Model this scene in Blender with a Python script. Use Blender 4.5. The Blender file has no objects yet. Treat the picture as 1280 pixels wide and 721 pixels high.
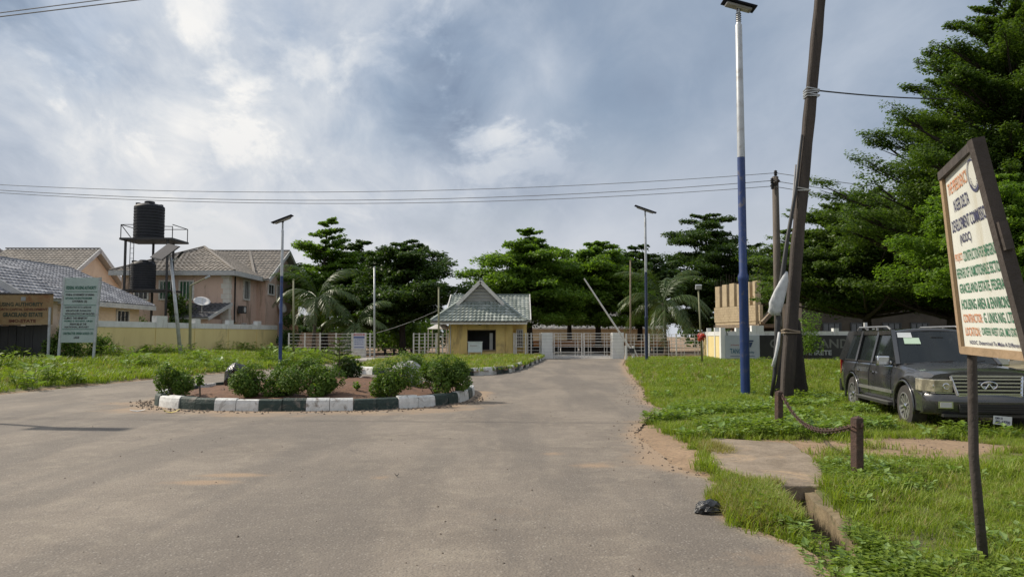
import bpy, bmesh, math, random
import numpy as np
from mathutils import Vector, Matrix
R_ = math.radians
SC = bpy.context.scene
COL = SC.collection
random.seed(7)

# ------------------------------------------------------------------ camera
FPX, HOR, CAMH = 960.0, 420.0, 1.7
PITCH = math.atan((HOR - 360.5) / FPX)
cd = bpy.data.cameras.new('camera')
cd.sensor_width = 36.0
cd.lens = 36.0 * FPX / 1280.0
cd.clip_start = 0.1
cd.clip_end = 3000
cam = bpy.data.objects.new('camera', cd)
cam.location = (0, 0, CAMH)
cam.rotation_euler = (math.pi / 2 + PITCH, 0, 0)
COL.objects.link(cam)
SC.camera = cam

# ------------------------------------------------------------------ sun and sky
SUN_AZ = R_(-68)      # measured from +Y, negative = to the left
SUN_EL = R_(41)
sdir = Vector((math.sin(SUN_AZ) * math.cos(SUN_EL), math.cos(SUN_AZ) * math.cos(SUN_EL), math.sin(SUN_EL)))
sl = bpy.data.lights.new('sun', 'SUN')
sl.energy = 4.8
sl.angle = R_(0.8)
sl.color = (1.0, 0.91, 0.77)
so = bpy.data.objects.new('sun', sl)
so.rotation_euler = (-sdir).to_track_quat('-Z', 'Y').to_euler()
so.location = (-40, 20, 60)
COL.objects.link(so)

SC.view_settings.view_transform = 'Standard'
SC.view_settings.look = 'None'
SC.view_settings.exposure = 0.0
SC.view_settings.gamma = 1.0
SC.view_settings.use_curve_mapping = False

def build_world():
    w = bpy.data.worlds.new('World')
    SC.world = w
    w.use_nodes = True
    nt = w.node_tree
    N, L = nt.nodes, nt.links
    N.clear()
    out = N.new('ShaderNodeOutputWorld')
    bg = N.new('ShaderNodeBackground')
    bg.inputs['Strength'].default_value = 0.1
    L.new(bg.outputs[0], out.inputs[0])
    sky = N.new('ShaderNodeTexSky')
    sky.sky_type = 'NISHITA'
    sky.sun_disc = False
    sky.sun_elevation = SUN_EL
    sky.sun_rotation = SUN_AZ
    sky.air_density = 1.2
    sky.dust_density = 2.0
    tc = N.new('ShaderNodeTexCoord')
    sep = N.new('ShaderNodeSeparateXYZ')
    L.new(tc.outputs['Generated'], sep.inputs[0])
    def M(op, a, b=None, c=None, clamp=False):
        n = N.new('ShaderNodeMath'); n.operation = op; n.use_clamp = clamp
        for i, v in enumerate((a, b, c)):
            if v is None: continue
            if isinstance(v, (int, float)): n.inputs[i].default_value = v
            else: L.new(v, n.inputs[i])
        return n.outputs[0]
    zz = M('ADD', M('MAXIMUM', sep.outputs[2], 0.0), 0.42)
    px = M('DIVIDE', sep.outputs[0], zz)
    py = M('DIVIDE', sep.outputs[1], zz)
    cmb = N.new('ShaderNodeCombineXYZ')
    L.new(px, cmb.inputs[0]); L.new(py, cmb.inputs[1])
    def noise(scale, detail, rough, dist, off, sc=(1, 1, 1), rz=0.0):
        m = N.new('ShaderNodeMapping')
        m.inputs['Location'].default_value = off
        m.inputs['Rotation'].default_value = (0, 0, rz)
        m.inputs['Scale'].default_value = sc
        L.new(cmb.outputs[0], m.inputs[0])
        n = N.new('ShaderNodeTexNoise')
        n.inputs['Scale'].default_value = scale
        n.inputs['Detail'].default_value = detail
        n.inputs['Roughness'].default_value = rough
        n.inputs['Distortion'].default_value = dist
        L.new(m.outputs[0], n.inputs['Vector'])
        return n.outputs['Fac']
    def ramp(v, stops):
        r = N.new('ShaderNodeValToRGB')
        els = r.color_ramp.elements
        while len(els) < len(stops): els.new(0.5)
        for e, (p, c) in zip(els, stops):
            e.position = p
            e.color = (c if isinstance(c, tuple) else (c, c, c)) + (1,)
        L.new(v, r.inputs[0])
        return r.outputs[0]
    def mix(f, a, b, mode='MIX'):
        n = N.new('ShaderNodeMix'); n.data_type = 'RGBA'; n.blend_type = mode
        if isinstance(f, (int, float)): n.inputs[0].default_value = f
        else: L.new(f, n.inputs[0])
        for i, v in ((6, a), (7, b)):
            if isinstance(v, tuple): n.inputs[i].default_value = v + (1,)
            else: L.new(v, n.inputs[i])
        return n.outputs[2]
    def cone(px_, py_, inner, outer, sx=1.0):
        # soft region of sky about the direction seen at that place
        u, v = (px_ - 640) / FPX, (360.5 - py_) / FPX
        d = Vector((u, math.cos(PITCH) - v * math.sin(PITCH), math.sin(PITCH) + v * math.cos(PITCH))).normalized()
        dp = N.new('ShaderNodeVectorMath'); dp.operation = 'DOT_PRODUCT'
        L.new(tc.outputs['Generated'], dp.inputs[0]); dp.inputs[1].default_value = d
        mr = N.new('ShaderNodeMapRange'); mr.interpolation_type = 'SMOOTHSTEP'
        L.new(dp.outputs['Value'], mr.inputs[0])
        mr.inputs[1].default_value = math.cos(R_(outer)); mr.inputs[2].default_value = math.cos(R_(inner))
        return mr.outputs[0]
    S = 10.0
    def c(r, g, b): return (r * S, g * S, b * S)
    nA = noise(1.9, 9, 0.52, 0.35, (3.1, 1.7, 0.0), (1.0, 0.75, 1), R_(35))
    nB = noise(6.5, 9, 0.62, 0.6, (7.3, 4.2, 0.0), (1.0, 0.6, 1), R_(40))
    dark = cone(960, 70, 4, 27)
    wB = M('MULTIPLY', M('SUBTRACT', 1.0, M('MULTIPLY', dark, 0.75)), M('SUBTRACT', nB, 0.5))
    wA = M('MULTIPLY', M('SUBTRACT', 1.0, M('MULTIPLY', dark, 0.55)), M('SUBTRACT', nA, 0.5))
    body = M('ADD', M('ADD', M('MULTIPLY', wA, 0.75), M('MULTIPLY', wB, 0.42)), 0.5)
    dark2 = cone(40, 140, 3, 9)
    dark3 = cone(505, 105, 2, 8)
    lite = cone(290, 210, 3, 26)
    lite2 = cone(650, 100, 0.5, 6)
    v = M('SUBTRACT', M('ADD', M('MULTIPLY', M('SUBTRACT', body, 0.5), 1.05), 0.55), M('MULTIPLY', dark, 0.140))
    v = M('SUBTRACT', v, M('MULTIPLY', dark2, 0.10))
    v = M('SUBTRACT', v, M('MULTIPLY', dark3, 0.10))
    v = M('ADD', v, M('MULTIPLY', lite, 0.062))
    v = M('ADD', v, M('MULTIPLY', lite2, 0.07))
    puff = noise(4.6, 10, 0.60, 0.25, (2.0, 9.0, 0.0), (1.0, 0.8, 1), R_(30))
    pr = N.new('ShaderNodeMapRange'); pr.interpolation_type = 'SMOOTHSTEP'
    L.new(puff, pr.inputs[0]); pr.inputs[1].default_value = 0.52; pr.inputs[2].default_value = 0.64
    pz = M('MULTIPLY', pr.outputs[0], M('SUBTRACT', 1.0, dark))
    v = M('ADD', v, M('MULTIPLY', pz, 0.095))
    v = M('ADD', v, M('MULTIPLY', M('MULTIPLY', cone(640, 110, 1, 9), pr.outputs[0]), 0.12))
    v = M('SUBTRACT', v, M('MULTIPLY', cone(600, 225, 2, 10), 0.05))
    col = ramp(v, [(0.30, (0.20, 0.26, 0.37)), (0.41, (0.31, 0.385, 0.50)), (0.51, (0.47, 0.535, 0.635)),
                   (0.61, (0.66, 0.70, 0.755)), (0.72, (0.93, 0.92, 0.90))])
    scl = N.new('ShaderNodeVectorMath'); scl.operation = 'SCALE'
    L.new(col, scl.inputs[0]); scl.inputs['Scale'].default_value = S
    # thin places let the blue sky through
    nC = noise(3.0, 6, 0.6, 0.6, (11.0, 2.0, 0.0), (1.0, 0.7, 1), R_(-30))
    thin = ramp(nC, [(0.5, 0.0), (0.75, 0.5)])
    withblue = mix(thin, scl.outputs[0], sky.outputs[0])
    # low haze towards the horizon
    hz = N.new('ShaderNodeMapRange'); hz.interpolation_type = 'SMOOTHSTEP'
    L.new(sep.outputs[2], hz.inputs[0])
    hz.inputs[1].default_value = 0.30; hz.inputs[2].default_value = 0.02
    hz.inputs[3].default_value = 0.0; hz.inputs[4].default_value = 0.88
    fin = mix(hz.outputs[0], withblue, c(0.63, 0.65, 0.695))
    L.new(fin, bg.inputs['Color'])
build_world()

# ------------------------------------------------------------------ placing helpers
def W(px, py, Y):
    """point at distance Y in front of the camera that stands at that place of the photograph"""
    u, v = (px - 640) / FPX, (360.5 - py) / FPX
    dy = math.cos(PITCH) - v * math.sin(PITCH)
    dz = math.sin(PITCH) + v * math.cos(PITCH)
    return Vector((u / dy * Y, Y, CAMH + dz / dy * Y))
def G(px, py, z=0.0):
    u, v = (px - 640) / FPX, (360.5 - py) / FPX
    dy = math.cos(PITCH) - v * math.sin(PITCH)
    dz = math.sin(PITCH) + v * math.cos(PITCH)
    return W(px, py, (z - CAMH) / dz * dy)
def XA(px, Y): return W(px, 430, Y).x
def ZA(py, Y): return W(640, py, Y).z

# ------------------------------------------------------------------ materials
MATS = {}
def newmat(name):
    m = bpy.data.materials.new(name); m.use_nodes = True
    nt = m.node_tree; nt.nodes.clear()
    o = nt.nodes.new('ShaderNodeOutputMaterial')
    b = nt.nodes.new('ShaderNodeBsdfPrincipled')
    nt.links.new(b.outputs[0], o.inputs[0])
    MATS[name] = m
    return m, nt, b, o
def nnode(nt, kind, **kw):
    n = nt.nodes.new(kind)
    for k, v in kw.items():
        if k in n.inputs: n.inputs[k].default_value = v
        else: setattr(n, k, v)
    return n
def mixrgb(nt, f, a, b, mode='MIX'):
    n = nt.nodes.new('ShaderNodeMix'); n.data_type = 'RGBA'; n.blend_type = mode
    for i, v in ((0, f), (6, a), (7, b)):
        if isinstance(v, (int, float)): n.inputs[i].default_value = v
        elif isinstance(v, tuple): n.inputs[i].default_value = v + (1,)
        else: nt.links.new(v, n.inputs[i])
    return n.outputs[2]
def rampf(nt, v, a, b, lo=0.0, hi=1.0):
    n = nt.nodes.new('ShaderNodeMapRange'); n.interpolation_type = 'SMOOTHSTEP'
    nt.links.new(v, n.inputs[0])
    n.inputs[1].default_value = a; n.inputs[2].default_value = b
    n.inputs[3].default_value = lo; n.inputs[4].default_value = hi
    return n.outputs[0]
def ntex(nt, scale, detail=4, rough=0.6, dist=0.0, sc=None):
    tc = nt.nodes.new('ShaderNodeTexCoord')
    vec = tc.outputs['Object']
    if sc:
        m = nt.nodes.new('ShaderNodeMapping'); m.inputs['Scale'].default_value = sc
        nt.links.new(vec, m.inputs[0]); vec = m.outputs[0]
    n = nt.nodes.new('ShaderNodeTexNoise')
    n.inputs['Scale'].default_value = scale; n.inputs['Detail'].default_value = detail
    n.inputs['Roughness'].default_value = rough; n.inputs['Distortion'].default_value = dist
    nt.links.new(vec, n.inputs['Vector'])
    return n.outputs['Fac']
def bump(nt, b, h, strength, dist):
    n = nt.nodes.new('ShaderNodeBump')
    n.inputs['Strength'].default_value = strength; n.inputs['Distance'].default_value = dist
    nt.links.new(h, n.inputs['Height'])
    nt.links.new(n.outputs[0], b.inputs['Normal'])
def pm(name, c1, c2=None, scale=3.0, rough=0.8, metal=0.0, bmp=0.0, bscale=40.0, dirt=None, dirt_amt=0.5, dscale=1.2, sc=None, coat=0.0):
    """general worn surface: two tones mixed by noise, patches of dirt, fine relief"""
    m, nt, b, o = newmat(name)
    c2 = c2 or tuple(x * 0.8 for x in c1)
    f = ntex(nt, scale, 5, 0.65, 0.3, sc)
    col = mixrgb(nt, rampf(nt, f, 0.3, 0.7), c1, c2)
    if dirt:
        d = ntex(nt, dscale, 7, 0.7, 0.8, sc)
        col = mixrgb(nt, rampf(nt, d, 0.52, 0.68, 0.0, dirt_amt), col, dirt)
    nt.links.new(col, b.inputs['Base Color'])
    b.inputs['Roughness'].default_value = rough
    b.inputs['Metallic'].default_value = metal
    if coat: b.inputs['Coat Weight'].default_value = coat
    if bmp:
        bump(nt, b, ntex(nt, bscale, 4, 0.6), bmp, 0.02)
    return m
def leafmat(name, c1, c2, c3=None, trans=0.35, rough=0.5):
    m, nt, b, o = newmat(name)
    g = nt.nodes.new('ShaderNodeNewGeometry')
    n = ntex(nt, 0.45, 3, 0.5)
    f = nt.nodes.new('ShaderNodeMath'); f.operation = 'ADD'
    m1 = nt.nodes.new('ShaderNodeMath'); m1.operation = 'MULTIPLY'; m1.inputs[1].default_value = 0.6
    nt.links.new(g.outputs['Random Per Island'], m1.inputs[0])
    m2 = nt.nodes.new('ShaderNodeMath'); m2.operation = 'MULTIPLY'; m2.inputs[1].default_value = 0.5
    nt.links.new(n, m2.inputs[0])
    nt.links.new(m1.outputs[0], f.inputs[0]); nt.links.new(m2.outputs[0], f.inputs[1])
    col = mixrgb(nt, rampf(nt, f.outputs[0], 0.15, 0.85), c1, c2)
    if c3:
        col = mixrgb(nt, rampf(nt, g.outputs['Random Per Island'], 0.93, 0.97), col, c3)
    nt.links.new(col, b.inputs['Base Color'])
    b.inputs['Roughness'].default_value = rough
    b.inputs['Specular IOR Level'].default_value = 0.35
    tr = nt.nodes.new('ShaderNodeBsdfTranslucent')
    tc = mixrgb(nt, 1.0, col, (1.5, 1.6, 0.6), 'MULTIPLY')
    nt.links.new(tc, tr.inputs[0])
    mx = nt.nodes.new('ShaderNodeMixShader'); mx.inputs[0].default_value = trans
    nt.links.new(b.outputs[0], mx.inputs[1]); nt.links.new(tr.outputs[0], mx.inputs[2])
    nt.links.new(mx.outputs[0], o.inputs[0])
    return m

# ------------------------------------------------------------------ mesh helpers
class MB:
    def __init__(s): s.v = []; s.f = []
    def add(s, vs, fs):
        n = len(s.v)
        s.v += [tuple(x) for x in vs]
        s.f += [tuple(i + n for i in f) for f in fs]
        return s
    def box(s, c, d, rot=None):
        x, y, z = (k / 2 for k in d)
        vs = [Vector((a, b, e)) for a in (-x, x) for b in (-y, y) for e in (-z, z)]
        if rot is not None: vs = [rot @ q for q in vs]
        vs = [q + Vector(c) for q in vs]
        return s.add(vs, [(0, 1, 3, 2), (4, 6, 7, 5), (0, 4, 5, 1), (2, 3, 7, 6), (0, 2, 6, 4), (1, 5, 7, 3)])
    def bx(s, x0, x1, y0, y1, z0, z1):
        return s.box(((x0 + x1) / 2, (y0 + y1) / 2, (z0 + z1) / 2), (abs(x1 - x0), abs(y1 - y0), abs(z1 - z0)))
    def beam(s, p0, p1, w, h, up=(0, 0, 1)):
        p0, p1 = Vector(p0), Vector(p1)
        d = (p1 - p0); L = d.length; d.normalize()
        u = Vector(up)
        if abs(d.dot(u)) > 0.98: u = Vector((0, 1, 0))
        a = d.cross(u).normalized(); b = a.cross(d).normalized()
        vs = []
        for p in (p0, p1):
            for sa, sb in ((-1, -1), (1, -1), (1, 1), (-1, 1)):
                vs.append(p + a * sa * w / 2 + b * sb * h / 2)
        return s.add(vs, [(3, 2, 1, 0), (4, 5, 6, 7), (0, 1, 5, 4), (1, 2, 6, 5), (2, 3, 7, 6), (3, 0, 4, 7)])
    def tube(s, pts, rad, n=8, cap=True):
        pts = [Vector(p) for p in pts]
        if isinstance(rad, (int, float)): rad = [rad] * len(pts)
        base = len(s.v)
        prev = None
        for i, p in enumerate(pts):
            d = (pts[min(i + 1, len(pts) - 1)] - pts[max(i - 1, 0)])
            d = d.normalized() if d.length > 1e-9 else Vector((0, 0, 1))
            ref = prev if prev is not None else (Vector((0, 1, 0)) if abs(d.y) < 0.9 else Vector((1, 0, 0)))
            a = (ref - d * ref.dot(d)).normalized(); prev = a
            b = d.cross(a)
            for k in range(n):
                t = 2 * math.pi * k / n
                s.v.append(tuple(p + (a * math.cos(t) + b * math.sin(t)) * rad[i]))
        for i in range(len(pts) - 1):
            for k in range(n):
                k2 = (k + 1) % n
                s.f.append((base + i * n + k, base + i * n + k2, base + (i + 1) * n + k2, base + (i + 1) * n + k))
        if cap:
            s.f.append(tuple(base + k for k in reversed(range(n))))
            s.f.append(tuple(base + (len(pts) - 1) * n + k for k in range(n)))
        return s
    def lathe(s, prof, c=(0, 0, 0), n=24, axis='Z', cap=True):
        base = len(s.v)
        c = Vector(c)
        for r, z in prof:
            for k in range(n):
                t = 2 * math.pi * k / n
                p = (r * math.cos(t), r * math.sin(t), z) if axis == 'Z' else ((z, r * math.cos(t), r * math.sin(t)) if axis == 'X' else (r * math.cos(t), z, r * math.sin(t)))
                s.v.append(tuple(Vector(p) + c))
        m = len(prof)
        for i in range(m - 1):
            for k in range(n):
                k2 = (k + 1) % n
                s.f.append((base + i * n + k, base + i * n + k2, base + (i + 1) * n + k2, base + (i + 1) * n + k))
        if cap:
            s.f.append(tuple(base + k for k in reversed(range(n))))
            s.f.append(tuple(base + (m - 1) * n + k for k in range(n)))
        return s
    def quad(s, a, b, c, d): return s.add([a, b, c, d], [(0, 1, 2, 3)])
    def prism(s, poly, off):
        n = len(poly); off = Vector(off)
        vs = [Vector(p) for p in poly] + [Vector(p) + off for p in poly]
        fs = [tuple(reversed(range(n))), tuple(range(n, 2 * n))]
        fs += [(i, (i + 1) % n, n + (i + 1) % n, n + i) for i in range(n)]
        return s.add(vs, fs)
    def mesh(s, name, org=(0, 0, 0), fix=True):
        o = Vector(org)
        me = bpy.data.meshes.new(name)
        me.from_pydata([(a - o.x, b - o.y, c - o.z) for a, b, c in s.v], [], s.f)
        if fix:
            bm = bmesh.new(); bm.from_mesh(me)
            bmesh.ops.recalc_face_normals(bm, faces=bm.faces)
            bm.to_mesh(me); bm.free()
        me.update()
        return me
def fast_mesh(name, verts, quads, org=(0, 0, 0)):
    me = bpy.data.meshes.new(name)
    v = np.asarray(verts, dtype=np.float32) - np.asarray(org, dtype=np.float32)
    q = np.asarray(quads, dtype=np.int32)
    k = q.shape[1]
    me.vertices.add(len(v)); me.vertices.foreach_set('co', v.ravel())
    me.loops.add(q.size); me.loops.foreach_set('vertex_index', q.ravel())
    me.polygons.add(len(q))
    me.polygons.foreach_set('loop_start', np.arange(0, q.size, k, dtype=np.int32))
    me.polygons.foreach_set('loop_total', np.full(len(q), k, dtype=np.int32))
    me.update(calc_edges=True)
    return me
ORG = {}
def tag(o, label=None, cat=None, group=None, kind=None):
    if label: o['label'] = label
    if cat: o['category'] = cat
    if group: o['group'] = group
    if kind: o['kind'] = kind
    return o
def thing(name, label, cat, loc, group=None, rz=0.0):
    o = bpy.data.objects.new(name, None); COL.objects.link(o)
    o.location = loc; o.rotation_euler = (0, 0, rz); o.empty_display_size = 0.3
    tag(o, label, cat, group)
    ORG[o.name] = Vector(loc)
    return o
def put(name, data, mat=None, parent=None, smooth=False, label=None, local=False, kind=None):
    """link one mesh object; world coordinates are turned into the parent's"""
    org = ORG.get(parent.name, Vector((0, 0, 0))) if (parent and not local) else Vector((0, 0, 0))
    me = data.mesh(name, org) if isinstance(data, MB) else data
    o = bpy.data.objects.new(name, me); COL.objects.link(o)
    if mat is not None:
        if not me.materials: me.materials.append(mat)
    if parent: o.parent = parent
    ORG[o.name] = org
    if smooth:
        me.polygons.foreach_set('use_smooth', [True] * len(me.polygons))
    if label: o['label'] = label
    if kind: o['kind'] = kind
    return o
def smooth_angle(o, deg=35):
    me = o.data
    me.polygons.foreach_set('use_smooth', [True] * len(me.polygons))
    me.set_sharp_from_angle(angle=R_(deg))
def bevel(o, w=0.01, seg=1):
    m = o.modifiers.new('bevel', 'BEVEL'); m.width = w; m.segments = seg; m.limit_method = 'ANGLE'
    return o
def copy_tree(o, parent=None):
    c = o.copy(); COL.objects.link(c)
    if parent: c.parent = parent
    for ch in list(o.children): copy_tree(ch, c)
    return c
_tc = {}
def text_geo(txt, bold=0.0):
    k = (txt, bold)
    if k not in _tc:
        cu = bpy.data.curves.new('t', 'FONT'); cu.body = txt; cu.offset = bold; cu.resolution_u = 2
        ob = bpy.data.objects.new('t', cu)
        me = bpy.data.meshes.new_from_object(ob)
        v = np.array([tuple(x.co) for x in me.vertices]) if len(me.vertices) else np.zeros((1, 3))
        f = [tuple(p.vertices) for p in me.polygons]
        mn, mx = v.min(0), v.max(0)
        v = (v - mn) / np.maximum(mx - mn, 1e-6)
        bpy.data.objects.remove(ob); bpy.data.meshes.remove(me)
        _tc[k] = (v, f)
    return _tc[k]
def put_text(parent, quad, txt, u0, v0, u1, v1, mat, off=0.006, bold=0.012, name='lettering'):
    """one line of flat print laid on the board whose corners are BL, BR, TR, TL"""
    BL, BR, TR, TL = (Vector(q) for q in quad)
    nrm = (BR - BL).cross(TL - BL).normalized()
    v, f = text_geo(txt, bold)
    mb = MB()
    vs = []
    for p in v:
        u = u0 + (u1 - u0) * p[0]; w = v0 + (v1 - v0) * p[1]
        vs.append(BL * (1 - u) * (1 - w) + BR * u * (1 - w) + TR * u * w + TL * (1 - u) * w + nrm * off)
    mb.add(vs, f)
    org = ORG.get(parent.name, Vector((0, 0, 0)))
    return put(name, mb.mesh(name, org, fix=False), mat, parent)
def rects_on(quad, rects, off):
    BL, BR, TR, TL = (Vector(q) for q in quad)
    nrm = (BR - BL).cross(TL - BL).normalized()
    P = lambda u, w: BL * (1 - u) * (1 - w) + BR * u * (1 - w) + TR * u * w + TL * (1 - u) * w + nrm * off
    mb = MB()
    for u0, v0, u1, v1 in rects: mb.quad(P(u0, v0), P(u1, v0), P(u1, v1), P(u0, v1))
    return mb
def sm(t):
    t = np.clip(t, 0, 1); return t * t * (3 - 2 * t)
def vnoise(x, y, s=1.0, seed=0):
    x = np.asarray(x) * s + seed * 13.7; y = np.asarray(y) * s + seed * 7.1
    return (np.sin(x * 1.3 + 1.7 * np.sin(y * 0.9)) + np.sin(y * 1.7 + 2.1 * np.sin(x * 0.7 + 1.3)) +
            0.6 * np.sin(x * 3.1 + y * 2.3) + 0.5 * np.sin(y * 4.3 - x * 2.9 + 0.5) + 0.3 * np.sin(x * 7.7 + 3 * np.sin(y * 5.1))) / 3.4

# ------------------------------------------------------------------ the lie of the land
R_Y = [-6, 5.4, 6.23, 7.0, 7.2, 8.16, 9.17, 9.6, 9.95, 11.5, 13.27, 15.25, 17.0, 18.2, 19.4, 25, 32.6, 45.3, 58, 62]
R_X = [2.15, 2.28, 2.36, 2.1, 2.0, 2.14, 2.44, 2.3, 2.12, 2.15, 2.10, 2.6, 3.5, 3.6, 3.4, 4.2, 5.0, 6.5, 8.55, 8.6]
E_Y = [-6, 5.4, 6.2, 7.0, 8.2, 8.5, 12.4, 13.5, 15.25, 17.2, 19.4, 25, 33, 45, 58, 80]
E_X = [2.35, 2.42, 2.47, 2.05, 2.1, 2.3, 2.8, 2.65, 2.65, 3.65, 3.5, 4.35, 5.2, 6.7, 8.7, 8.7]
L_Y = [-6, 5, 17, 20, 22.4, 32.6, 38.9, 46, 58, 62]
L_X = [-18.5, -17, -15.6, -15.2, -14.9, -13.9, -12.4, -11.3, -10.6, -10.5]
def Rf(y): return np.interp(y, R_Y, R_X)
def Ef(y): return np.interp(y, E_Y, E_X)
def Lf(y): return np.interp(y, L_Y, L_X)
TR_Y0, TR_Y1 = 2.0, 8.9
def shear(y): return 0.145 * (np.clip(y, 0, 14) - 5.4)
TS0, TS1 = 2.33, 2.82
def hgt(x, y):
    x = np.asarray(x, dtype=float); y = np.asarray(y, dtype=float)
    dR = x - Rf(y); dL = Lf(y) - x
    far = 1 - sm((y - 58.3) / 1.5)
    farL = 1 - sm((y - 66) / 6)
    h = np.full(np.broadcast(x, y).shape, -0.03)
    hr = -0.03 + sm(dR / 0.35) * 0.05 + sm((dR - 0.3) / 1.6) * 0.05 + 0.02 * vnoise(x, y, 1.1) * sm(dR)
    hl = -0.03 + sm(dL / 0.5) * 0.12 + sm(dL / 9) * 0.40 + 0.03 * vnoise(x, y, 0.8, 2) * sm(dL)
    h = np.where(dR > 0, hr * far + (-0.03) * (1 - far), h)
    h = np.where(dL > 0, hl * np.where(x < -15, farL, far) + (-0.03) * (1 - np.where(x < -15, farL, far)), h)
    return h
def H(x, y): return float(hgt(x, y))
SLAB = [(3.15, 12.4), (4.22, 11.75), (3.95, 10.0), (3.42, 8.42), (2.78, 8.42), (2.55, 9.9)]
def inpoly(x, y, poly):
    x = np.asarray(x); y = np.asarray(y)
    c = np.zeros(x.shape, bool)
    n = len(poly)
    for i in range(n):
        x0, y0 = poly[i]; x1, y1 = poly[(i + 1) % n]
        t = (y0 > y) != (y1 > y)
        with np.errstate(divide='ignore', invalid='ignore'):
            xi = (x1 - x0) * (y - y0) / (y1 - y0 + 1e-12) + x0
        c ^= t & (x < xi)
    return c
GI = [(-7.6, 36.2), (-7.2, 35.0), (-6.0, 34.0), (-4, 33.3), (-1.9, 33.0), (-0.9, 33.8), (-0.1, 36.0), (0.45, 39.5), (1.1, 45), (1.8, 51), (2.35, 57.2), (2.35, 60), (-7.9, 60), (-7.9, 45)]
def grassy(x, y):
    """1 where grass grows, 0 on bare sand"""
    x = np.asarray(x, dtype=float); y = np.asarray(y, dtype=float)
    n = vnoise(x, y, 1.6, 1); n2 = vnoise(x, y, 4.0, 3)
    d = x - Ef(y) + 0.14 * n2
    g = sm(d / 0.18 + 0.5)
    strip0 = 9.95 - 0.10 * (x - 4) + 0.22 * n2; strip1 = 11.8 + 0.22 * np.maximum(x - 5, 0) + 0.22 * n
    bare = sm((y - strip0) / 0.3) * (1 - sm((y - strip1) / 0.9)) * sm((x - 3.3) / 0.3)
    patch = sm((n + 0.15 - 0.05 * x * 0 ) / 0.5)
    right_soft = sm((x - 6.0) / 1.5)
    bare = bare * (1 - 0.6 * right_soft * patch) * (1 - 0.35 * patch)
    g = g * (1 - bare)
    car = inpoly(x, y, [(7.3, 13.2), (9.6, 13.2), (10.1, 18.8), (7.7, 18.8)])
    g = np.where(car, g * 0.35, g)
    g = np.where(inpoly(x, y, SLAB), 0, g)
    g = g * np.where(y > 58.5, 0.0, 1.0)
    dl = Lf(y) - x + 0.1 * n2
    gl = sm((dl - 0.15) / 0.25) * np.where(y > 66, 0.3, 1.0)
    path = (x > -17.5) & (y > 57)
    gl = np.where(path, 0, gl)
    gl = gl * (1 - 0.8 * sm(1 - (((x + 15.6) / 1.6) ** 2 + ((y - 34.5) / 1.6) ** 2)))
    return np.clip(np.where(x > 0, g, gl), 0, 1)

# ------------------------------------------------------------------ ground and road materials
def ground_mat():
    m, nt, b, o = newmat('sandy_ground')
    a = nt.nodes.new('ShaderNodeAttribute'); a.attribute_name = 'grassy'
    f1 = ntex(nt, 1.3, 7, 0.7, 0.4); f2 = ntex(nt, 14, 5, 0.7); f3 = ntex(nt, 90, 3, 0.7)
    sand = mixrgb(nt, rampf(nt, f1, 0.35, 0.65), (0.33, 0.225, 0.14), (0.25, 0.165, 0.10))
    sand = mixrgb(nt, rampf(nt, f2, 0.42, 0.64, 0, 0.85), sand, (0.19, 0.135, 0.085))
    soil = mixrgb(nt, rampf(nt, f2, 0.35, 0.65), (0.075, 0.085, 0.028), (0.12, 0.11, 0.045))
    col = mixrgb(nt, rampf(nt, a.outputs['Fac'], 0.25, 0.75), sand, soil)
    col = mixrgb(nt, rampf(nt, f3, 0.55, 0.8, 0, 0.5), col, (0.10, 0.075, 0.055))
    nt.links.new(col, b.inputs['Base Color']); b.inputs['Roughness'].default_value = 0.95
    bump(nt, b, f2, 0.5, 0.04)
    return m
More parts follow.
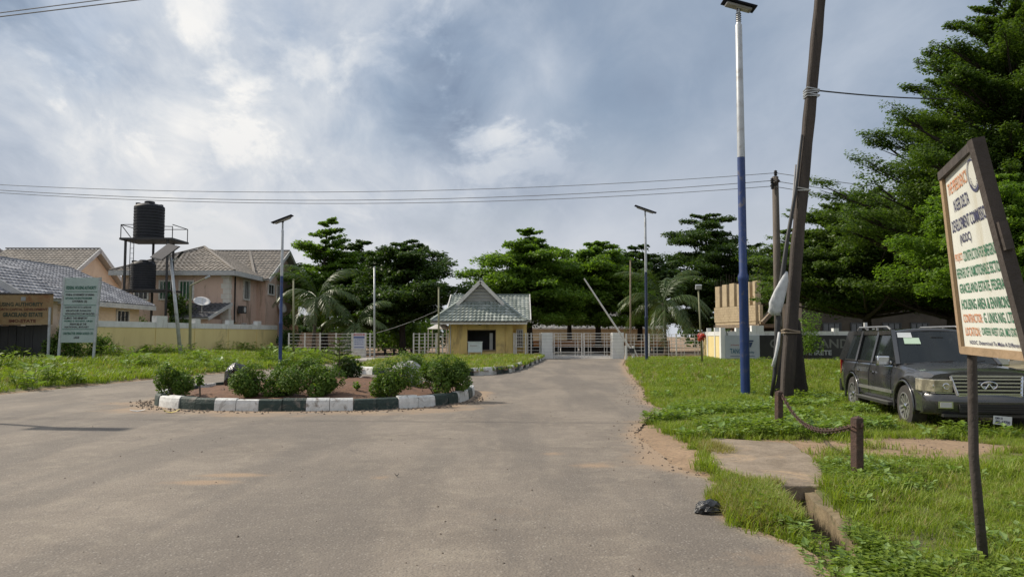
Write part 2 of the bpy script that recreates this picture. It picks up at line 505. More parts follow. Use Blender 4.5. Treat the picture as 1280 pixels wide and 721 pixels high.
def road_mat():
    m, nt, b, o = newmat('weathered_asphalt')
    a = nt.nodes.new('ShaderNodeAttribute'); a.attribute_name = 'dust'
    f1 = ntex(nt, 0.35, 6, 0.65, 0.5); f2 = ntex(nt, 2.2, 7, 0.75, 0.6)
    f3 = ntex(nt, 55, 3, 0.7); f5 = ntex(nt, 0.22, 4, 0.6, 0.3, (3.0, 0.5, 1))
    tc = nt.nodes.new('ShaderNodeTexCoord')
    vo = nt.nodes.new('ShaderNodeTexVoronoi'); vo.inputs['Scale'].default_value = 42
    nt.links.new(tc.outputs['Object'], vo.inputs['Vector'])
    vo2 = nt.nodes.new('ShaderNodeTexVoronoi'); vo2.inputs['Scale'].default_value = 95
    nt.links.new(tc.outputs['Object'], vo2.inputs['Vector'])
    col = mixrgb(nt, rampf(nt, f1, 0.3, 0.7), (0.165, 0.138, 0.112), (0.235, 0.198, 0.160))
    col = mixrgb(nt, rampf(nt, f2, 0.45, 0.68, 0, 0.70), col, (0.275, 0.235, 0.185))
    col = mixrgb(nt, rampf(nt, f5, 0.42, 0.58, 0, 0.50), col, (0.118, 0.103, 0.090))
    st = mixrgb(nt, rampf(nt, vo.outputs['Color'], 0.62, 0.85, 0, 0.42), (0, 0, 0), (1, 1, 1))
    peb = mixrgb(nt, rampf(nt, vo.outputs['Distance'], 0.25, 0.5), (1, 1, 1), (0, 0, 0))
    both = mixrgb(nt, 1.0, st, peb, 'MULTIPLY')
    col = mixrgb(nt, both, col, (0.46, 0.42, 0.37))
    dk = rampf(nt, vo2.outputs['Color'], 0.66, 0.9, 0, 0.55)
    col = mixrgb(nt, dk, col, (0.075, 0.068, 0.062))
    fd = ntex(nt, 3.0, 7, 0.72, 0.7)
    mul = nt.nodes.new('ShaderNodeMath'); mul.operation = 'MULTIPLY_ADD'
    nt.links.new(a.outputs['Fac'], mul.inputs[0]); mul.inputs[1].default_value = 1.25
    nn = nt.nodes.new('ShaderNodeMath'); nn.operation = 'SUBTRACT'; nt.links.new(fd, nn.inputs[0]); nn.inputs[1].default_value = 0.62
    nt.links.new(nn.outputs[0], mul.inputs[2])
    dm = rampf(nt, mul.outputs[0], 0.05, 0.75, 0.0, 0.92)
    dustc = mixrgb(nt, rampf(nt, f3, 0.35, 0.65), (0.34, 0.245, 0.16), (0.26, 0.185, 0.125))
    col = mixrgb(nt, dm, col, dustc)
    # hairline cracks
    vc = nt.nodes.new('ShaderNodeTexVoronoi'); vc.feature = 'DISTANCE_TO_EDGE'; vc.inputs['Scale'].default_value = 0.42
    dn = nt.nodes.new('ShaderNodeTexNoise'); dn.inputs['Scale'].default_value = 1.3; dn.inputs['Detail'].default_value = 6
    nt.links.new(tc.outputs['Object'], dn.inputs['Vector'])
    va = nt.nodes.new('ShaderNodeVectorMath'); va.operation = 'MULTIPLY_ADD'
    nt.links.new(dn.outputs['Color'], va.inputs[0]); va.inputs[1].default_value = (0.9, 0.9, 0.9)
    nt.links.new(tc.outputs['Object'], va.inputs[2]); nt.links.new(va.outputs[0], vc.inputs['Vector'])
    ck = mixrgb(nt, rampf(nt, vc.outputs['Distance'], 0.001, 0.007), (1, 1, 1), (0, 0, 0))
    ckm = mixrgb(nt, 1.0, ck, mixrgb(nt, rampf(nt, f1, 0.52, 0.62, 0, 0.40), (0, 0, 0), (1, 1, 1)), 'MULTIPLY')
    col = mixrgb(nt, ckm, col, (0.07, 0.06, 0.055))
    nt.links.new(col, b.inputs['Base Color']); b.inputs['Roughness'].default_value = 0.86
    b.inputs['Specular IOR Level'].default_value = 0.4
    hh = nt.nodes.new('ShaderNodeMath'); hh.operation = 'ADD'
    nt.links.new(f3, hh.inputs[0]); nt.links.new(vo.outputs['Distance'], hh.inputs[1])
    bump(nt, b, hh.outputs[0], 0.55, 0.008)
    return m
M_ground = ground_mat()
M_road = road_mat()
M_conc = pm('weathered_concrete', (0.27, 0.215, 0.16), (0.18, 0.140, 0.10), 2.5, 0.9, bmp=1.0, bscale=13, dirt=(0.40, 0.28, 0.17), dirt_amt=0.6)
M_wetconc = pm('stained_drain_concrete', (0.26, 0.20, 0.12), (0.16, 0.12, 0.07), 5, 0.85, bmp=0.6, bscale=22, dirt=(0.07, 0.075, 0.03), dirt_amt=0.8, dscale=4)
M_soil = pm('reddish_soil', (0.165, 0.085, 0.048), (0.10, 0.052, 0.032), 6, 0.95, bmp=1.0, bscale=18, dirt=(0.24, 0.15, 0.09), dirt_amt=0.5, dscale=5)
M_kw = pm('white_kerb_paint', (0.72, 0.72, 0.70), (0.55, 0.55, 0.53), 6, 0.8, bmp=0.9, bscale=25, dirt=(0.22, 0.19, 0.16), dirt_amt=0.9, dscale=4)
M_kg = pm('dark_green_kerb_paint', (0.014, 0.030, 0.027), (0.028, 0.05, 0.042), 6, 0.7, bmp=0.9, bscale=25, dirt=(0.19, 0.17, 0.145), dirt_amt=0.8, dscale=4)
M_path = pm('pale_concrete_paving', (0.38, 0.35, 0.32), (0.30, 0.275, 0.25), 1.5, 0.9, bmp=0.4)

# ------------------------------------------------------------------ ground sheet
def build_ground():
    def lines(segs):
        out = [segs[0][0]]
        for a, b, st in segs:
            n = max(1, int(round((b - a) / st)))
            out += [a + (b - a) * (i + 1) / n for i in range(n)]
        return out
    S = lines([(-1500, -200, 325), (-200, -60, 20), (-60, -30, 2.5), (-30, -8, 0.5), (-8, 1.2, 1.15), (1.2, TS0 - 0.01, 0.2)])
    S += [TS0, TS1, TS1 + 0.01] + lines([(TS1 + 0.2, 11, 0.2), (11, 30, 0.75), (30, 60, 3), (60, 200, 20), (200, 1500, 325)])
    Y = lines([(-400, -20, 95), (-20, 1, 3)]) + lines([(1.9, TR_Y0 - 0.01, 0.1)])[0:] + \
        [TR_Y0] + lines([(TR_Y0 + 0.2, TR_Y1 - 0.01, 0.2)]) + [TR_Y1] + lines([(TR_Y1 + 0.2, 20, 0.2), (20, 62, 0.6), (62, 110, 3), (110, 300, 19), (300, 1800, 250)])
    S = np.array(S); Y = np.array(Y)
    X, YY = np.meshgrid(S, Y)
    near = (np.abs(X) < 60)
    X = X + np.where(near, shear(YY), 0)
    Z = hgt(X, YY)
    Z = np.where((np.abs(X) > 60) | (YY > 75), -0.03, Z)
    tr = (S[None, :] >= TS0) & (S[None, :] <= TS1) & (YY >= TR_Y0) & (YY <= TR_Y1)
    Z = np.where(tr, -0.62 + 0.06 * vnoise(X, YY, 3), Z)
    gi = inpoly(X, YY, GI)
    g = np.where(gi, 0, grassy(X, YY))
    nx, ny = len(S), len(Y)
    idx = np.arange(nx * ny).reshape(ny, nx)
    q = np.stack([idx[:-1, :-1], idx[:-1, 1:], idx[1:, 1:], idx[1:, :-1]], -1).reshape(-1, 4)
    me = fast_mesh('ground', np.stack([X, YY, Z], -1).reshape(-1, 3), q)
    at = me.attributes.new('grassy', 'FLOAT', 'POINT'); at.data.foreach_set('value', g.astype(np.float32).ravel())
    o = put('ground', me, M_ground, smooth=True, kind='structure')
build_ground()

def build_road():
    Y = np.concatenate([np.arange(-6, 4, 0.5), np.arange(4, 24, 0.1), np.arange(24, 58.01, 0.4)])
    t = np.concatenate([np.linspace(0, 0.55, 30), np.linspace(0.56, 1, 150)])
    L, R = Lf(Y)[:, None], Rf(Y)[:, None]
    wob = 0.05 * vnoise(Y, Y * 0.3, 4.0, 5)[:, None] + 0.03 * vnoise(Y, Y, 11.0, 6)[:, None]
    X = L + (R + wob - L) * t[None, :]
    YY = np.repeat(Y[:, None], len(t), 1)
    Z = 0.004 + 0.0 * X
    d = (R + wob) - X
    dust = 0.80 * np.exp(-(d / (0.12 + 0.35 * sm((YY - 8.8) / 1.5) * (0.6 + 0.5 * vnoise(YY, YY * 0, 0.8, 4)))) ** 1.0)
    dust += 0.35 * np.exp(-((X - L) / 0.3))
    # ring of grit round the island
    r = (np.abs((X + 5.25) / 4.2) ** 2.8 + np.abs((YY - 22.1) / 4.6) ** 2.8) ** (1 / 2.8)
    dust += 0.95 * np.exp(-((r - 1.03) / 0.10) ** 2) * (YY < 24) * (0.65 + 0.35 * vnoise(X, YY, 2.0, 8))
    dust += 0.6 * np.exp(-((r - 1.2) / 0.10) ** 2) * (YY < 20) * (0.5 + 0.5 * vnoise(X, YY, 1.3, 9))
    for (px, py, sx, sy, a) in ((255, 603, .45, .18, .8), (292, 594, .5, .15, .75), (742, 582, .3, .25, .55), (690, 567, .25, .2, .45), (475, 597, .2, .15, .45), (820, 575, .4, .6, .3), (640, 640, 1.2, .5, .18), (950, 700, .5, .3, .3)):
        p = G(px, py)
        dust += a * np.exp(-((X - p.x) / sx) ** 2 - ((YY - p.y) / sy) ** 2)
    dust = np.clip(dust, 0, 1)
    nx, ny = len(t), len(Y)
    idx = np.arange(nx * ny).reshape(ny, nx)
    q = np.stack([idx[:-1, :-1], idx[:-1, 1:], idx[1:, 1:], idx[1:, :-1]], -1).reshape(-1, 4)
    me = fast_mesh('road', np.stack([X, YY, Z], -1).reshape(-1, 3), q)
    at = me.attributes.new('dust', 'FLOAT', 'POINT'); at.data.foreach_set('value', dust.astype(np.float32).ravel())
    put('road', me, M_road, kind='structure')
    mb = MB().quad((2.7, 58, 0.004), (8.5, 58, 0.004), (9.5, 150, 0.004), (2.7, 150, 0.004))
    put('estate_road', mb, M_path, kind='structure')
    mb = MB().quad((-10.4, 58, 0.004), (-7.9, 58, 0.004), (-7.5, 66, 0.004), (-11.5, 66, 0.004))
    put('entrance_path', mb, M_path, kind='structure')
    mb = MB().prism([(-11.4, 52.5, 0.005), (-8.9, 51.0, 0.005), (-8.3, 58, 0.005), (-10.8, 58, 0.005)], (0, 0, 0.1))
    put('entrance_apron', mb, M_path, kind='structure')
build_road()

# drain, its concrete walls and the cover slab
def build_drain():
    for nm, s0, s1, zt in (('drain_wall', TS1 - 0.11, TS1 + 0.0, 0.02), ('drain_wall', TS0 + 0.0, TS0 + 0.09, -0.02)):
        mb = MB(); ys = np.arange(TR_Y0 + 0.02, 8.9, 0.25)
        for i in range(len(ys) - 1):
            a, c = ys[i], ys[i + 1]
            j0 = 0.015 * math.sin(a * 7); j1 = 0.015 * math.sin(c * 7)
            xa, xc = float(shear(a)), float(shear(c))
            mb.add([(s0 + xa + j0, a, -.65), (s1 + xa, a, -.65), (s1 + xa, a, zt + j0), (s0 + xa + j0, a, zt),
                    (s0 + xc + j1, c, -.65), (s1 + xc, c, -.65), (s1 + xc, c, zt + j1), (s0 + xc + j1, c, zt)],
                   [(0, 4, 7, 3), (3, 7, 6, 2), (1, 2, 6, 5)] + ([(0, 3, 2, 1)] if i == 0 else []) + ([(4, 5, 6, 7)] if i == len(ys) - 2 else []))
        put(nm, mb, M_wetconc, kind='structure')
    # slab with a slightly broken outline
    pts = []
    rnd = random.Random(3)
    for i in range(len(SLAB)):
        a, b = Vector(SLAB[i] + (0,)), Vector(SLAB[(i + 1) % len(SLAB)] + (0,))
        for k in range(6):
            p = a.lerp(b, k / 6)
            j = 0.03 if k else 0
            pts.append(Vector((p.x + rnd.uniform(-j, j), p.y + rnd.uniform(-j, j), -0.07)))
    mb = MB().prism(pts, (0, 0, 0.16))
    o = put('drain_cover_slab', mb, M_conc, kind='structure'); bevel(o, 0.02, 2)
build_drain()

# ------------------------------------------------------------------ kerbs
def resample(pts, step):
    pts = [Vector(p) for p in pts]
    d = [0]
    for a, b in zip(pts, pts[1:]): d.append(d[-1] + (b - a).length)
    n = max(1, int(round(d[-1] / step)))
    out = []
    for i in range(n + 1):
        s = d[-1] * i / n
        k = max(j for j in range(len(d)) if d[j] <= s + 1e-9); k = min(k, len(pts) - 2)
        t = (s - d[k]) / max(1e-9, d[k + 1] - d[k])
        out.append(pts[k].lerp(pts[k + 1], t))
    return out, d[-1] / n
def kerb_blocks(path, blk, w, h, parent, mats, first=0, base=-0.03, z0=None, lens=None):
    """path runs with the outside on the right; each block is its own part"""
    pts, st = resample(path, blk / 6)
    per = 6
    nb = (len(pts) - 1) // per
    rnd = random.Random(5)
    for b in range(nb):
        seg = pts[b * per:(b + 1) * per + 1]
        if b == nb - 1: seg = pts[b * per:]
        mb = MB(); n = len(seg)
        dz = rnd.uniform(-0.022, 0.018); dx = rnd.uniform(-0.025, 0.015)
        i0 = b * per
        for k, p in enumerate(seg):
            a = pts[max(i0 + k - 1, 0)]; c = pts[min(i0 + k + 1, len(pts) - 1)]
            t = (c - a).normalized(); nr = Vector((t.y, -t.x, 0))
            q = p.copy()
            if k == 0: q = q + t * 0.006
            if k == n - 1: q = q - t * 0.006
            g = Vector((0, 0, 0))
            for (u, z) in ((0.01 + dx, base), (0.0 + dx, h * 0.55), (-0.02 + dx, h * 0.86), (-0.07 + dx, h + dz), (-w, h + dz), (-w, base)):
                mb.v.append(tuple(q + nr * u + Vector((0, 0, z))))
        for k in range(n - 1):
            for j in range(5):
                mb.f.append((k * 6 + j, k * 6 + j + 1, (k + 1) * 6 + j + 1, (k + 1) * 6 + j))
        mb.f.append(tuple(range(6))); mb.f.append(tuple(reversed(range((n - 1) * 6, n * 6))))
        put('kerb_block', mb, mats[(b + first) % len(mats)], parent)

IC, IA, IB, IE = (-5.25, 22.1), 4.15, 4.55, 2.6
def superell(t, a=IA, b=IB, e=IE):
    c, s = math.cos(t), math.sin(t)
    return Vector((IC[0] + a * math.copysign(abs(c) ** (2 / e), c), IC[1] + b * math.copysign(abs(s) ** (2 / e), s), 0))
def isoil(x, y):
    r = (abs((x - IC[0]) / IA) ** IE + abs((y - IC[1]) / IB) ** IE) ** (1 / IE)
    return 0.16 + 0.30 * float(sm((1 - r) / 0.75)) + 0.03 * float(vnoise(x, y, 2.6, 4)) if r < 1 else 0.0
def build_island():
    mb = MB(); nr, na = 22, 72
    mb.v.append((IC[0], IC[1], isoil(*IC)))
    for i in range(1, nr + 1):
        for k in range(na):
            t = 2 * math.pi * k / na
            p = superell(t); f = i / nr * 0.985
            x = IC[0] + (p.x - IC[0]) * f; y = IC[1] + (p.y - IC[1]) * f
            mb.v.append((x, y, isoil(x, y) + random.uniform(-.03, .03)))
    for k in range(na): mb.f.append((0, 1 + k, 1 + (k + 1) % na))
    for i in range(nr - 1):
        for k in range(na):
            a = 1 + i * na; b = a + na; k2 = (k + 1) % na
            mb.f.append((a + k, b + k, b + k2, a + k2))
    isl = put('traffic_island', mb, M_soil, smooth=True, kind='structure')
    path = [superell(-math.pi * 0.9 + 2 * math.pi * k / 240) for k in range(241)]
    kerb_blocks(path, 0.535, 0.17, 0.28, isl, [M_kw, M_kw, M_kg, M_kg], first=1)
    # the lawn in front of the gatehouse
    mb = MB()
    n = len(GI)
    xs = np.arange(-8.2, 2.6, 0.4); ys = np.arange(33, 60.2, 0.5)
    m = {}
    for i, y in enumerate(ys):
        for j, x in enumerate(xs):
            m[i, j] = len(mb.v); mb.v.append((x, y, 0.20 + 0.04 * float(vnoise(x, y, 0.9, 7))))
    ok = lambda x, y: bool(inpoly(np.array([x]), np.array([y]), GI)[0])
    for i in range(len(ys) - 1):
        for j in range(len(xs) - 1):
            if ok(xs[j] + .2, ys[i] + .25): mb.f.append((m[i, j], m[i, j + 1], m[i + 1, j + 1], m[i + 1, j]))
    lawn = put('lawn_island', mb, M_soil, smooth=True, kind='structure')
    kerb_blocks([Vector(p + (0,)) for p in [(-7.9, 44)] + GI[:11]], 0.8, 0.22, 0.33, lawn, [M_kw, M_kg, M_kg, M_kw])
build_island()

# ------------------------------------------------------------------ grass and weeds
M_grass = leafmat('grass_blades', (0.115, 0.185, 0.016), (0.215, 0.285, 0.034), (0.36, 0.30, 0.13), 0.35)
M_grassdry = leafmat('dry_grass', (0.17, 0.18, 0.05), (0.30, 0.26, 0.10), (0.42, 0.35, 0.18), 0.3)
M_weed = leafmat('weed_leaves', (0.105, 0.165, 0.016), (0.190, 0.260, 0.032), None, 0.38, 0.65)
M_weedp = leafmat('pale_weed_leaves', (0.14, 0.23, 0.05), (0.24, 0.33, 0.11), None, 0.3, 0.5)
def proto_tuft(name, nb, wid, spread, mat, seed, droop=0.5):
    r = random.Random(seed); mb = MB()
    for i in range(nb):
        a = r.uniform(0, 6.283); d = spread * math.sqrt(r.random())
        bx, by = d * math.cos(a), d * math.sin(a)
        h = r.uniform(0.5, 1.0); lean = r.uniform(0.1, droop); la = r.uniform(0, 6.283)
        w = wid * r.uniform(0.7, 1.3); wa = la + math.pi / 2
        ux, uy = math.cos(wa) * w / 2, math.sin(wa) * w / 2
        P = lambda t: (bx + math.cos(la) * lean * t * t * h, by + math.sin(la) * lean * t * t * h, h * t * (1 - 0.25 * lean * t))
        p0, p1, p2 = P(0), P(0.55), P(1.0)
        mb.add([(p0[0] - ux, p0[1] - uy, -0.02), (p0[0] + ux, p0[1] + uy, -0.02), (p1[0] + ux * .8, p1[1] + uy * .8, p1[2]), (p1[0] - ux * .8, p1[1] - uy * .8, p1[2]), p2],
               [(0, 1, 2, 3), (3, 2, 4)])
    me = mb.mesh(name, fix=False); me.materials.append(mat)
    return bpy.data.objects.new(name, me)
def proto_weed(name, nl, size, mat, seed, hh=1.0):
    r = random.Random(seed); mb = MB()
    for i in range(nl):
        a = r.uniform(0, 6.283); z = hh * r.uniform(0.15, 1.0); d = 0.45 * r.random() ** .5
        c = Vector((d * math.cos(a), d * math.sin(a), z))
        s = size * r.uniform(0.6, 1.25)
        out = Vector((math.cos(a), math.sin(a), r.uniform(-0.25, 0.5))).normalized()
        sd = out.cross(Vector((0, 0, 1))).normalized(); up = sd.cross(out)
        mb.add([c, c + out * s * .45 + sd * s * .36 + up * .06 * s, c + out * s, c + out * s * .45 - sd * s * .36 + up * .06 * s, c + out * s * .5 - up * .05 * s],
               [(0, 1, 4), (1, 2, 4), (2, 3, 4), (3, 0, 4)])
        if i % 3 == 0: mb.tube([(0, 0, -0.03), c], [.02, .008], 4, cap=False)
    me = mb.mesh(name, fix=False); me.materials.append(mat)
    return bpy.data.objects.new(name, me)
PR_fine = [proto_tuft('tuft_a', 16, 0.05, 0.50, M_grass, 1, 0.9), proto_tuft('tuft_b', 14, 0.06, 0.6, M_grass, 2, 1.4), proto_tuft('tuft_c', 12, 0.04, 0.45, M_grassdry, 3, 1.2)]
PR_far = [proto_tuft('tuft_d', 14, 0.11, 0.6, M_grass, 4, 0.6), proto_tuft('tuft_e', 12, 0.10, 0.6, M_grass, 5, 0.9), proto_tuft('tuft_f', 10, 0.09, 0.5, M_grassdry, 6, 0.7)]
PR_weed = [proto_weed('weed_a', 16, 0.34, M_weed, 1), proto_weed('weed_b', 10, 0.55, M_weedp, 2, 0.8), proto_weed('weed_c', 26, 0.22, M_weed, 3)]
def scatter(name, pts, scl, proto, label, cat):
    n = len(pts)
    if n == 0: return
    rng = np.random.default_rng(len(name) + n)
    me = bpy.data.meshes.new(name)
    me.vertices.add(n); me.vertices.foreach_set('co', np.asarray(pts, dtype=np.float32).ravel())
    rot = np.stack([rng.normal(0, .08, n), rng.normal(0, .08, n), rng.uniform(0, 6.283, n)], -1)
    a = me.attributes.new('rot', 'FLOAT_VECTOR', 'POINT'); a.data.foreach_set('vector', rot.astype(np.float32).ravel())
    a = me.attributes.new('scl', 'FLOAT', 'POINT'); a.data.foreach_set('value', np.asarray(scl, dtype=np.float32))
    me.update()
    o = bpy.data.objects.new(name, me); COL.objects.link(o)
    ng = bpy.data.node_groups.new(name, 'GeometryNodeTree')
    ng.interface.new_socket('Geometry', in_out='INPUT', socket_type='NodeSocketGeometry')
    ng.interface.new_socket('Geometry', in_out='OUTPUT', socket_type='NodeSocketGeometry')
    N, L = ng.nodes, ng.links
    gi = N.new('NodeGroupInput'); go = N.new('NodeGroupOutput')
    ip = N.new('GeometryNodeInstanceOnPoints')
    oi = N.new('GeometryNodeObjectInfo'); oi.inputs['Object'].default_value = proto
    na = N.new('GeometryNodeInputNamedAttribute'); na.data_type = 'FLOAT_VECTOR'; na.inputs['Name'].default_value = 'rot'
    nb = N.new('GeometryNodeInputNamedAttribute'); nb.data_type = 'FLOAT'; nb.inputs['Name'].default_value = 'scl'
    L.new(gi.outputs[0], ip.inputs['Points']); L.new(oi.outputs['Geometry'], ip.inputs['Instance'])
    L.new(na.outputs[0], ip.inputs['Rotation']); L.new(nb.outputs[0], ip.inputs['Scale'])
    L.new(ip.outputs[0], go.inputs[0])
    md = o.modifiers.new('scatter', 'NODES'); md.node_group = ng
    tag(o, label, cat, kind='stuff')
    return o
def sample(x0, x1, y0, y1, n, seed, maskf, zf=hgt):
    rng = np.random.default_rng(seed)
    x = rng.uniform(x0, x1, n); y = rng.uniform(y0, y1, n)
    # keep only what lies inside the camera's wide surroundings
    k = np.abs(x) < 0.85 * y + 5
    x, y = x[k], y[k]
    m = rng.random(len(x)) < maskf(x, y)
    x, y = x[m], y[m]
    return np.stack([x, y, zf(x, y)], -1)
def trench(x, y):
    s = x - shear(y)
    return (s > TS0 - .02) & (s < TS1 + .02) & (y > TR_Y0) & (y < 8.5)
def gmask_near(x, y):
    return np.where(trench(x, y), 0.0, grassy(x, y) ** 1.5) * np.where(x > 0, 1, 0)
def build_grass():
    rng = np.random.default_rng(3)
    # right-hand verge by the drain
    p = sample(1.8, 13, 3.2, 12.5, 50000, 11, lambda x, y: gmask_near(x, y) * np.where((y > 7.4) & (y < 8.7) & (np.abs(x - shear(y) - 2.58) < .34), .15, 1) * (.45 + .55 * sm(.6 + vnoise(x, y, 2.3, 6))))
    lab = 'short green grass on the right verge beside the open drain'
    hn = (0.085 + 0.055 * vnoise(p[:, 0], p[:, 1], 1.5, 3)) * rng.uniform(0.5, 1.7, len(p))
    k = rng.choice(3, len(p), p=[.36, .46, .18])
    for i in range(3): scatter('grass', p[k == i], hn[k == i] * 1.25, PR_fine[i], lab, 'grass')
    p = sample(2, 22, 12.3, 26, 42000, 12, gmask_near)
    hn = (0.11 + 0.05 * vnoise(p[:, 0], p[:, 1], 0.7, 3)) * rng.uniform(0.6, 1.5, len(p))
    k = rng.choice(3, len(p), p=[.5, .38, .12])
    for i in range(3): scatter('grass', p[k == i], hn[k == i] * 1.35, PR_fine[i], 'green grass round the leaning pole and the parked off-roader', 'grass')
    p = sample(3.5, 42, 26, 58, 26000, 13, gmask_near)
    hn = 0.17 * rng.uniform(0.6, 1.5, len(p))
    k = rng.choice(3, len(p), p=[.5, .35, .15])
    for i in range(3): scatter('grass', p[k == i], hn[k == i] * 1.2, PR_far[i], 'wide lawn of green grass in front of the black sign wall', 'grass')
    # left verge
    p = sample(-48, -11, 19, 66, 60000, 14, lambda x, y: np.where(x < 0, grassy(x, y), 0))
    hn = 0.23 * rng.uniform(0.5, 1.5, len(p)) * (1 + 0.6 * vnoise(p[:, 0], p[:, 1], 0.5, 3))
    k = rng.choice(3, len(p), p=[.5, .4, .1])
    for i in range(3): scatter('grass', p[k == i], hn[k == i], PR_far[i], 'tall green grass on the left verge below the yellow wall', 'grass')
    # lawn island
    p = sample(-8, 2.5, 33, 59, 11000, 15, lambda x, y: inpoly(x, y, GI) * 1.0 * (~((y > 57.6) & (x > -5.2) & (x < 1.2))), lambda x, y: 0.20 + 0 * x)
    hn = 0.22 * rng.uniform(0.6, 1.5, len(p)) * (1 + 0.4 * vnoise(p[:, 0], p[:, 1], 0.6, 3))
    k = rng.choice(3, len(p), p=[.45, .3, .25])
    for i in range(3): scatter('grass', p[k == i], hn[k == i], PR_far[i], 'uncut grass on the kerbed lawn before the gatehouse', 'grass')
    # tussock at the road edge by the drain and a dry fringe along the asphalt
    p = sample(1.75, 2.9, 6.9, 8.6, 4200, 16, lambda x, y: sm((x - Ef(y) + .05) / .15) * (~trench(x, y)))
    hn = 0.17 * rng.uniform(0.6, 1.4, len(p))
    k = rng.choice(2, len(p))
    for i, pr in enumerate((PR_fine[0], PR_fine[2])): scatter('grass', p[k == i], hn[k == i], pr, 'half dry tussock of grass at the road edge by the drain mouth', 'grass')
    p = sample(2.2, 3.1, 10.2, 12.2, 900, 17, lambda x, y: sm(1 - (((x - 2.95) / .22) ** 2 + ((y - 11.2) / .7) ** 2)))
    scatter('grass', p, 0.15 * rng.uniform(0.6, 1.4, len(p)), PR_fine[2], 'small grass clump on the left edge of the concrete slab', 'grass')
    # broad-leaved weeds: in and over the drain, round the leaning pole, in the verges
    def w(x0, x1, y0, y1, n, seed, mf, size, label, zf=hgt, mixp=(.4, .2, .4)):
        p = sample(x0, x1, y0, y1, n, seed, mf, zf)
        k = rng.choice(3, len(p), p=list(mixp))
        for i in range(3): scatter('weeds', p[k == i], size * rng.uniform(0.6, 1.5, int((k == i).sum())), PR_weed[i], label, 'weeds')
    w(1.5, 3.2, 3.2, 8.2, 3000, 21, lambda x, y: 0.7 * sm(1 - np.abs(x - shear(y) - 2.27) / .17) * sm((7.3 - y) / 1.2), 0.12, 'leafy weeds growing over the roadside edge of the drain', zf=lambda x, y: np.where(trench(x, y), -0.13, hgt(x, y) - 0.03))
    w(1.5, 3.4, 3.2, 8.4, 800, 22, lambda x, y: trench(x, y) * 0.5 * sm((8.0 - y) / 1.0), 0.14, 'weeds growing up from the bed of the open drain', zf=lambda x, y: -0.55 + 0 * x, mixp=(.35, .45, .2))
    w(2.8, 9, 3.2, 9.8, 13000, 23, lambda x, y: grassy(x, y) * sm(.35 + vnoise(x, y, 1.2, 9) * 2.0) * np.where((y > 6.6) & (y < 8.7) & (np.abs(x - shear(y) - 2.58) < .42), 0, 1) * (~trench(x, y)), 0.105, 'low weeds among the grass right of the drain')
    w(2.6, 8.2, 12.3, 22, 8500, 24, lambda x, y: grassy(x, y) * sm(0.35 + vnoise(x, y, 0.8, 2) * 1.8) * sm((23 - y) / 6), 0.18, 'broad-leaved weeds crowding round the foot of the leaning pole', mixp=(.4, .3, .3))
    w(2.4, 3.6, 3.2, 7.8, 6500, 29, lambda x, y: 0.95 * sm(1 - np.abs(x - shear(y) - 2.76) / .16) * sm(.75 + vnoise(x, y, 2.2, 5) * 1.5) * sm((7.2 - y) / .6), .095, 'weeds hanging over the field side of the drain', zf=lambda x, y: hgt(x, y) - .03)
    w(1.6, 3.3, 3.2, 6.7, 2600, 30, lambda x, y: sm((x - Ef(y) + .12) / .1) * sm(1 - np.abs(x - shear(y) - 2.55) / .45) * sm((6.6 - y) / .8), .13, 'leafy thicket closing over the near end of the drain', zf=lambda x, y: np.where(trench(x, y), -0.12, hgt(x, y) - .03))
    w(1.9, 2.9, 3.4, 8.2, 500, 28, lambda x, y: sm((x - Ef(y) + .0) / .15) * (~trench(x, y)), .11, 'leafy weeds in the dry tussock at the road edge')
    w(4, 22, 20, 50, 1500, 25, lambda x, y: grassy(x, y) * sm(vnoise(x, y, 0.6, 4) * 2), 0.3, 'taller weeds dotted over the lawn')
    w(-40, -12, 20, 60, 5200, 26, lambda x, y: np.where(x < 0, grassy(x, y), 0) * sm(vnoise(x, y, 0.4, 4) * 2), 0.5, 'weeds standing out of the left verge')
    w(-45, -20, 38, 64, 1500, 27, lambda x, y: sm(1 - np.abs(x - (-23.6 + 4.2 * (y - 45) / 19 * 1.0)) / 0.8) * (y > 42), 0.6, 'weeds along the foot of the yellow wall')
build_grass()

# ------------------------------------------------------------------ trees
M_bark = pm('grey_brown_bark', (0.13, 0.105, 0.08), (0.08, 0.065, 0.05), 6, 0.95, bmp=1.0, bscale=20, sc=(1, 1, .3))
M_barkd = pm('dark_bark', (0.05, 0.038, 0.03), (0.028, 0.022, 0.018), 6, 0.95, bmp=1.0, bscale=16, sc=(1, 1, .25))
M_leaf_bright = leafmat('bright_leaves', (0.075, 0.145, 0.020), (0.145, 0.230, 0.035), None, 0.5)
M_leaf_mid = leafmat('mid_green_leaves', (0.040, 0.082, 0.015), (0.098, 0.150, 0.026), None, 0.42)
M_leaf_dark = leafmat('dark_leaves', (0.026, 0.058, 0.013), (0.062, 0.105, 0.020), None, 0.35)
M_leaf_shrub = leafmat('shrub_leaves', (0.055, 0.105, 0.016), (0.115, 0.190, 0.026), (0.24, 0.27, 0.05), 0.3, 0.65)
M_palm = leafmat('palm_leaflets', (0.040, 0.075, 0.020), (0.08, 0.12, 0.035), (0.20, 0.17, 0.07), 0.25, 0.4)
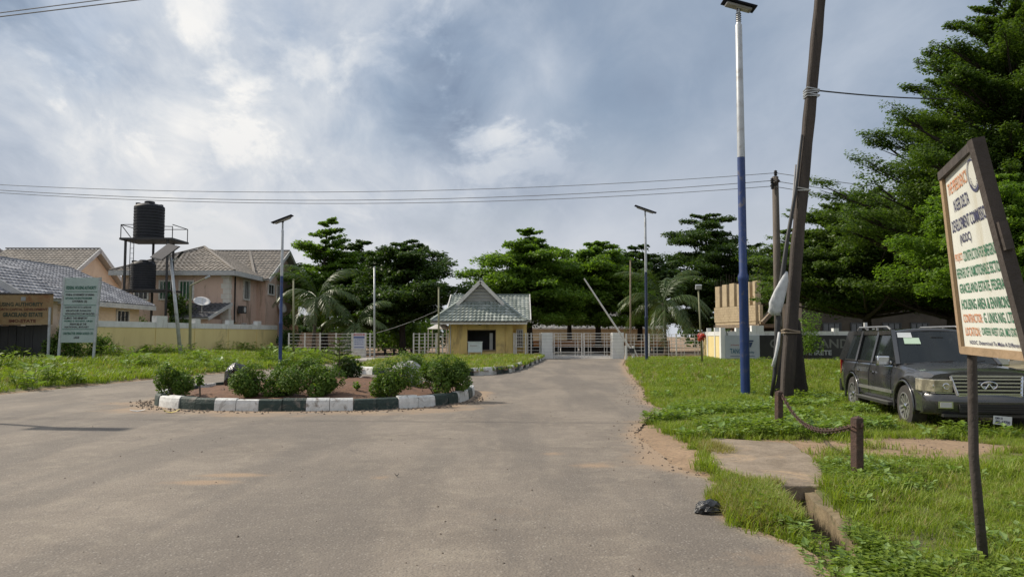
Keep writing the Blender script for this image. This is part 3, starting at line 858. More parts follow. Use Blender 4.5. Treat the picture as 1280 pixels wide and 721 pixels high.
def leaf_quads(C, size, up, rng, tilt=0.5, aspect=0.5, dirs=None):
    """one rhombic leaf per centre, lying roughly across `up`"""
    n = len(C)
    nrm = np.asarray(up, float) + rng.normal(0, tilt, (n, 3))
    nrm /= np.linalg.norm(nrm, axis=1, keepdims=True)
    t = rng.normal(0, 1, (n, 3)) if dirs is None else dirs + rng.normal(0, .5, (n, 3))
    t -= nrm * np.sum(t * nrm, 1, keepdims=True)
    t /= np.linalg.norm(t, axis=1, keepdims=True) + 1e-9
    b = np.cross(nrm, t)
    s = (size * rng.uniform(0.6, 1.35, n))[:, None]
    a = aspect * rng.uniform(.8, 1.2, n)[:, None]
    V = np.stack([C - t * s * .5, C + b * s * a * .5 + nrm * s * .06, C + t * s * .5, C - b * s * a * .5 + nrm * s * .06], 1).reshape(-1, 3)
    Q = np.arange(4 * n).reshape(n, 4)
    return V, Q
def tiered_tree(label, X, Y, Ht, Rd, base, seed, mat, group=None, tiers=8, leaf=0.32, dens=1.0, rise=(0.05, 0.25), pad=0.20, bark=None, spiky=False, profp=1.7, low=0.8, lean=(0, 0), name='broadleaf_tree', az=None, ground=None):
    rng = np.random.default_rng(seed); r = random.Random(seed)
    z0 = H(X, Y) if ground is None else ground
    t = thing(name, label, 'tree', (X, Y, z0), group)
    bark = bark or M_barkd
    tr = MB()
    n = 9; pts = []; rad = []
    tw = Ht * 0.026 + 0.05
    for i in range(n):
        f = i / (n - 1)
        pts.append((lean[0] * f + r.uniform(-.03, .03) * Ht * f * .4, lean[1] * f + r.uniform(-.03, .03) * Ht * f * .4, Ht * 0.96 * f - .1))
        rad.append(tw * (1.35 if i == 0 else 1) * (1 - 0.9 * f) + 0.01)
    tr.tube(pts, rad, 9)
    P = np.array(pts)
    def tp(z):
        return np.array([np.interp(z, P[:, 2], P[:, 0]), np.interp(z, P[:, 2], P[:, 1]), z])
    br = MB(); CC = []; UP = []; DD = []
    for ti in range(tiers):
        f = ti / (tiers - 1)
        h = base + (Ht * 0.97 - base) * f ** 0.95
        prof = (1 - f ** profp) * 0.84 + 0.20
        if f < 0.18: prof *= low
        nb = max(4, int(round((7 if not spiky else 8) * (0.6 + 0.5 * prof))))
        a0 = r.uniform(0, 6.28)
        for k in range(nb):
            a = a0 + 6.283 * k / nb + r.uniform(-.35, .35)
            if az and not (az[0] < (math.degrees(a) % 360) < az[1]): continue
            L = Rd * prof * r.uniform(0.55, 1.15)
            rs = L * r.uniform(*rise)
            hh = h + r.uniform(-.5, .5) * (Ht - base) / tiers
            o = tp(hh)
            e = o + np.array([math.cos(a) * L, math.sin(a) * L, rs])
            mid = (o + e) / 2 + np.array([0, 0, L * (0.06 if not spiky else -0.03)])
            c = [o + (mid - o) * s * 2 if s < .5 else mid + (e - mid) * (s * 2 - 1) for s in (0, .25, .5, .75, 1)]
            br.tube([tuple(q) for q in c], [0.018 * L + .02, 0.014 * L + .015, .01 * L + .012, .006 * L + .008, .008], 5, cap=False)
            d = np.array([math.cos(a), math.sin(a), 0.0]); s_ = np.array([-d[1], d[0], 0])
            npad = 9 if not spiky else 13
            for j in range(npad):
                s = r.uniform(0.22, 1.03) if j else 1.0
                ctr = o + (e - o) * s + np.array([0, 0, L * 0.06 * math.sin(math.pi * min(s, 1))])
                lat = r.uniform(-1, 1) * L * (0.24 * (1.1 - 0.55 * s) if not spiky else 0.17 * (1.25 - s))
                ctr = ctr + s_ * lat + np.array([0, 0, r.uniform(-.05, .07) * L])
                rp = (pad * L * r.uniform(.55, 1.1) + 0.12) * (1.0 if not spiky else (1.35 - 0.9 * s))
                m = int(dens * 18 * (rp / leaf) ** 1.4 * 0.42) + 5
                ang = rng.uniform(0, 6.283, m); rr = rp * np.sqrt(rng.uniform(0, 1, m))
                el = 1.0 if not spiky else 1.5
                off = (d[None] * (np.cos(ang) * rr * el)[:, None] + s_[None] * (np.sin(ang) * rr)[:, None])
                zz = rng.normal(0, .10 * rp + .02, m) - 0.22 * rr ** 2 / (rp + .01) * (1 if not spiky else -0.25)
                off[:, 2] += zz + (off @ d) * (rs / L) * .6
                CC.append(ctr[None] + off)
                u = np.zeros((m, 3)); u[:, 2] = 1; u += off * 0.35 / rp
                UP.append(u); DD.append(np.repeat((d + np.array([0, 0, .2]))[None], m, 0))
                if j % 2 == 0:
                    br.tube([tuple(o + (e - o) * max(.05, s - .15)), tuple(ctr)], [.006 * L + .006, .006], 4, cap=False)
    V, Q = leaf_quads(np.concatenate(CC), leaf, np.concatenate(UP), rng, 0.45, 0.55, np.concatenate(DD))
    tk = put('trunk', tr.mesh('trunk'), bark, t, smooth=True, local=True)
    put('branches', br.mesh('branches', fix=False), bark, t, smooth=True, local=True, kind='stuff')
    put('crown', fast_mesh('crown', V, Q), mat, t, local=True)
    return t, len(Q)
def frond_mesh(L, seed, droop=0.9, n=38, ll=0.75, up=0.6):
    r = random.Random(seed); V = []; Q = []
    pts = []
    for i in range(13):
        s = i / 12
        pts.append(Vector((L * (s - 0.16 * s * s * droop), 0, L * (up * s - (up * .55 + 0.55 * droop) * s * s))))
    def P(s):
        k = min(int(s * 12), 11); return pts[k].lerp(pts[k + 1], s * 12 - k)
    mb = MB().tube(pts, [0.035 * (1 - .85 * i / 12) for i in range(13)], 5)
    for i in range(n):
        s = 0.12 + 0.87 * i / (n - 1)
        p = P(s); tdir = (P(min(1, s + .03)) - P(s - .03)).normalized()
        le = L * ll * .30 * math.sin(math.pi * (0.12 + 0.80 * s)) ** .7 * r.uniform(.85, 1.1)
        for sd in (-1, 1):
            d = (tdir * 0.65 + Vector((0, sd, 0)) * r.uniform(.6, .95) + Vector((0, 0, -r.uniform(.15, .7)))).normalized()
            q1 = p + d * le * .5; q2 = p + d * le + Vector((0, 0, -le * r.uniform(.1, .4)))
            w = tdir * 0.030
            mb.add([p - w, p + w, q1 + w, q1 - w, q2], [(0, 1, 2, 3), (3, 2, 4)])
    return mb.mesh('frond', fix=False)
def palm(label, X, Y, trunk_h, L, nf, seed, group='coconut palms by the entrance', lean=(0.3, 0), tr_r=0.16, ground=None):
    z0 = H(X, Y) if ground is None else ground
    r = random.Random(seed)
    t = thing('palm_tree', label, 'palm', (X, Y, z0), group)
    mb = MB(); pts = [(lean[0] * (i / 8) ** 2, lean[1] * (i / 8) ** 2, trunk_h * i / 8 - .05 * (i == 0)) for i in range(9)]
    mb.tube(pts, [tr_r * (1.5 if i == 0 else 1 - .04 * i) for i in range(9)], 10)
    put('trunk', mb.mesh('trunk'), M_bark, t, smooth=True, local=True)
    ms = [frond_mesh(L, seed * 10 + k, droop=(.55, .8, 1.1, 1.3)[k], up=(1.0, .75, .45, .2)[k]) for k in range(4)]
    for i in range(nf):
        k = i % 4
        o = put('frond', ms[k], M_palm, t, local=True)
        o.location = (lean[0], lean[1], trunk_h - .05 * k)
        sc = r.uniform(.85, 1.1)
        o.scale = (sc, sc, sc)
        o.rotation_euler = (r.uniform(-.15, .15), r.uniform(-.15, .1) - (.35 if k == 0 else 0), 2.399 * i + r.uniform(-.2, .2))
    return t
def shrub(label, X, Y, z0, w, h, seed, mat, n=1500, leaf=0.06, group=None, name='shrub', cat='shrub', hole=0.0, lumps=9):
    rng = np.random.default_rng(seed); r = random.Random(seed)
    t = thing(name, label, cat, (X, Y, z0), group)
    C = []; U = []
    sm_ = MB()
    for i in range(lumps):
        a = r.uniform(0, 6.283); d = w * .5 * .62 * math.sqrt(r.random()); zc = h * r.uniform(.22, .80) * (1 - .35 * (d / (w * .5)) ** 2)
        c = np.array([math.cos(a) * d, math.sin(a) * d, zc]); rr = w * r.uniform(.17, .26)
        m = n // lumps
        v = rng.normal(0, 1, (m, 3)); v /= np.linalg.norm(v, axis=1, keepdims=True)
        v *= (rng.uniform(.55, 1.12, m) ** .6)[:, None]
        v[:, 2] *= .95
        p = c + v * rr
        p = p[p[:, 2] > -.02]; 
        C.append(p); U.append((p - np.array([0, 0, h * .3])) / (w * .6) + np.array([0, 0, .5]))
        sm_.tube([(0, 0, -.05), tuple(c * .6), tuple(c + np.array([0, 0, rr * .8]))], [.018, .012, .004], 5, cap=False)
        # shoots that stick out of the outline
        for q in range(3):
            dd = np.array([r.uniform(-1, 1), r.uniform(-1, 1), r.uniform(.5, 1.6)]); dd /= np.linalg.norm(dd)
            s = rng.uniform(.6, 1.55, 12)[:, None]
            pp = c + dd * rr * s + rng.normal(0, leaf * .5, (12, 3))
            C.append(pp); U.append(np.repeat(dd[None], 12, 0))
    V, Q = leaf_quads(np.concatenate(C), leaf, np.concatenate(U), rng, .6, .55)
    put('stem', sm_.mesh('stem'), M_bark, t, local=True)
    put('foliage', fast_mesh('foliage', V, Q), mat, t, local=True)
    return t

def build_trees():
    g = 'tall trees beyond the gate'
    tot = 0
    def T(px, Y, pytop, halfpx, basepy, **k):
        X = XA(px, Y); Ht = ZA(pytop, Y) + .03; Rd = halfpx / FPX * Y; base = ZA(basepy, Y)
        return dict(X=X, Y=Y, Ht=Ht, Rd=Rd, base=base, **k)
    tr = [
      T(405, 76, 279, 62, 405, label='bright green pointed tree rising behind the left palms', seed=11, mat=M_leaf_bright, tiers=10, leaf=.30, profp=1.35, dens=2.6, rise=(.12, .35), pad=.26),
      T(452, 80, 303, 66, 408, label='dark tree filling the gap behind the small palm', seed=19, mat=M_leaf_dark, tiers=9, leaf=.34, profp=2.6, dens=2.6, pad=.26),
      T(503, 72, 300, 72, 402, label='broad dark tree with a thick trunk behind the open side entrance', seed=12, mat=M_leaf_dark, tiers=12, leaf=.32, profp=2.0, dens=2.4, rise=(.10, .35), pad=.23),
      T(662, 75, 291, 70, 402, label='wide bright-topped layered tree behind the gatehouse roof', seed=13, mat=M_leaf_bright, tiers=12, leaf=.30, profp=2.6, dens=3.0, pad=.25),
      T(748, 78, 303, 62, 404, label='layered tree above the right gate pillar', seed=14, mat=M_leaf_bright, tiers=11, leaf=.30, profp=2.8, dens=2.8, pad=.26),
      T(712, 86, 322, 66, 404, label='dark tree in the row just behind the double gate', seed=20, mat=M_leaf_dark, tiers=8, leaf=.36, profp=3.0, dens=2.8, pad=.26),
      T(800, 82, 308, 60, 406, label='small dark tree behind the middle lamp post', seed=15, mat=M_leaf_dark, tiers=8, leaf=.34, profp=2.8, dens=2.8, pad=.26),
      T(884, 88, 269, 84, 406, label='tall dark layered tree behind the unfinished block building', seed=16, mat=M_leaf_dark, tiers=11, leaf=.30, profp=2.0, dens=3.0, pad=.25),
      T(945, 86, 308, 52, 402, label='dark tree between the unfinished building and the leaning pole', seed=17, mat=M_leaf_dark, tiers=9, leaf=.32, profp=2.4, dens=2.6, pad=.26),
      T(988, 74, 290, 52, 398, label='low-crowned tree behind the leaning pole', seed=18, mat=M_leaf_mid, tiers=9, leaf=.28, profp=2.0, dens=2.6, pad=.25),
    ]
    for k in tr:
        _, n = tiered_tree(group=g, **k); tot += n
    # the two near trees on the right
    _, n = tiered_tree('wide dark tree hanging over the wall behind the parked off-roader', XA(1085, 38), 38, ZA(250, 38), 5.6, ZA(398, 38), 31, M_leaf_mid, tiers=18, leaf=.16, dens=4.0, rise=(.12, .36), pad=.17, profp=1.6, spiky=True, low=1.0)
    tot += n
    _, n = tiered_tree('second tree of the pair behind the parked off-roader', XA(1190, 36), 36, ZA(240, 36), 5.2, ZA(398, 36), 37, M_leaf_mid, tiers=16, leaf=.16, dens=3.8, rise=(.12, .36), pad=.17, profp=1.6, spiky=True, low=1.0)
    tot += n
    _, n = tiered_tree('tall spiky tree with upswept branches at the right edge', XA(1280, 27), 27, ZA(8, 27), 6.3, ZA(378, 27), 33, M_leaf_mid, tiers=26, leaf=.105, dens=4.2, rise=(.25, .58), pad=.155, profp=1.14, spiky=True, low=1.0)
    tot += n
    _, n = tiered_tree('young bright green tree behind the notice board on the wooden posts', XA(1245, 22), 22, ZA(225, 22), 2.9, ZA(376, 22), 35, M_leaf_bright, tiers=9, leaf=.10, dens=3.0, rise=(.05, .3), pad=.20, profp=2.0, spiky=False)
    tot += n
    print('tree leaves', tot)
    palm('coconut palm with drooping fronds left of the dark tree', XA(392, 64), 64, 4.4, 4.4, 24, 41)
    palm('shorter palm between the dark tree and the poster panel', XA(440, 63), 63, 2.6, 3.6, 18, 42)
    palm('spreading coconut palm behind the raised barrier pole', XA(832, 62), 62, 4.4, 4.6, 26, 43, tr_r=.14, lean=(-.15, 0))
    # hedge-like planting and bushes further back
    g2 = 'bushes beyond the fence'
    for (px, Y, w, h, lab, s) in ((515, 82, 6, 4.0, 'light green bush seen through the open side entrance', 61), (480, 90, 7, 3.5, 'pale bush left of the side entrance trees', 62)):
        shrub(lab, XA(px, Y), Y, -.03, w, h, s, M_leaf_bright, n=2600, leaf=.34, group=g2, name='bush', cat='bush', lumps=12)
    shrub('leafy tree standing before the pink house', XA(226, 59.2), 59.2, H(XA(226, 59.2), 59.2), 3.2, 5.3, 63, M_leaf_mid, n=3800, leaf=.20, name='bush', cat='bush', lumps=14)
    shrub('pale flowering hedge behind the yellow wall under the tank tower', XA(160, 56.5), 56.5, .5, 3.4, 2.9, 64, M_leaf_shrub, n=2600, leaf=.16, name='bush', cat='bush', lumps=12)
    shrub('reddish scrub in front of the pink house corner', XA(292, 60.4), 60.4, .5, 2.6, 2.4, 65, leafmat('reddish_scrub', (0.12, .07, .04), (.2, .12, .06)), n=1500, leaf=.16, name='bush', cat='bush', lumps=10)
    shrub('dark climbing bush at the right end of the yellow wall', XA(358, 63), 63, .3, 2.4, 3.6, 66, M_leaf_dark, n=2400, leaf=.18, name='bush', cat='bush', lumps=12)
    shrub('green climber between the rusty sign and the white notice board', XA(69, 39.6), 39.6, .5, 1.3, 1.9, 67, M_leaf_shrub, n=1600, leaf=.12, name='bush', cat='bush', lumps=9)
    shrub('green climber on the wall right of the white notice board', XA(124, 41.0), 41.0, .5, 1.3, 1.5, 68, M_leaf_shrub, n=1400, leaf=.12, name='bush', cat='bush', lumps=9)
    shrub('dark weeds hiding the foot of the white notice board', XA(94, 39.6), 39.6, .5, 1.9, 1.1, 69, M_leaf_shrub, n=1400, leaf=.12, name='bush', cat='bush', lumps=9)
    shrub('sunlit climber over the wall right of the leaning pole', XA(1008, 50.4), 50.4, .1, 2.3, 3.6, 70, M_leaf_bright, n=1600, leaf=.14, name='bush', cat='bush', lumps=10)
    # a far belt of woodland closing the view
    rng = np.random.default_rng(5)
    C = []
    for i in range(170):
        x = -150 + 300 * i / 169 + rng.normal(0, 1.5); y = 118 + rng.normal(0, 5) + (30 if 0 < x * 1.0 < 26 else 0); hh = rng.uniform(3.5, 6.5)
        m = 190
        v = rng.normal(0, 1, (m, 3)); v /= np.linalg.norm(v, axis=1, keepdims=True); v *= rng.uniform(.5, 1.05, m)[:, None]
        C.append(np.array([x, y, hh * .5]) + v * np.array([3.2, 2.5, hh * .55]))
    C = np.concatenate(C)
    V, Q = leaf_quads(C, 1.1, np.repeat(np.array([[0, -.2, 1.0]]), len(C), 0), rng, .6, .7)
    o = put('woodland', fast_mesh('woodland', V, Q), M_leaf_dark); tag(o, 'low dark woodland far beyond the estate', 'woodland', kind='stuff')
build_trees()

def build_island_plants():
    g = 'clipped shrubs planted on the traffic island'
    def S(px, Y, wpx, toppy, lab, seed, n=1500, leaf=.065, mat=None, **k):
        X = XA(px, Y); z0 = isoil(X, Y) - .03
        shrub(lab, X, Y, z0, wpx / FPX * Y * (1.36 if wpx > 20 else 1), (ZA(toppy, Y) - z0) * 1.10, seed, mat or M_leaf_shrub, n=int(n * 2.7), leaf=leaf, group=g, **k)
    S(219, 19.2, 42, 459, 'leftmost shrub on the island above the green kerb end', 81)
    S(313, 18.9, 40, 462, 'round shrub in front of the black rock', 82, n=1800)
    S(361, 18.9, 44, 465, 'broad low shrub left of the island centre', 83, n=2000)
    S(402, 19.0, 42, 463, 'broad low shrub touching its left neighbour at the island centre', 84, n=1900)
    S(357, 24.8, 30, 454, 'small shrub at the back of the island behind the black rock', 85, n=900, leaf=.08)
    S(385, 24.9, 34, 451, 'low shrub at the back of the island left of the young conifer', 86, n=1000, leaf=.08)
    S(432, 23.6, 30, 452, 'dark round shrub at the foot of the young conifer', 87, n=1100, leaf=.08, mat=M_leaf_dark)
    S(490, 18.9, 54, 457, 'dense shrub in front of the white rock', 88, n=2200)
    S(508, 22.8, 44, 447, 'shrub rising behind the white rock', 89, n=1300, leaf=.07)
    S(545, 20.0, 44, 446, 'tall shrub second from the right end of the island', 90, n=2000)
    S(569, 20.2, 36, 449, 'tall shrub at the right end of the island', 91, n=1700)
    S(252, 18.9, 10, 464, 'thin seedling with few leaves in the left part of the island', 92, n=70, leaf=.09, lumps=3, mat=M_leaf_bright)
    S(447, 19.6, 9, 478, 'tiny seedling on the bare soil at the island centre', 93, n=40, leaf=.08, lumps=2, mat=M_leaf_bright)
    # young tiered conifer (araucaria habit)
    X, Y = XA(424, 23.2), 23.2
    z0 = isoil(X, Y); Ht = ZA(421, Y) - z0
    t = thing('young_conifer', 'young tiered conifer standing among the island shrubs', 'conifer', (X, Y, z0))
    mb = MB().tube([(0, 0, -.05), (0.02, 0, Ht * .5), (0, 0, Ht)], [.03, .02, .006], 6)
    put('trunk', mb.mesh('trunk'), M_bark, t, local=True)
    rng = np.random.default_rng(4); C = []; D = []; br = MB()
    for ti in range(6):
        z = Ht * (.28 + .13 * ti); L = .62 * (1 - ti / 7.2) * (1.0 if ti else .8)
        for k in range(7):
            a = k * .9 + ti * .4; d = np.array([math.cos(a), math.sin(a), .12])
            n = int(60 * L + 14); s = rng.uniform(.1, 1, n)[:, None]
            lat = np.array([-d[1], d[0], 0]) * (rng.uniform(-1, 1, n) * .13 * L)[:, None]
            p = np.array([0, 0, z]) + d * L * s + lat + np.array([0, 0, 1]) * (.16 * L * s ** 2)
            C.append(p); D.append(np.repeat(d[None], n, 0)); br.tube([(0, 0, z), tuple(np.array([0, 0, z + .16 * L]) + d * L)], [.008, .003], 4, cap=False)
    C = np.concatenate(C); V, Q = leaf_quads(C, .075, np.repeat(np.array([[0, 0, 1.]]), len(C), 0), rng, .5, .35, np.concatenate(D))
    put('branches', br.mesh('branches'), M_bark, t, local=True)
    put('foliage', fast_mesh('foliage', V, Q), M_leaf_mid, t, local=True)
    # rocks
    def rock(name, lab, X, Y, w, d, h, seed, mat, sharp):
        bm = bmesh.new(); bmesh.ops.create_icosphere(bm, subdivisions=4, radius=1)
        r = random.Random(seed)
        pl = [(Vector((r.uniform(-1, 1), r.uniform(-1, 1), r.uniform(-.2, 1))).normalized(), r.uniform(.72, .95)) for _ in range(30)]
        for v in bm.verts:
            p = v.co.copy()
            for nrm, dd in pl:
                q = p.dot(nrm)
                if q > dd: p -= nrm * (q - dd)
            k = 1 + sharp * float(vnoise(p.x * 3, p.y * 3 + p.z * 4, 1.5, seed))
            v.co = Vector((p.x * k * w / 2, p.y * k * d / 2, (p.z * k + .75) * h / 1.6))
        me = bpy.data.meshes.new(name); bm.to_mesh(me); bm.free()
        o = put(name, me, mat); o.location = (X, Y, isoil(X, Y) - .06)
        smooth_angle(o, 18)
        tag(o, lab, 'rock')
        return o
    m, nt, b, _ = newmat('black_painted_rock')
    f = ntex(nt, 7, 5, .7)
    nt.links.new(mixrgb(nt, rampf(nt, f, .5, .75), (.012, .012, .013), (.05, .05, .05)), b.inputs['Base Color']); b.inputs['Roughness'].default_value = .22
    bump(nt, b, f, .6, .05)
    Y = 23.2; rock('rock', 'glossy black rock on the left part of the traffic island', XA(298, Y), Y, .92, .75, .74, 8, m, .05)
    M_rockw = pm('grey_white_rock', (.45, .45, .44), (.22, .22, .22), 5, .8, bmp=.8, bscale=12, dirt=(.08, .08, .08), dirt_amt=.7, dscale=3)
    Y = 21.6; rock('rock', 'pale grey rock half hidden by shrubs on the right part of the island', XA(508, Y), Y, 1.05, .8, .72, 14, M_rockw, .06)
    # grit, clods and stones
    M_stone = pm('road_grit', (.22, .17, .13), (.10, .08, .065), 12, .95)
    bm = MB(); r = random.Random(9)
    def stone(x, y, z, s):
        vs = [(x + s * r.uniform(.3, .6) * a, y + s * r.uniform(.3, .6) * b, z + s * c * r.uniform(.25, .5)) for a, b, c in ((1, 0, 0), (-1, 0, 0), (0, 1, 0), (0, -1, 0), (0, 0, 1), (0, 0, -.5))]
        bm.add(vs, [(0, 2, 4), (2, 1, 4), (1, 3, 4), (3, 0, 4), (2, 0, 5), (1, 2, 5), (3, 1, 5), (0, 3, 5)])
    for i in range(520):
        t = r.uniform(math.pi * 1.0, math.pi * 2.0); f = 1.02 + abs(r.gauss(0, .05))
        p = superell(t); stone(IC[0] + (p.x - IC[0]) * f, IC[1] + (p.y - IC[1]) * f, 0.01, r.uniform(.02, .08))
    for i in range(340):
        y = r.uniform(9.2, 30); x = float(Rf(y)) - abs(r.gauss(0, .35)) + .1; stone(x, y, .008, r.uniform(.012, .045))
    for i in range(420):
        y = r.uniform(4.5, 34) ; x = r.uniform(-.6, .35) * y
        if x < Rf(y) and x > Lf(y): stone(x, y, .006, r.choice((.012, .02, .03, .014)))
    for i in range(260):
        x, y = r.uniform(3.6, 10), r.uniform(9.6, 12.6); stone(x, y, H(x, y) + .008, r.uniform(.01, .05))
    for i in range(300):
        x, y = r.uniform(-8.5, -1.4), r.uniform(18, 26)
        z = isoil(x, y)
        if z > 0: stone(x, y, z, r.uniform(.02, .07))
    o = put('grit', bm.mesh('grit', fix=False), M_stone); tag(o, 'stones and grit scattered over the road and along the island kerb', 'grit', kind='stuff')
build_island_plants()

# ------------------------------------------------------------------ buildings
def tilemat(name, c1, c2, c3):
    m, nt, b, o = newmat(name)
    g = nt.nodes.new('ShaderNodeNewGeometry')
    col = mixrgb(nt, rampf(nt, g.outputs['Random Per Island'], 0.0, 1.0), c1, c2)
    col = mixrgb(nt, rampf(nt, ntex(nt, .5, 6, .7, .5), .42, .62, 0, .75), col, c3)
    nt.links.new(col, b.inputs['Base Color']); b.inputs['Roughness'].default_value = .75
    return m
M_tile_brown = tilemat('brown_grey_tiles', (.20, .175, .15), (.30, .265, .23), (.16, .145, .13))
M_tile_blue = tilemat('blue_grey_tiles', (.17, .175, .20), (.42, .42, .44), (.24, .24, .26))
M_tile_green = tilemat('grey_green_tiles', (.17, .205, .185), (.36, .39, .36), (.21, .235, .215))
M_fascia = pm('grey_white_fascia', (.50, .50, .49), (.40, .40, .40), 2, .7)
M_pink = pm('pink_render', (.64, .47, .38), (.57, .41, .33), .8, .9, bmp=.3, dirt=(.30, .22, .17), dirt_amt=.85, dscale=.8, sc=(1, 1, .35))
M_peach = pm('peach_render', (.66, .53, .40), (.60, .475, .36), .8, .9, dirt=(.36, .27, .2), dirt_amt=.4)
M_yel = pm('yellow_wall_paint', (.74, .61, .29), (.66, .53, .25), .7, .9, bmp=.25, dirt=(.30, .23, .12), dirt_amt=.6, dscale=.9, sc=(1, 1, .3))
M_yel2 = pm('ochre_gatehouse_paint', (.74, .56, .23), (.66, .49, .19), .9, .85, bmp=.25, dirt=(.33, .24, .12), dirt_amt=.75, dscale=.9, sc=(1, 1, .4))
M_white = pm('white_wall_paint', (.70, .70, .68), (.60, .60, .585), 1.5, .85, bmp=.2, dirt=(.33, .31, .27), dirt_amt=.5, dscale=1.6, sc=(1, 1, .4))
M_wmetal = pm('white_metal_paint', (.70, .69, .66), (.55, .53, .50), 5, .55, dirt=(.35, .25, .17), dirt_amt=.5, dscale=4)
M_block = pm('sandcrete_blocks', (.47, .38, .25), (.39, .31, .20), 1.4, .95, bmp=.6, bscale=12, dirt=(.28, .22, .15), dirt_amt=.5)
M_dark = pm('black_parts_and_shade', (.012, .012, .014), (.02, .02, .02), 3, .8)
M_blackwall = pm('blackened_board', (.028, .030, .033), (.045, .047, .05), 2, .7, dirt=(.08, .075, .07), dirt_amt=.5, sc=(1, 1, .2))
def glassmat(name, c, rough=.08):
    m, nt, b, o = newmat(name)
    b.inputs['Base Color'].default_value = c + (1,); b.inputs['Roughness'].default_value = rough
    b.inputs['Specular IOR Level'].default_value = .8
    return m
M_glass = glassmat('dark_window_glass', (.02, .025, .028))
M_glassg = glassmat('green_tinted_glass', (.05, .12, .07))

def roof_plane(parent, A, B, C, D, mat, tw=.38, tl=.42, lift=.055, arch=.05, name='roof_tiles'):
    """A-B the eave seen from outside left to right, D above A and C above B"""
    A, B, C, D = (Vector(q) for q in (A, B, C, D))
    n = (B - A).cross((D if (D - A).length > .1 else C) - A).normalized()
    if n.z < 0: n = -n
    poly = [A, B, C, D] if (C - D).length > .01 else [A, B, C]
    slab = MB().prism([p - n * .02 for p in poly], -n * .10)
    rs = put('roof', slab, M_fascia, parent)
    Ls = ((D - A).length + (C - B).length) / 2
    hgt_ = max(1, ((A + B) / 2 - (C + D) / 2).length)
    rows = max(1, round(hgt_ / tl))
    mb = MB()
    for i in range(rows):
        v0, v1 = i / rows, (i + 1) / rows
        l0, r0 = A.lerp(D, v0), B.lerp(C, v0); l1, r1 = A.lerp(D, v1), B.lerp(C, v1)
        cols = max(1, round(((r0 - l0).length + (r1 - l1).length) / 2 / tw))
        for j in range(cols):
            a, b_ = j / cols, (j + 1) / cols
            p = [l0.lerp(r0, a), l0.lerp(r0, (a + b_) / 2), l0.lerp(r0, b_)]
            q = [l1.lerp(r1, a), l1.lerp(r1, (a + b_) / 2), l1.lerp(r1, b_)]
            up = n * lift
            vs = [p[0] + up, p[1] + up + n * arch, p[2] + up, q[0], q[1] + n * arch, q[2], p[0], p[1], p[2]]
            mb.add(vs, [(0, 1, 4, 3), (1, 2, 5, 4), (6, 7, 1, 0), (7, 8, 2, 1)])
    return put(name, mb.mesh(name, ORG[parent.name], fix=False), mat, parent, kind='stuff')
def trim(parent, name, pairs, w, h, mat):
    for a, b in pairs: put(name, MB().beam(a, b, w, h), mat, parent)
def window(parent, c, w, h, face='-Y', frame=M_wmetal, glass=M_glass, bars=2, ft=.09, hbars=0):
    c = Vector(c)
    ax = Vector((1, 0, 0)) if face in ('-Y', '+Y') else Vector((0, 1, 0))
    n = {'-Y': Vector((0, -1, 0)), '+X': Vector((1, 0, 0)), '-X': Vector((-1, 0, 0))}[face]
    z = Vector((0, 0, 1))
    mb = MB()
    for s in (-1, 1):
        mb.beam(c + ax * s * w / 2 - z * (h / 2 + ft / 2) + n * .05, c + ax * s * w / 2 + z * (h / 2 + ft / 2) + n * .05, ft, .12, up=tuple(n))
        mb.beam(c + z * s * h / 2 - ax * (w / 2 - ft / 2) + n * .047, c + z * s * h / 2 + ax * (w / 2 - ft / 2) + n * .047, .11, ft)
    f = put('window', mb, frame, parent)
    p = MB().beam(c - ax * (w / 2 - .02) + n * .015, c + ax * (w / 2 - .02) + n * .015, .03, h - .04)
    put('pane', p, glass, f)
    if bars or hbars:
        b = MB()
        for i in range(bars):
            x = -w / 2 + w * (i + 1) / (bars + 1); b.beam(c + ax * x - z * (h / 2 - .02) + n * .06, c + ax * x + z * (h / 2 - .02) + n * .06, .045, .03, up=tuple(n))
        for i in range(hbars):
            y = -h / 2 + h * (i + 1) / (hbars + 1); b.beam(c + z * y - ax * (w / 2 - .05) + n * .063, c + z * y + ax * (w / 2 - .05) + n * .063, .03, .035)
        put('window_bars', b, frame, f)
    return f

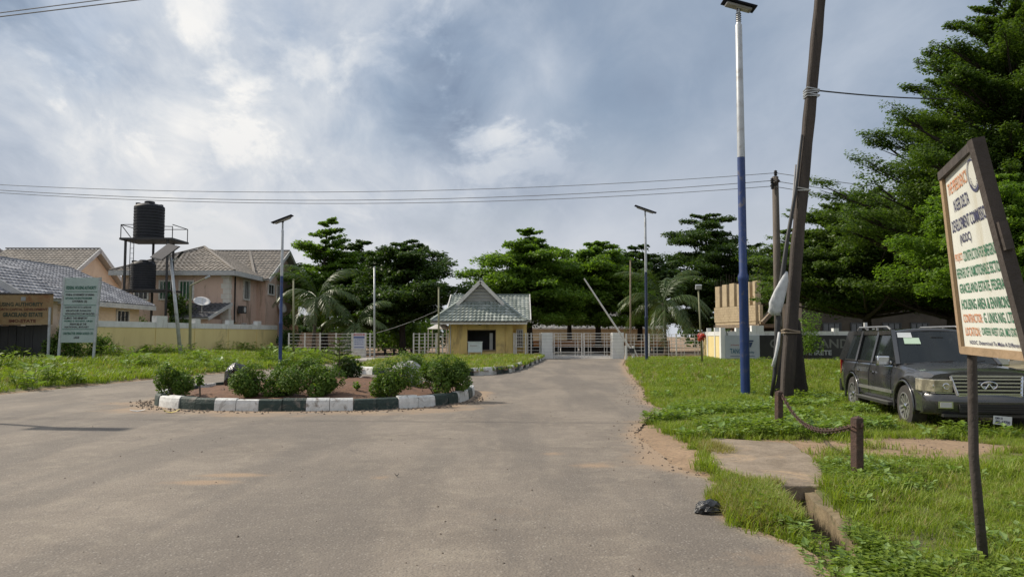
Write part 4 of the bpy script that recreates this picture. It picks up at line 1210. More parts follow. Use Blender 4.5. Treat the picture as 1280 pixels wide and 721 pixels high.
def pink_house():
    X0, X1, Y0, Y1 = -31.6, -22.9, 62.0, 68.8
    ZE = 6.95
    h = thing('house', 'two-storey pink house with white quoins and brown-grey tiled hip roof', 'house', (-27, 66, .45))
    put('wall', MB().bx(X0, X1, Y0, 80, .2, ZE), M_pink, h)
    XW = -22.1
    w = MB().prism([(XW, Y1, .2), (XW, 79.5, .2), (XW, 79.5, ZE), (XW, 74.1, 9.55), (XW, Y1, ZE)], (-6, 0, 0))
    put('gable_wall', w, M_pink, h)
    o = .65
    e = ZE - .05
    ap = Vector((-27.4, 68.0, 9.55)); ar = Vector((-27.4, 74.1, 9.55))
    SE, SW = Vector((X1 + o, Y0 - o, e)), Vector((X0 - o, Y0 - o, e))
    NE, NW = Vector((X1 + o, 76, e)), Vector((X0 - o, 80, e))
    roof_plane(h, SW, SE, ap, ap, M_tile_brown)
    roof_plane(h, SE, Vector((X1 + o, 74.1, e)), ar, ap, M_tile_brown)
    roof_plane(h, NW, SW, ap, Vector((-27.4, 80, 9.55)), M_tile_brown)
    # gabled wing
    gx = XW + .55; pk = Vector((gx, 74.1, 9.9)); q0 = Vector((gx, Y1 - .8, 6.75)); q1 = Vector((gx, 79.5 + .8, 6.75))
    roof_plane(h, Vector((-29, Y1 - .8, 6.75)), q0, pk, Vector((-29, 74.1, 9.9)), M_tile_brown)
    roof_plane(h, q1, Vector((-29, 79.5 + .8, 6.75)), Vector((-29, 74.1, 9.9)), pk, M_tile_brown)
    trim(h, 'bargeboard', [(q0 + Vector((.03, 0, -.12)), pk + Vector((.03, 0, -.12))), (pk + Vector((.03, 0, -.12)), q1 + Vector((.03, 0, -.12)))], .08, .34, M_fascia)
    trim(h, 'fascia', [(SW + Vector((-.05, -.06, -.16)), SE + Vector((.05, -.06, -.16))), (SE + Vector((.06, .02, -.16)), Vector((X1 + o + .06, Y1 - .3, e - .16)))], .09, .36, M_fascia)
    put('soffit', MB().bx(X0 - o, X1 + o, Y0 - o, Y0, e - .30, e - .25), M_fascia, h)
    put('soffit', MB().bx(X1, X1 + o, Y0 + .01, Y1 - .5, e - .30, e - .25), M_fascia, h)
    trim(h, 'ridge_cap', [(SE + Vector((0, 0, .1)), ap + Vector((0, 0, .12))), (SW + Vector((0, 0, .1)), ap + Vector((0, 0, .12))), (Vector((-29, 74.1, 9.98)), pk + Vector((0, 0, .08))), (Vector((-22.9, 68.1, 7.1)), Vector((-25.4, 74.0, 9.9)))], .22, .10, M_tile_brown)
    M_quoin = pm('white_quoins', (.66, .63, .58), (.58, .55, .5), 2, .85)
    for i in range(15):
        z = .5 + i * .42; ww = .62 if i % 2 == 0 else .46
        put('quoin', MB().bx(X1 - ww, X1 + .03, Y0 - .045, Y0 + (.46 if i % 2 else .62), z, z + .395), M_quoin, h)
    for px0, px1 in ((197, 217), (222, 241)):
        x0, x1 = XA(px0, 62), XA(px1, 62)
        window(h, ((x0 + x1) / 2, Y0, 5.4), x1 - x0 - .1, 1.5, '-Y', glass=M_glassg, bars=3, ft=.12, hbars=0)
    window(h, (XA(175, 62), Y0, 5.4), 1.1, 1.5, '-Y', bars=2, ft=.12)
    for px0, px1 in ((190, 206), (222, 240)):
        x0, x1 = XA(px0, 62), XA(px1, 62)
        window(h, ((x0 + x1) / 2, Y0, 2.3), x1 - x0, 1.4, '-Y', bars=3, ft=.12)
    window(h, (X1, 66.0, 5.65), 1.45, 1.65, '+X', bars=3, ft=.13)
    window(h, (XW, 70.2, 5.95), 1.7, .95, '+X', bars=1, ft=.13)
    window(h, (XW, 72.7, 5.75), 1.6, 1.4, '+X', bars=3, ft=.13)
    for y in (65.6, 68.0): window(h, (X1, y, 2.3), 1.0, .95, '+X', bars=2, ft=.1)
    window(h, (XW, 76.5, 5.75), 1.5, 1.4, '+X', bars=3, ft=.13)
    put('drain_pipe', MB().tube([(X1 + .08, 63.2, .3), (X1 + .08, 63.2, 6.6)], .06, 8), M_dark, h)
    # low annex roof in front
    a = [Vector((-26.0, 58.6, 3.1)), Vector((-23.2, 58.6, 3.1)), Vector((-22.6, 61.9, 4.35)), Vector((-26.0, 61.9, 4.35))]
    put('annex_wall', MB().bx(-25.8, -23.4, 59.0, 61.95, .3, 3.05), M_pink, h)
    roof_plane(h, a[0], a[1], a[2], a[3], tilemat('dark_annex_tiles', (.07, .072, .08), (.11, .11, .12), (.08, .08, .085)), name='annex_tiles')
    trim(h, 'annex_fascia', [(a[1] + Vector((.05, 0, -.08)), a[2] + Vector((.05, 0, -.08)))], .06, .25, M_fascia)
    # satellite dishes and air conditioner
    M_dish = pm('pale_dish_paint', (.62, .62, .62), (.5, .5, .5), 4, .5)
    def dish(c, r, d, lab):
        t = thing('satellite_dish', lab, 'dish', c)
        bm = MB(); prof = [(0.001, 0), (r * .35, r * .03), (r * .7, r * .13), (r, r * .28), (r * 1.01, r * .25), (r * .7, r * .09), (0.001, -.03)]
        bm.lathe(prof, n=20)
        o_ = put('reflector', bm.mesh('reflector'), M_dish, t, smooth=True, local=True)
        o_.rotation_euler = Vector(d).to_track_quat('Z', 'Y').to_euler()
        dv = Vector(d).normalized()
        put('feed_arm', MB().tube([Vector((0, 0, 0)) - Vector((0, 0, r * .9)) * .9, dv * r * .9 + Vector((0, 0, -.1))], .02, 5).mesh('feed_arm'), M_wmetal, t, local=True)
        put('mast', MB().tube([(0, 0, -.02), (0, .1, -r * .9 - .25)], .03, 6).mesh('mast'), M_wmetal, t, local=True)
    dish((-24.1, 59.6, 4.28), .62, (.30, -.5, .85), 'tilted white satellite dish on the dark annex roof')
    dish((-21.75, 72.5, 4.35), .5, (.9, -.5, .35), 'grey satellite dish under the gable window of the pink house')
    t = thing('air_conditioner', 'air conditioner unit on the side of the pink house', 'air conditioner', (X1 + .35, 64.2, 3.9))
    put('casing', MB().box((0, 0, 0), (.42, .85, .62)).mesh('casing'), M_blackwall, t, local=True)
    put('fan_grille', MB().lathe([(.24, .215), (.24, .235), (.20, .24), (.001, .225)], n=16, axis='X').mesh('fan_grille'), M_dish, t, local=True)
pink_house()

def back_house():
    h = thing('house', 'peach gabled house with brown-grey tiles seen over the blue-grey bungalow roof', 'house', (-46, 76, .3))
    XW = -41.3; pk = 10.0; ez = 6.95
    put('gable_wall', MB().prism([(XW, 70.6, .2), (XW, 80.4, .2), (XW, 80.4, ez), (XW, 75.5, 9.85), (XW, 70.6, ez)], (-8, 0, 0)), M_peach, h)
    put('wall', MB().bx(-62, -47, 66.8, 82, .2, 6.9), M_peach, h)
    g = XW + .6
    P = Vector((g, 75.5, 10.25)); a = Vector((g, 69.8, 6.75)); b = Vector((g, 81.2, 6.75))
    roof_plane(h, Vector((-50, 69.8, 6.75)), a, P, Vector((-50, 75.5, 10.25)), M_tile_brown)
    roof_plane(h, b, Vector((-50, 81.2, 6.75)), Vector((-50, 75.5, 10.25)), P, M_tile_brown)
    roof_plane(h, Vector((-63, 66, 6.75)), Vector((-46.4, 66, 6.75)), Vector((-51.5, 74, 10.6)), Vector((-60, 74, 10.6)), M_tile_brown)
    roof_plane(h, Vector((-46.4, 66, 6.75)), Vector((-46.4, 83, 6.75)), Vector((-51.5, 76, 10.6)), Vector((-51.5, 74, 10.6)), M_tile_brown)
    d = Vector((.05, 0, -.14))
    trim(h, 'bargeboard', [(a + d, P + d), (P + d, b + d)], .1, .40, M_fascia)
    trim(h, 'ridge_cap', [(Vector((-46.4, 66, 6.85)), Vector((-51.5, 74, 10.72))), (Vector((-50, 75.5, 10.36)), P + Vector((0, 0, .1)))], .24, .1, M_tile_brown)
back_house()

def bungalow():
    h = thing('bungalow', 'low bungalow under a large blue-grey tiled roof behind the two left signs', 'bungalow', (-30, 48, .5))
    put('wall', MB().bx(-37, -26.7, 36, 55, .3, 3.85), M_peach, h)
    rz = 6.45; rx = -31.4
    a, b = Vector((-26.0, 34, 3.85)), Vector((-26.0, 55.9, 3.85)); c, d = Vector((rx, 54.4, rz)), Vector((rx, 34, rz))
    roof_plane(h, a, b, c, d, M_tile_blue, tw=.36, tl=.40, arch=.07, lift=.07)
    roof_plane(h, b, Vector((-37, 55.9, 3.85)), c, c, M_tile_blue, tw=.36, tl=.4)
    roof_plane(h, Vector((-37, 55.9, 3.85)), Vector((-37, 34, 3.85)), d, c, M_tile_blue)
    trim(h, 'fascia', [(a + Vector((.06, 0, -.15)), b + Vector((.06, 0, -.15)))], .08, .30, M_fascia)
    trim(h, 'ridge_cap', [(d + Vector((0, 0, .09)), c + Vector((0, 0, .09))), (b + Vector((0, 0, .08)), c + Vector((0, 0, .1)))], .2, .1, M_tile_blue)
    # gabled porch at the left edge
    put('gable_wall', MB().prism([(-25.75, 40.3, .3), (-31, 40.3, .3), (-31, 40.3, 3.7), (-28.4, 40.3, 5.3), (-25.75, 40.3, 3.75)], (0, 3.2, 0)), M_peach, h)
    P = Vector((-28.4, 39.9, 5.62)); e1 = Vector((-25.1, 39.9, 3.72)); e2 = Vector((-31.7, 39.9, 3.72)); back = Vector((0, 4.2, 0))
    roof_plane(h, e1, e1 + back, P + back, P, M_tile_blue, tw=.36, tl=.4, name='porch_tiles')
    roof_plane(h, e2 + back, e2, P, P + back, M_tile_blue, tw=.36, tl=.4, name='porch_tiles')
    dd = Vector((0, -.06, -.14))
    trim(h, 'bargeboard', [(e1 + dd, P + dd), (P + dd, e2 + dd)], .08, .34, M_fascia)
    window(h, (-26.7, 48.6, 2.9), 1.6, 1.1, '+X', bars=2)
    window(h, (-26.7, 52.6, 2.9), 1.6, 1.1, '+X', bars=2)
bungalow()

def left_wall():
    A, B = Vector((-24.9, 42.4, 0)), Vector((-19.7, 64.2, 0))
    d = (B - A).normalized(); n = Vector((d.y, -d.x, 0)); L = (B - A).length
    t = thing('boundary_wall', 'long yellow boundary wall with white coping left of the entrance', 'wall', (A.x, A.y, .3))
    def seg(s0, s1, z0, z1, th, mat, name, out=0.0):
        a, b = A + d * s0 + n * out, A + d * s1 + n * out
        put(name, MB().prism([a + n * th / 2 + Vector((0, 0, z0)), b + n * th / 2 + Vector((0, 0, z0)), b - n * th / 2 + Vector((0, 0, z0)), a - n * th / 2 + Vector((0, 0, z0))], (0, 0, z1 - z0)), mat, t)
    top = 2.60
    stops = []
    for px in (200, 245, 287, 322):
        # where the wall's line meets that sight line
        k = (px - 640) / FPX
        s = (A.x - k * A.y) / (k * d.y - d.x); stops.append(s)
    s_prev = 0.0
    for i, s in enumerate(stops + [L]):
        seg(s_prev + (.27 if i else 0), s - (.27 if i < 4 else 0), .1, top - .36, .2, M_yel, 'wall_panel')
        seg(s_prev + (.27 if i else 0), s - (.27 if i < 4 else 0), top - .36, top, .26, M_white, 'coping')
        s_prev = s
    for i, s in enumerate(stops):
        w = .52 if i == 0 else .27
        seg(s - w / 1.0, s + w / 1.0, .1, top - .36, .32, M_yel, 'pier', .0)
        seg(s - w / 1.0, s + w / 1.0, top - .36, top + (.42 if i == 0 else .30), .38, M_white, 'pier_cap', .0)
    # dark board hoarding left of it, below the rusty sign
    t = thing('hoarding', 'blackened board hoarding below the rusty sign at the left edge', 'hoarding', (-25, 39.4, .5))
    x = -30.0
    r = random.Random(2)
    while x < -23.9:
        w = .42
        put('board', MB().bx(x + .01, x + w - .01, 39.40 + r.uniform(-.02, .02), 39.46 + r.uniform(0, .03), .35, 2.25 + r.uniform(-.04, .04)), M_blackwall, t)
        x += w
    put('rail', MB().bx(-30, -23.9, 39.5, 39.58, 2.0, 2.1), M_blackwall, t)
left_wall()

def right_wall():
    Y = 51.0; X0 = XA(905, Y); X1 = 42.0
    t = thing('boundary_wall', 'boundary wall with white coping and yellow left flank carrying the black estate sign', 'wall', (X0, Y, 0))
    top = 2.02
    put('wall_panel', MB().bx(X0 + .12, X1, Y, Y + .2, -.05, top - .32), M_white, t)
    put('coping', MB().bx(X0 + .31, X1, Y - .05, Y + .25, top - .316, top), M_white, t)
    put('base_ledge', MB().bx(X0, X1, Y - .32, Y - .003, -.05, .17), M_white, t)
    a, b = Vector((X0, Y, 0)), Vector((14.85, 60.0, 0)); d = (b - a).normalized(); n = Vector((-d.y, d.x, 0)); L = (b - a).length
    def seg(s0, s1, z0, z1, o0, o1, mat, nm):
        p, q = a + d * s0, a + d * s1
        put(nm, MB().prism([p + n * o0 + Vector((0, 0, z0)), q + n * o0 + Vector((0, 0, z0)), q + n * o1 + Vector((0, 0, z0)), p + n * o1 + Vector((0, 0, z0))], (0, 0, z1 - z0)), mat, t)
    seg(.20, L, -.05, top - .3, .0, -.18, M_yel, 'wall_panel'); seg(.20, L, top - .3, top, .03, -.21, M_white, 'coping')
    for s in (3.2, 6.4): seg(s, s + .3, -.05, top + .28, .05, -.25, M_yel if s < 0 else M_white, 'pier')
    for px, w, hh in ((903.5, .30, .24), (923, .32, .22), (947, .80, .38), (1000, .34, .2), (1045, .34, .2), (1090, .34, .2)):
        x = XA(px, Y); put('pier', MB().bx(x - w / 2, x + w / 2, Y - .09, Y + .29, .0 if px > 905 else -.05, top + hh), M_white, t)
    # estate sign
    sg = thing('estate_sign', 'long black estate name board fixed to the wall behind the off-roader', 'sign', (20, Y - .1, 1.0))
    xb0, xb1, z0, z1 = XA(949, Y), XA(1250, Y), ZA(447.5, Y), ZA(419, Y)
    M_blk = pm('gloss_black_board', (.010, .010, .011), (.016, .016, .016), 2, .35)
    put('board', MB().bx(xb0, xb1, Y - .16, Y - .095, z0, z1), M_blk, sg)
    M_dl = pm('dull_grey_letters', (.17, .17, .155), (.12, .12, .11), 5, .6); M_wl = pm('white_letters', (.50, .52, .52), (.42, .44, .44), 5, .6)
    Q = [(xb0, Y - .16, z0), (xb1, Y - .16, z0), (xb1, Y - .16, z1), (xb0, Y - .16, z1)]
    U = lambda px: (px - 949) / (1250 - 949)
    put_text(sg, Q, 'GRACELAND', U(961), .44, U(1060), .84, M_dl, .012, .02)
    put_text(sg, Q, 'ESTATE IRETE', U(984), .14, U(1038), .35, M_wl, .012, .02)
    ps = thing('banner', 'pale grey banner with blue lettering left of the black estate sign', 'banner', (15, Y - .1, 1.0))
    xp0, xp1 = XA(906, Y), XA(948.6, Y)
    M_bn = pm('pale_banner', (.40, .43, .46), (.36, .39, .42), 2, .7); M_navy = pm('navy_print', (.02, .04, .10), (.03, .05, .12), 5, .7); M_teal = pm('teal_print', (.02, .12, .19), (.02, .10, .17), 5, .7); M_redp = pm('red_print', (.35, .05, .04), (.3, .05, .04), 5, .7)
    put('sheet', MB().bx(xp0, xp1, Y - .155, Y - .09, z0, z1), M_bn, ps)
    Q = [(xp0, Y - .155, z0), (xp1, Y - .155, z0), (xp1, Y - .155, z1), (xp0, Y - .155, z1)]
    put_text(ps, Q, 'TANGO', .13, .20, .56, .42, M_teal, .012, .02)
    put_text(ps, Q, 'realty', .66, .20, .84, .31, M_teal, .012, .01)
    put_text(ps, Q, 'A Product of', .15, .55, .46, .61, M_redp, .012, .01)
    put('emblem', rects_on(Q, [(.60, .72, .82, .79)], .012).add([Vector((xp0 + (xp1 - xp0) * u, Y - .167, z0 + (z1 - z0) * v)) for u, v in ((.66, .68), (.80, .70), (.74, .48), (.70, .48))], [(0, 1, 2, 3)]), M_navy, ps)
    put('rule', rects_on(Q, [(.13, .08, .85, .10)], .012), M_navy, ps)
right_wall()

def unfinished_building():
    h = thing('unfinished_building', 'unfinished building of bare sand-coloured blocks with tall open slots upstairs', 'building', (21, 70, 0))
    a, b = W(893, 402, 74), W(950, 402, 66)
    a.z = b.z = 0
    d = (b - a).normalized(); n = Vector((d.y, -d.x, 0)); L = (b - a).length
    def seg(s0, s1, z0, z1, name='wall', depth=.3, out=0.0, mat=M_block):
        p, q = a + d * s0 + n * out, a + d * s1 + n * out
        put(name, MB().prism([p + Vector((0, 0, z0)), q + Vector((0, 0, z0)), q - n * depth + Vector((0, 0, z0)), p - n * depth + Vector((0, 0, z0))], (0, 0, z1 - z0)), mat, h)
    # spandrel in courses of blocks
    for i in range(6):
        z0 = 3.0 + i * .235
        m = 18
        for k in range(m):
            s0, s1 = L * k / m, L * (k + 1) / m
            off = (L / m / 2) if i % 2 else 0
            s0 = min(s0 + off, L); s1 = min(s1 + off, L)
            if s1 - s0 > .05: seg(s0 + .008, s1 - .008, z0, z0 + .225, 'block', .25, random.uniform(-.006, .006))
        if i % 2: seg(.0, L / m / 2 - .008, z0, z0 + .225, 'block', .25)
    seg(.02, L - .02, 2.75, 4.38, 'core_wall', .25, -.06)
    nslot = 6
    for k in range(nslot):
        c = L * (k + .5) / nslot; w = L / nslot * (.31)
        seg(c - w, c + w, 4.42, 6.45 + random.uniform(-.08, .1), 'pier', .3)
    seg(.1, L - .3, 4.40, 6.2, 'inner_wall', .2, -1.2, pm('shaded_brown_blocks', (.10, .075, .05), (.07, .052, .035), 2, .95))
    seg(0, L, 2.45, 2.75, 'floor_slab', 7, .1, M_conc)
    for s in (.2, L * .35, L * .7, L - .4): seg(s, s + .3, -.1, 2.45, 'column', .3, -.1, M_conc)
    seg(0, L, -.1, 2.44, 'back_wall', .2, -3.0, M_dark)  # black sheet: the ground floor's deep shadow put into its colour
    # right-hand return
    p = b; e = Vector((p.x + 1.7, p.y + 5, 0))
    put('side_wall', MB().prism([p + Vector((.02, .3, 2.75)), e + Vector((0, 0, 2.75)), e + Vector((-.3, 0, 2.75)), p + Vector((-.28, .3, 2.75))], (0, 0, 3.6)), M_block, h)
    # sloping stair slab at the corner
    put('stair_slab', MB().prism([b + Vector((.2, -.6, 2.75)), b + Vector((1.9, -.6, 4.6)), b + Vector((1.9, -.6, 5.0)), b + Vector((.0, -.6, 2.95))], (0, 1.2, 0)), M_conc, h)
    put('lower_wall', MB().bx(b.x + 1.2, b.x + 3.6, b.y - 1.2, b.y - .9, -.1, 3.3), M_block, h)
    # bare reinforcement rods
    mb = MB(); r = random.Random(4)
    for i in range(26):
        q = a + d * (L * i / 25) - n * .15; mb.tube([q + Vector((0, 0, 6.2)), q + Vector((r.uniform(-.1, .1), 0, r.uniform(6.8, 7.6)))], .015, 4)
    put('rods', mb, M_barkd, h, kind='stuff')
    # beige building behind the sign wall, tree shade put into its dark colours
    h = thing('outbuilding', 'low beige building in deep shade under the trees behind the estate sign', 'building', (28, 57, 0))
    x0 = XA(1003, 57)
    put('wall', MB().bx(x0, 44, 57, 63, -.1, 4.6), pm('shade_darkened_render', (.075, .06, .047), (.045, .037, .03), .8, .95), h)
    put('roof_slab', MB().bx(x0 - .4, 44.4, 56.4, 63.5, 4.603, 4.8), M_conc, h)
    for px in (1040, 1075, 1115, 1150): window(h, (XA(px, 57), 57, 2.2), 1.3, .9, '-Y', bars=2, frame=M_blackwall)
unfinished_building()

def gatehouse():
    h = thing('gatehouse', 'small ochre gatehouse with grey-green tiled roof and a front gable', 'gatehouse', (-2.2, 60, 0))
    YF = 58.5
    put('plinth', MB().bx(XA(561, YF) - .02, XA(641, YF) + .02, YF - .16, YF - .125, -.02, .32), M_conc, h)
    put('down_pipe', MB().tube([(XA(563, YF), YF - .08, .1), (XA(563, YF), YF - .08, 2.5), (XA(563, YF), YF - .8, 2.72)], .045, 6), M_fascia, h)
    put('eaves_lamp', MB().lathe([(.05, .08), (.14, .05), (.14, -.03), (.05, -.08)], c=(XA(600, YF), YF - .5, 2.60), n=12), M_dark, h)
    wx0, wx1, wz0, wz1 = XA(583.5, YF), XA(620, YF), ZA(437, YF), ZA(412, YF)
    fr = put('window_frame', MB().bx(wx0 + .005, wx0 + .07, YF + .08, YF + .14, wz0, wz1).bx(wx1 - .07, wx1 - .005, YF + .08, YF + .14, wz0, wz1).bx(wx0 + .075, wx1 - .075, YF + .08, YF + .14, wz1 - .06, wz1 - .005), M_conc, h)
    put('sill', MB().bx(wx0 - .08, wx1 + .08, YF - .06, YF - .004, wz0 - .09, wz0 - .005), M_conc, h)
    x0, x1 = XA(561, YF), XA(641, YF)
    ox0, ox1 = XA(583.5, YF), XA(620, YF)
    zt = 2.75; oz0, oz1 = ZA(437, YF), ZA(412, YF)
    put('wall', MB().bx(x0, ox0, YF, YF + .25, -.02, zt), M_yel2, h)
    put('wall', MB().bx(ox1, x1, YF, YF + .25, -.02, zt), M_yel2, h)
    put('wall', MB().bx(ox0, ox1, YF, YF + .25, -.02, oz0), M_yel2, h)
    put('lintel', MB().bx(ox0, ox1, YF, YF + .25, oz1, zt), M_yel2, h)
    put('pilaster', MB().bx(XA(573, YF), XA(584, YF), YF - .12, YF - .003, -.02, zt - .03), M_yel2, h)
    put('pilaster', MB().bx(XA(620, YF), XA(631, YF), YF - .12, YF - .003, -.02, zt - .03), M_yel2, h)
    put('side_wall', MB().bx(x0, x0 + .25, YF + .25, YF + 6, -.02, zt), M_yel2, h)
    put('side_wall', MB().bx(x1 - .25, x1, YF + .25, YF + 6, -.02, zt), M_yel2, h)
    put('rear_wall', MB().bx(x0 + .25, x1 - .25, YF + 5.8, YF + 6, -.02, zt), M_yel2, h)
    put('floor', MB().bx(x0, x1, YF + .26, YF + 5.8, -.02, .08), M_conc, h)
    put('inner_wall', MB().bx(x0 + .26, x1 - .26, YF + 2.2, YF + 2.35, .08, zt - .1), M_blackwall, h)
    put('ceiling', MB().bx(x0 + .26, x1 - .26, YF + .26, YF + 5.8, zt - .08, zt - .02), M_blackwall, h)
    put('curtain', MB().bx(XA(612, YF + .6), XA(616, YF + .6), YF + .5, YF + .56, oz0 - .1, oz1 - .25), M_fascia, h)
    # recessed right bay with a slim column
    xr = XA(658.5, YF)
    put('side_wall', MB().bx(x1, xr, YF + 1.2, YF + 1.4, -.02, zt), M_yel2, h)
    put('column', MB().bx(xr - .28, xr, YF - .1, YF + .18, -.02, zt - .02), M_yel2, h)
    for (pa, pb, ra, rb) in ((646, 654, 413, 440),):
        window(h, ((XA(pa, YF) + XA(pb, YF)) / 2, YF + 1.2, 1.55), XA(pb, YF) - XA(pa, YF), 1.3, '-Y', bars=2)
    # roof
    yE = 57.5; ze = 2.80; cx = XA(600, 58.5)
    eL, eR = XA(538.5, yE), XA(658.5, yE)
    pk = ZA(350.5, 59.4); bz = ZA(377, 59.4); hw = 25 / FPX * 59.4
    yG = 59.4
    FL, FR = Vector((eL, yE, ze)), Vector((eR, yE, ze))
    GL, GR_ = Vector((cx - hw, yG, bz)), Vector((cx + hw, yG, bz))
    roof_plane(h, FL, FR, GR_, GL, M_tile_green, tw=.30, tl=.34, lift=.06, arch=.06)
    PK, PB = Vector((cx, yG - .35, pk)), Vector((cx, 67.5, pk))
    BL_, BR_ = Vector((eL, 67.5, ze)), Vector((eR, 67.5, ze))
    g0, g1 = Vector((cx - hw - .15, yG - .35, bz - .12)), Vector((cx + hw + .15, yG - .35, bz - .12))
    # the sides: lower hipped part and the gablet above it
    roof_plane(h, BL_, FL, GL, Vector((cx - hw, 67.5, bz)), M_tile_green, tw=.32, tl=.36)
    roof_plane(h, FR, BR_, Vector((cx + hw, 67.5, bz)), GR_, M_tile_green, tw=.32, tl=.36)
    roof_plane(h, Vector((cx - hw - .15, 67.5, bz - .10)), g0, PK, PB, M_tile_green, tw=.32, tl=.36)
    roof_plane(h, g1, Vector((cx + hw + .15, 67.5, bz - .10)), PB, PK, M_tile_green, tw=.32, tl=.36)
    put('gable_wall', MB().prism([GL + Vector((.05, .1, .02)), GR_ + Vector((-.05, .1, .02)), Vector((cx, yG + .1, pk - .12))], (0, .15, 0)), M_fascia, h)
    for i in range(5):
        z = bz + .10 + i * .27; ww = (pk - .25 - z) / (pk - bz) * hw
        if ww > .12: put('louvre', MB().box((cx, yG + .04, z), (2 * ww, .12, .15), Matrix.Rotation(.5, 3, 'X')), M_fascia, h)
    bd = Vector((0, -.05, -.10))
    put('bargeboard', MB().beam(g0 + bd + Vector((-.12, 0, -.05)), PK + bd, .07, .26), M_wmetal, h)
    put('bargeboard', MB().beam(g1 + bd + Vector((.12, 0, -.05)), PK + bd, .07, .26), M_wmetal, h)
    M_ridge = pm('ridge_cap_grey', (.24, .28, .26), (.20, .23, .21), 3, .7)
    for p, q in ((FL, GL), (FR, GR_), (PK, PB)):
        put('ridge_cap', MB().beam(p + Vector((0, 0, .10)), q + Vector((0, 0, .12)), .22, .12), M_ridge, h)
    put('fascia', MB().beam(FL + Vector((-.02, -.07, -.10)), FR + Vector((.02, -.07, -.10)), .07, .24), M_wmetal, h)
    put('gutter', MB().beam(FL + Vector((0, -.12, -.02)), FR + Vector((0, -.12, -.02)), .10, .06), M_dark, h)
    # cross wing at the back
    wy = 62.5; rz = ZA(369.5, 63.2)
    wl, wr = XA(563, 62.2), XA(662, 61.2)
    roof_plane(h, Vector((wl - .35, 59.4, 2.9)), Vector((wr, 59.4, 2.9)), Vector((wr, 63.2, rz)), Vector((wl, 63.2, rz)), M_tile_green, tw=.32, tl=.36)
    roof_plane(h, Vector((wr, 67, 2.9)), Vector((wl, 67, 2.9)), Vector((wl, 63.2, rz)), Vector((wr, 63.2, rz)), M_tile_green, tw=.32, tl=.36)
    put('verge_board', MB().beam(Vector((wr + .05, 59.4, 2.85)), Vector((wr + .05, 63.2, rz)), .08, .28), M_wmetal, h)
    put('verge_board', MB().beam(Vector((wl - .2, 59.9, 3.3)), Vector((wl - .05, 63.2, rz)), .08, .22), M_wmetal, h)
    put('ridge_cap', MB().beam(Vector((wl, 63.2, rz + .08)), Vector((wr, 63.2, rz + .08)), .2, .1), M_ridge, h)
    # pale box on the lawn before the window
    t = thing('cabinet', 'pale blue-grey metal cabinet standing before the gatehouse window', 'cabinet', (XA(594, 57.2), 57.2, 0.1))
    w_ = (XA(603, 57.2) - XA(585.5, 57.2))
    z0_, z1_ = ZA(440, 57.2), ZA(427.5, 57.2)
    M_cab = pm('pale_cabinet_paint', (.60, .66, .66), (.52, .58, .58), 3, .5, dirt=(.4, .38, .33), dirt_amt=.4)
    put('body', MB().box((0, 0, (z0_ + z1_) / 2 - .1), (w_, .55, z1_ - z0_)).mesh('body'), M_cab, t, local=True)
    put('lid', MB().box((0, 0, z1_ - .08), (w_ + .08, .62, .05)).mesh('lid'), M_cab, t, local=True)
    put('louvre', MB().box((-.1, -.29, z1_ - .35), (w_ * .5, .02, .10)).mesh('louvre'), M_fascia, t, local=True)
    for s in (-1, 1): put('leg', MB().box((s * (w_ / 2 - .06), 0, (z0_ - .1) / 2), (.06, .4, z0_ - .08)).mesh('leg'), M_cab, t, local=True)
    # small canopy left of it
    t = thing('canopy', 'small pale hipped canopy just left of the gatehouse', 'canopy', (XA(549, 62), 62, 0))
    xa, xb = XA(535, 62), XA(560, 62)
    cxx = (xa + xb) / 2
    ap_ = (cxx + .3, 63, 2.95)
    q = [(xa, 61.2, 2.28), (xb, 61.2, 2.28), (xb, 64.8, 2.28), (xa, 64.8, 2.28)]
    put('roof', MB().add(q + [ap_], [(0, 1, 4), (1, 2, 4), (2, 3, 4), (3, 0, 4), (3, 2, 1, 0)]), M_wmetal, t)
    for p in q: put('post', MB().beam((p[0] * .9 + cxx * .1, p[1] + (.2 if p[1] < 62 else -.2), -.03), (p[0] * .9 + cxx * .1, p[1] + (.2 if p[1] < 62 else -.2), 2.28), .08, .08), M_wmetal, t)
gatehouse()

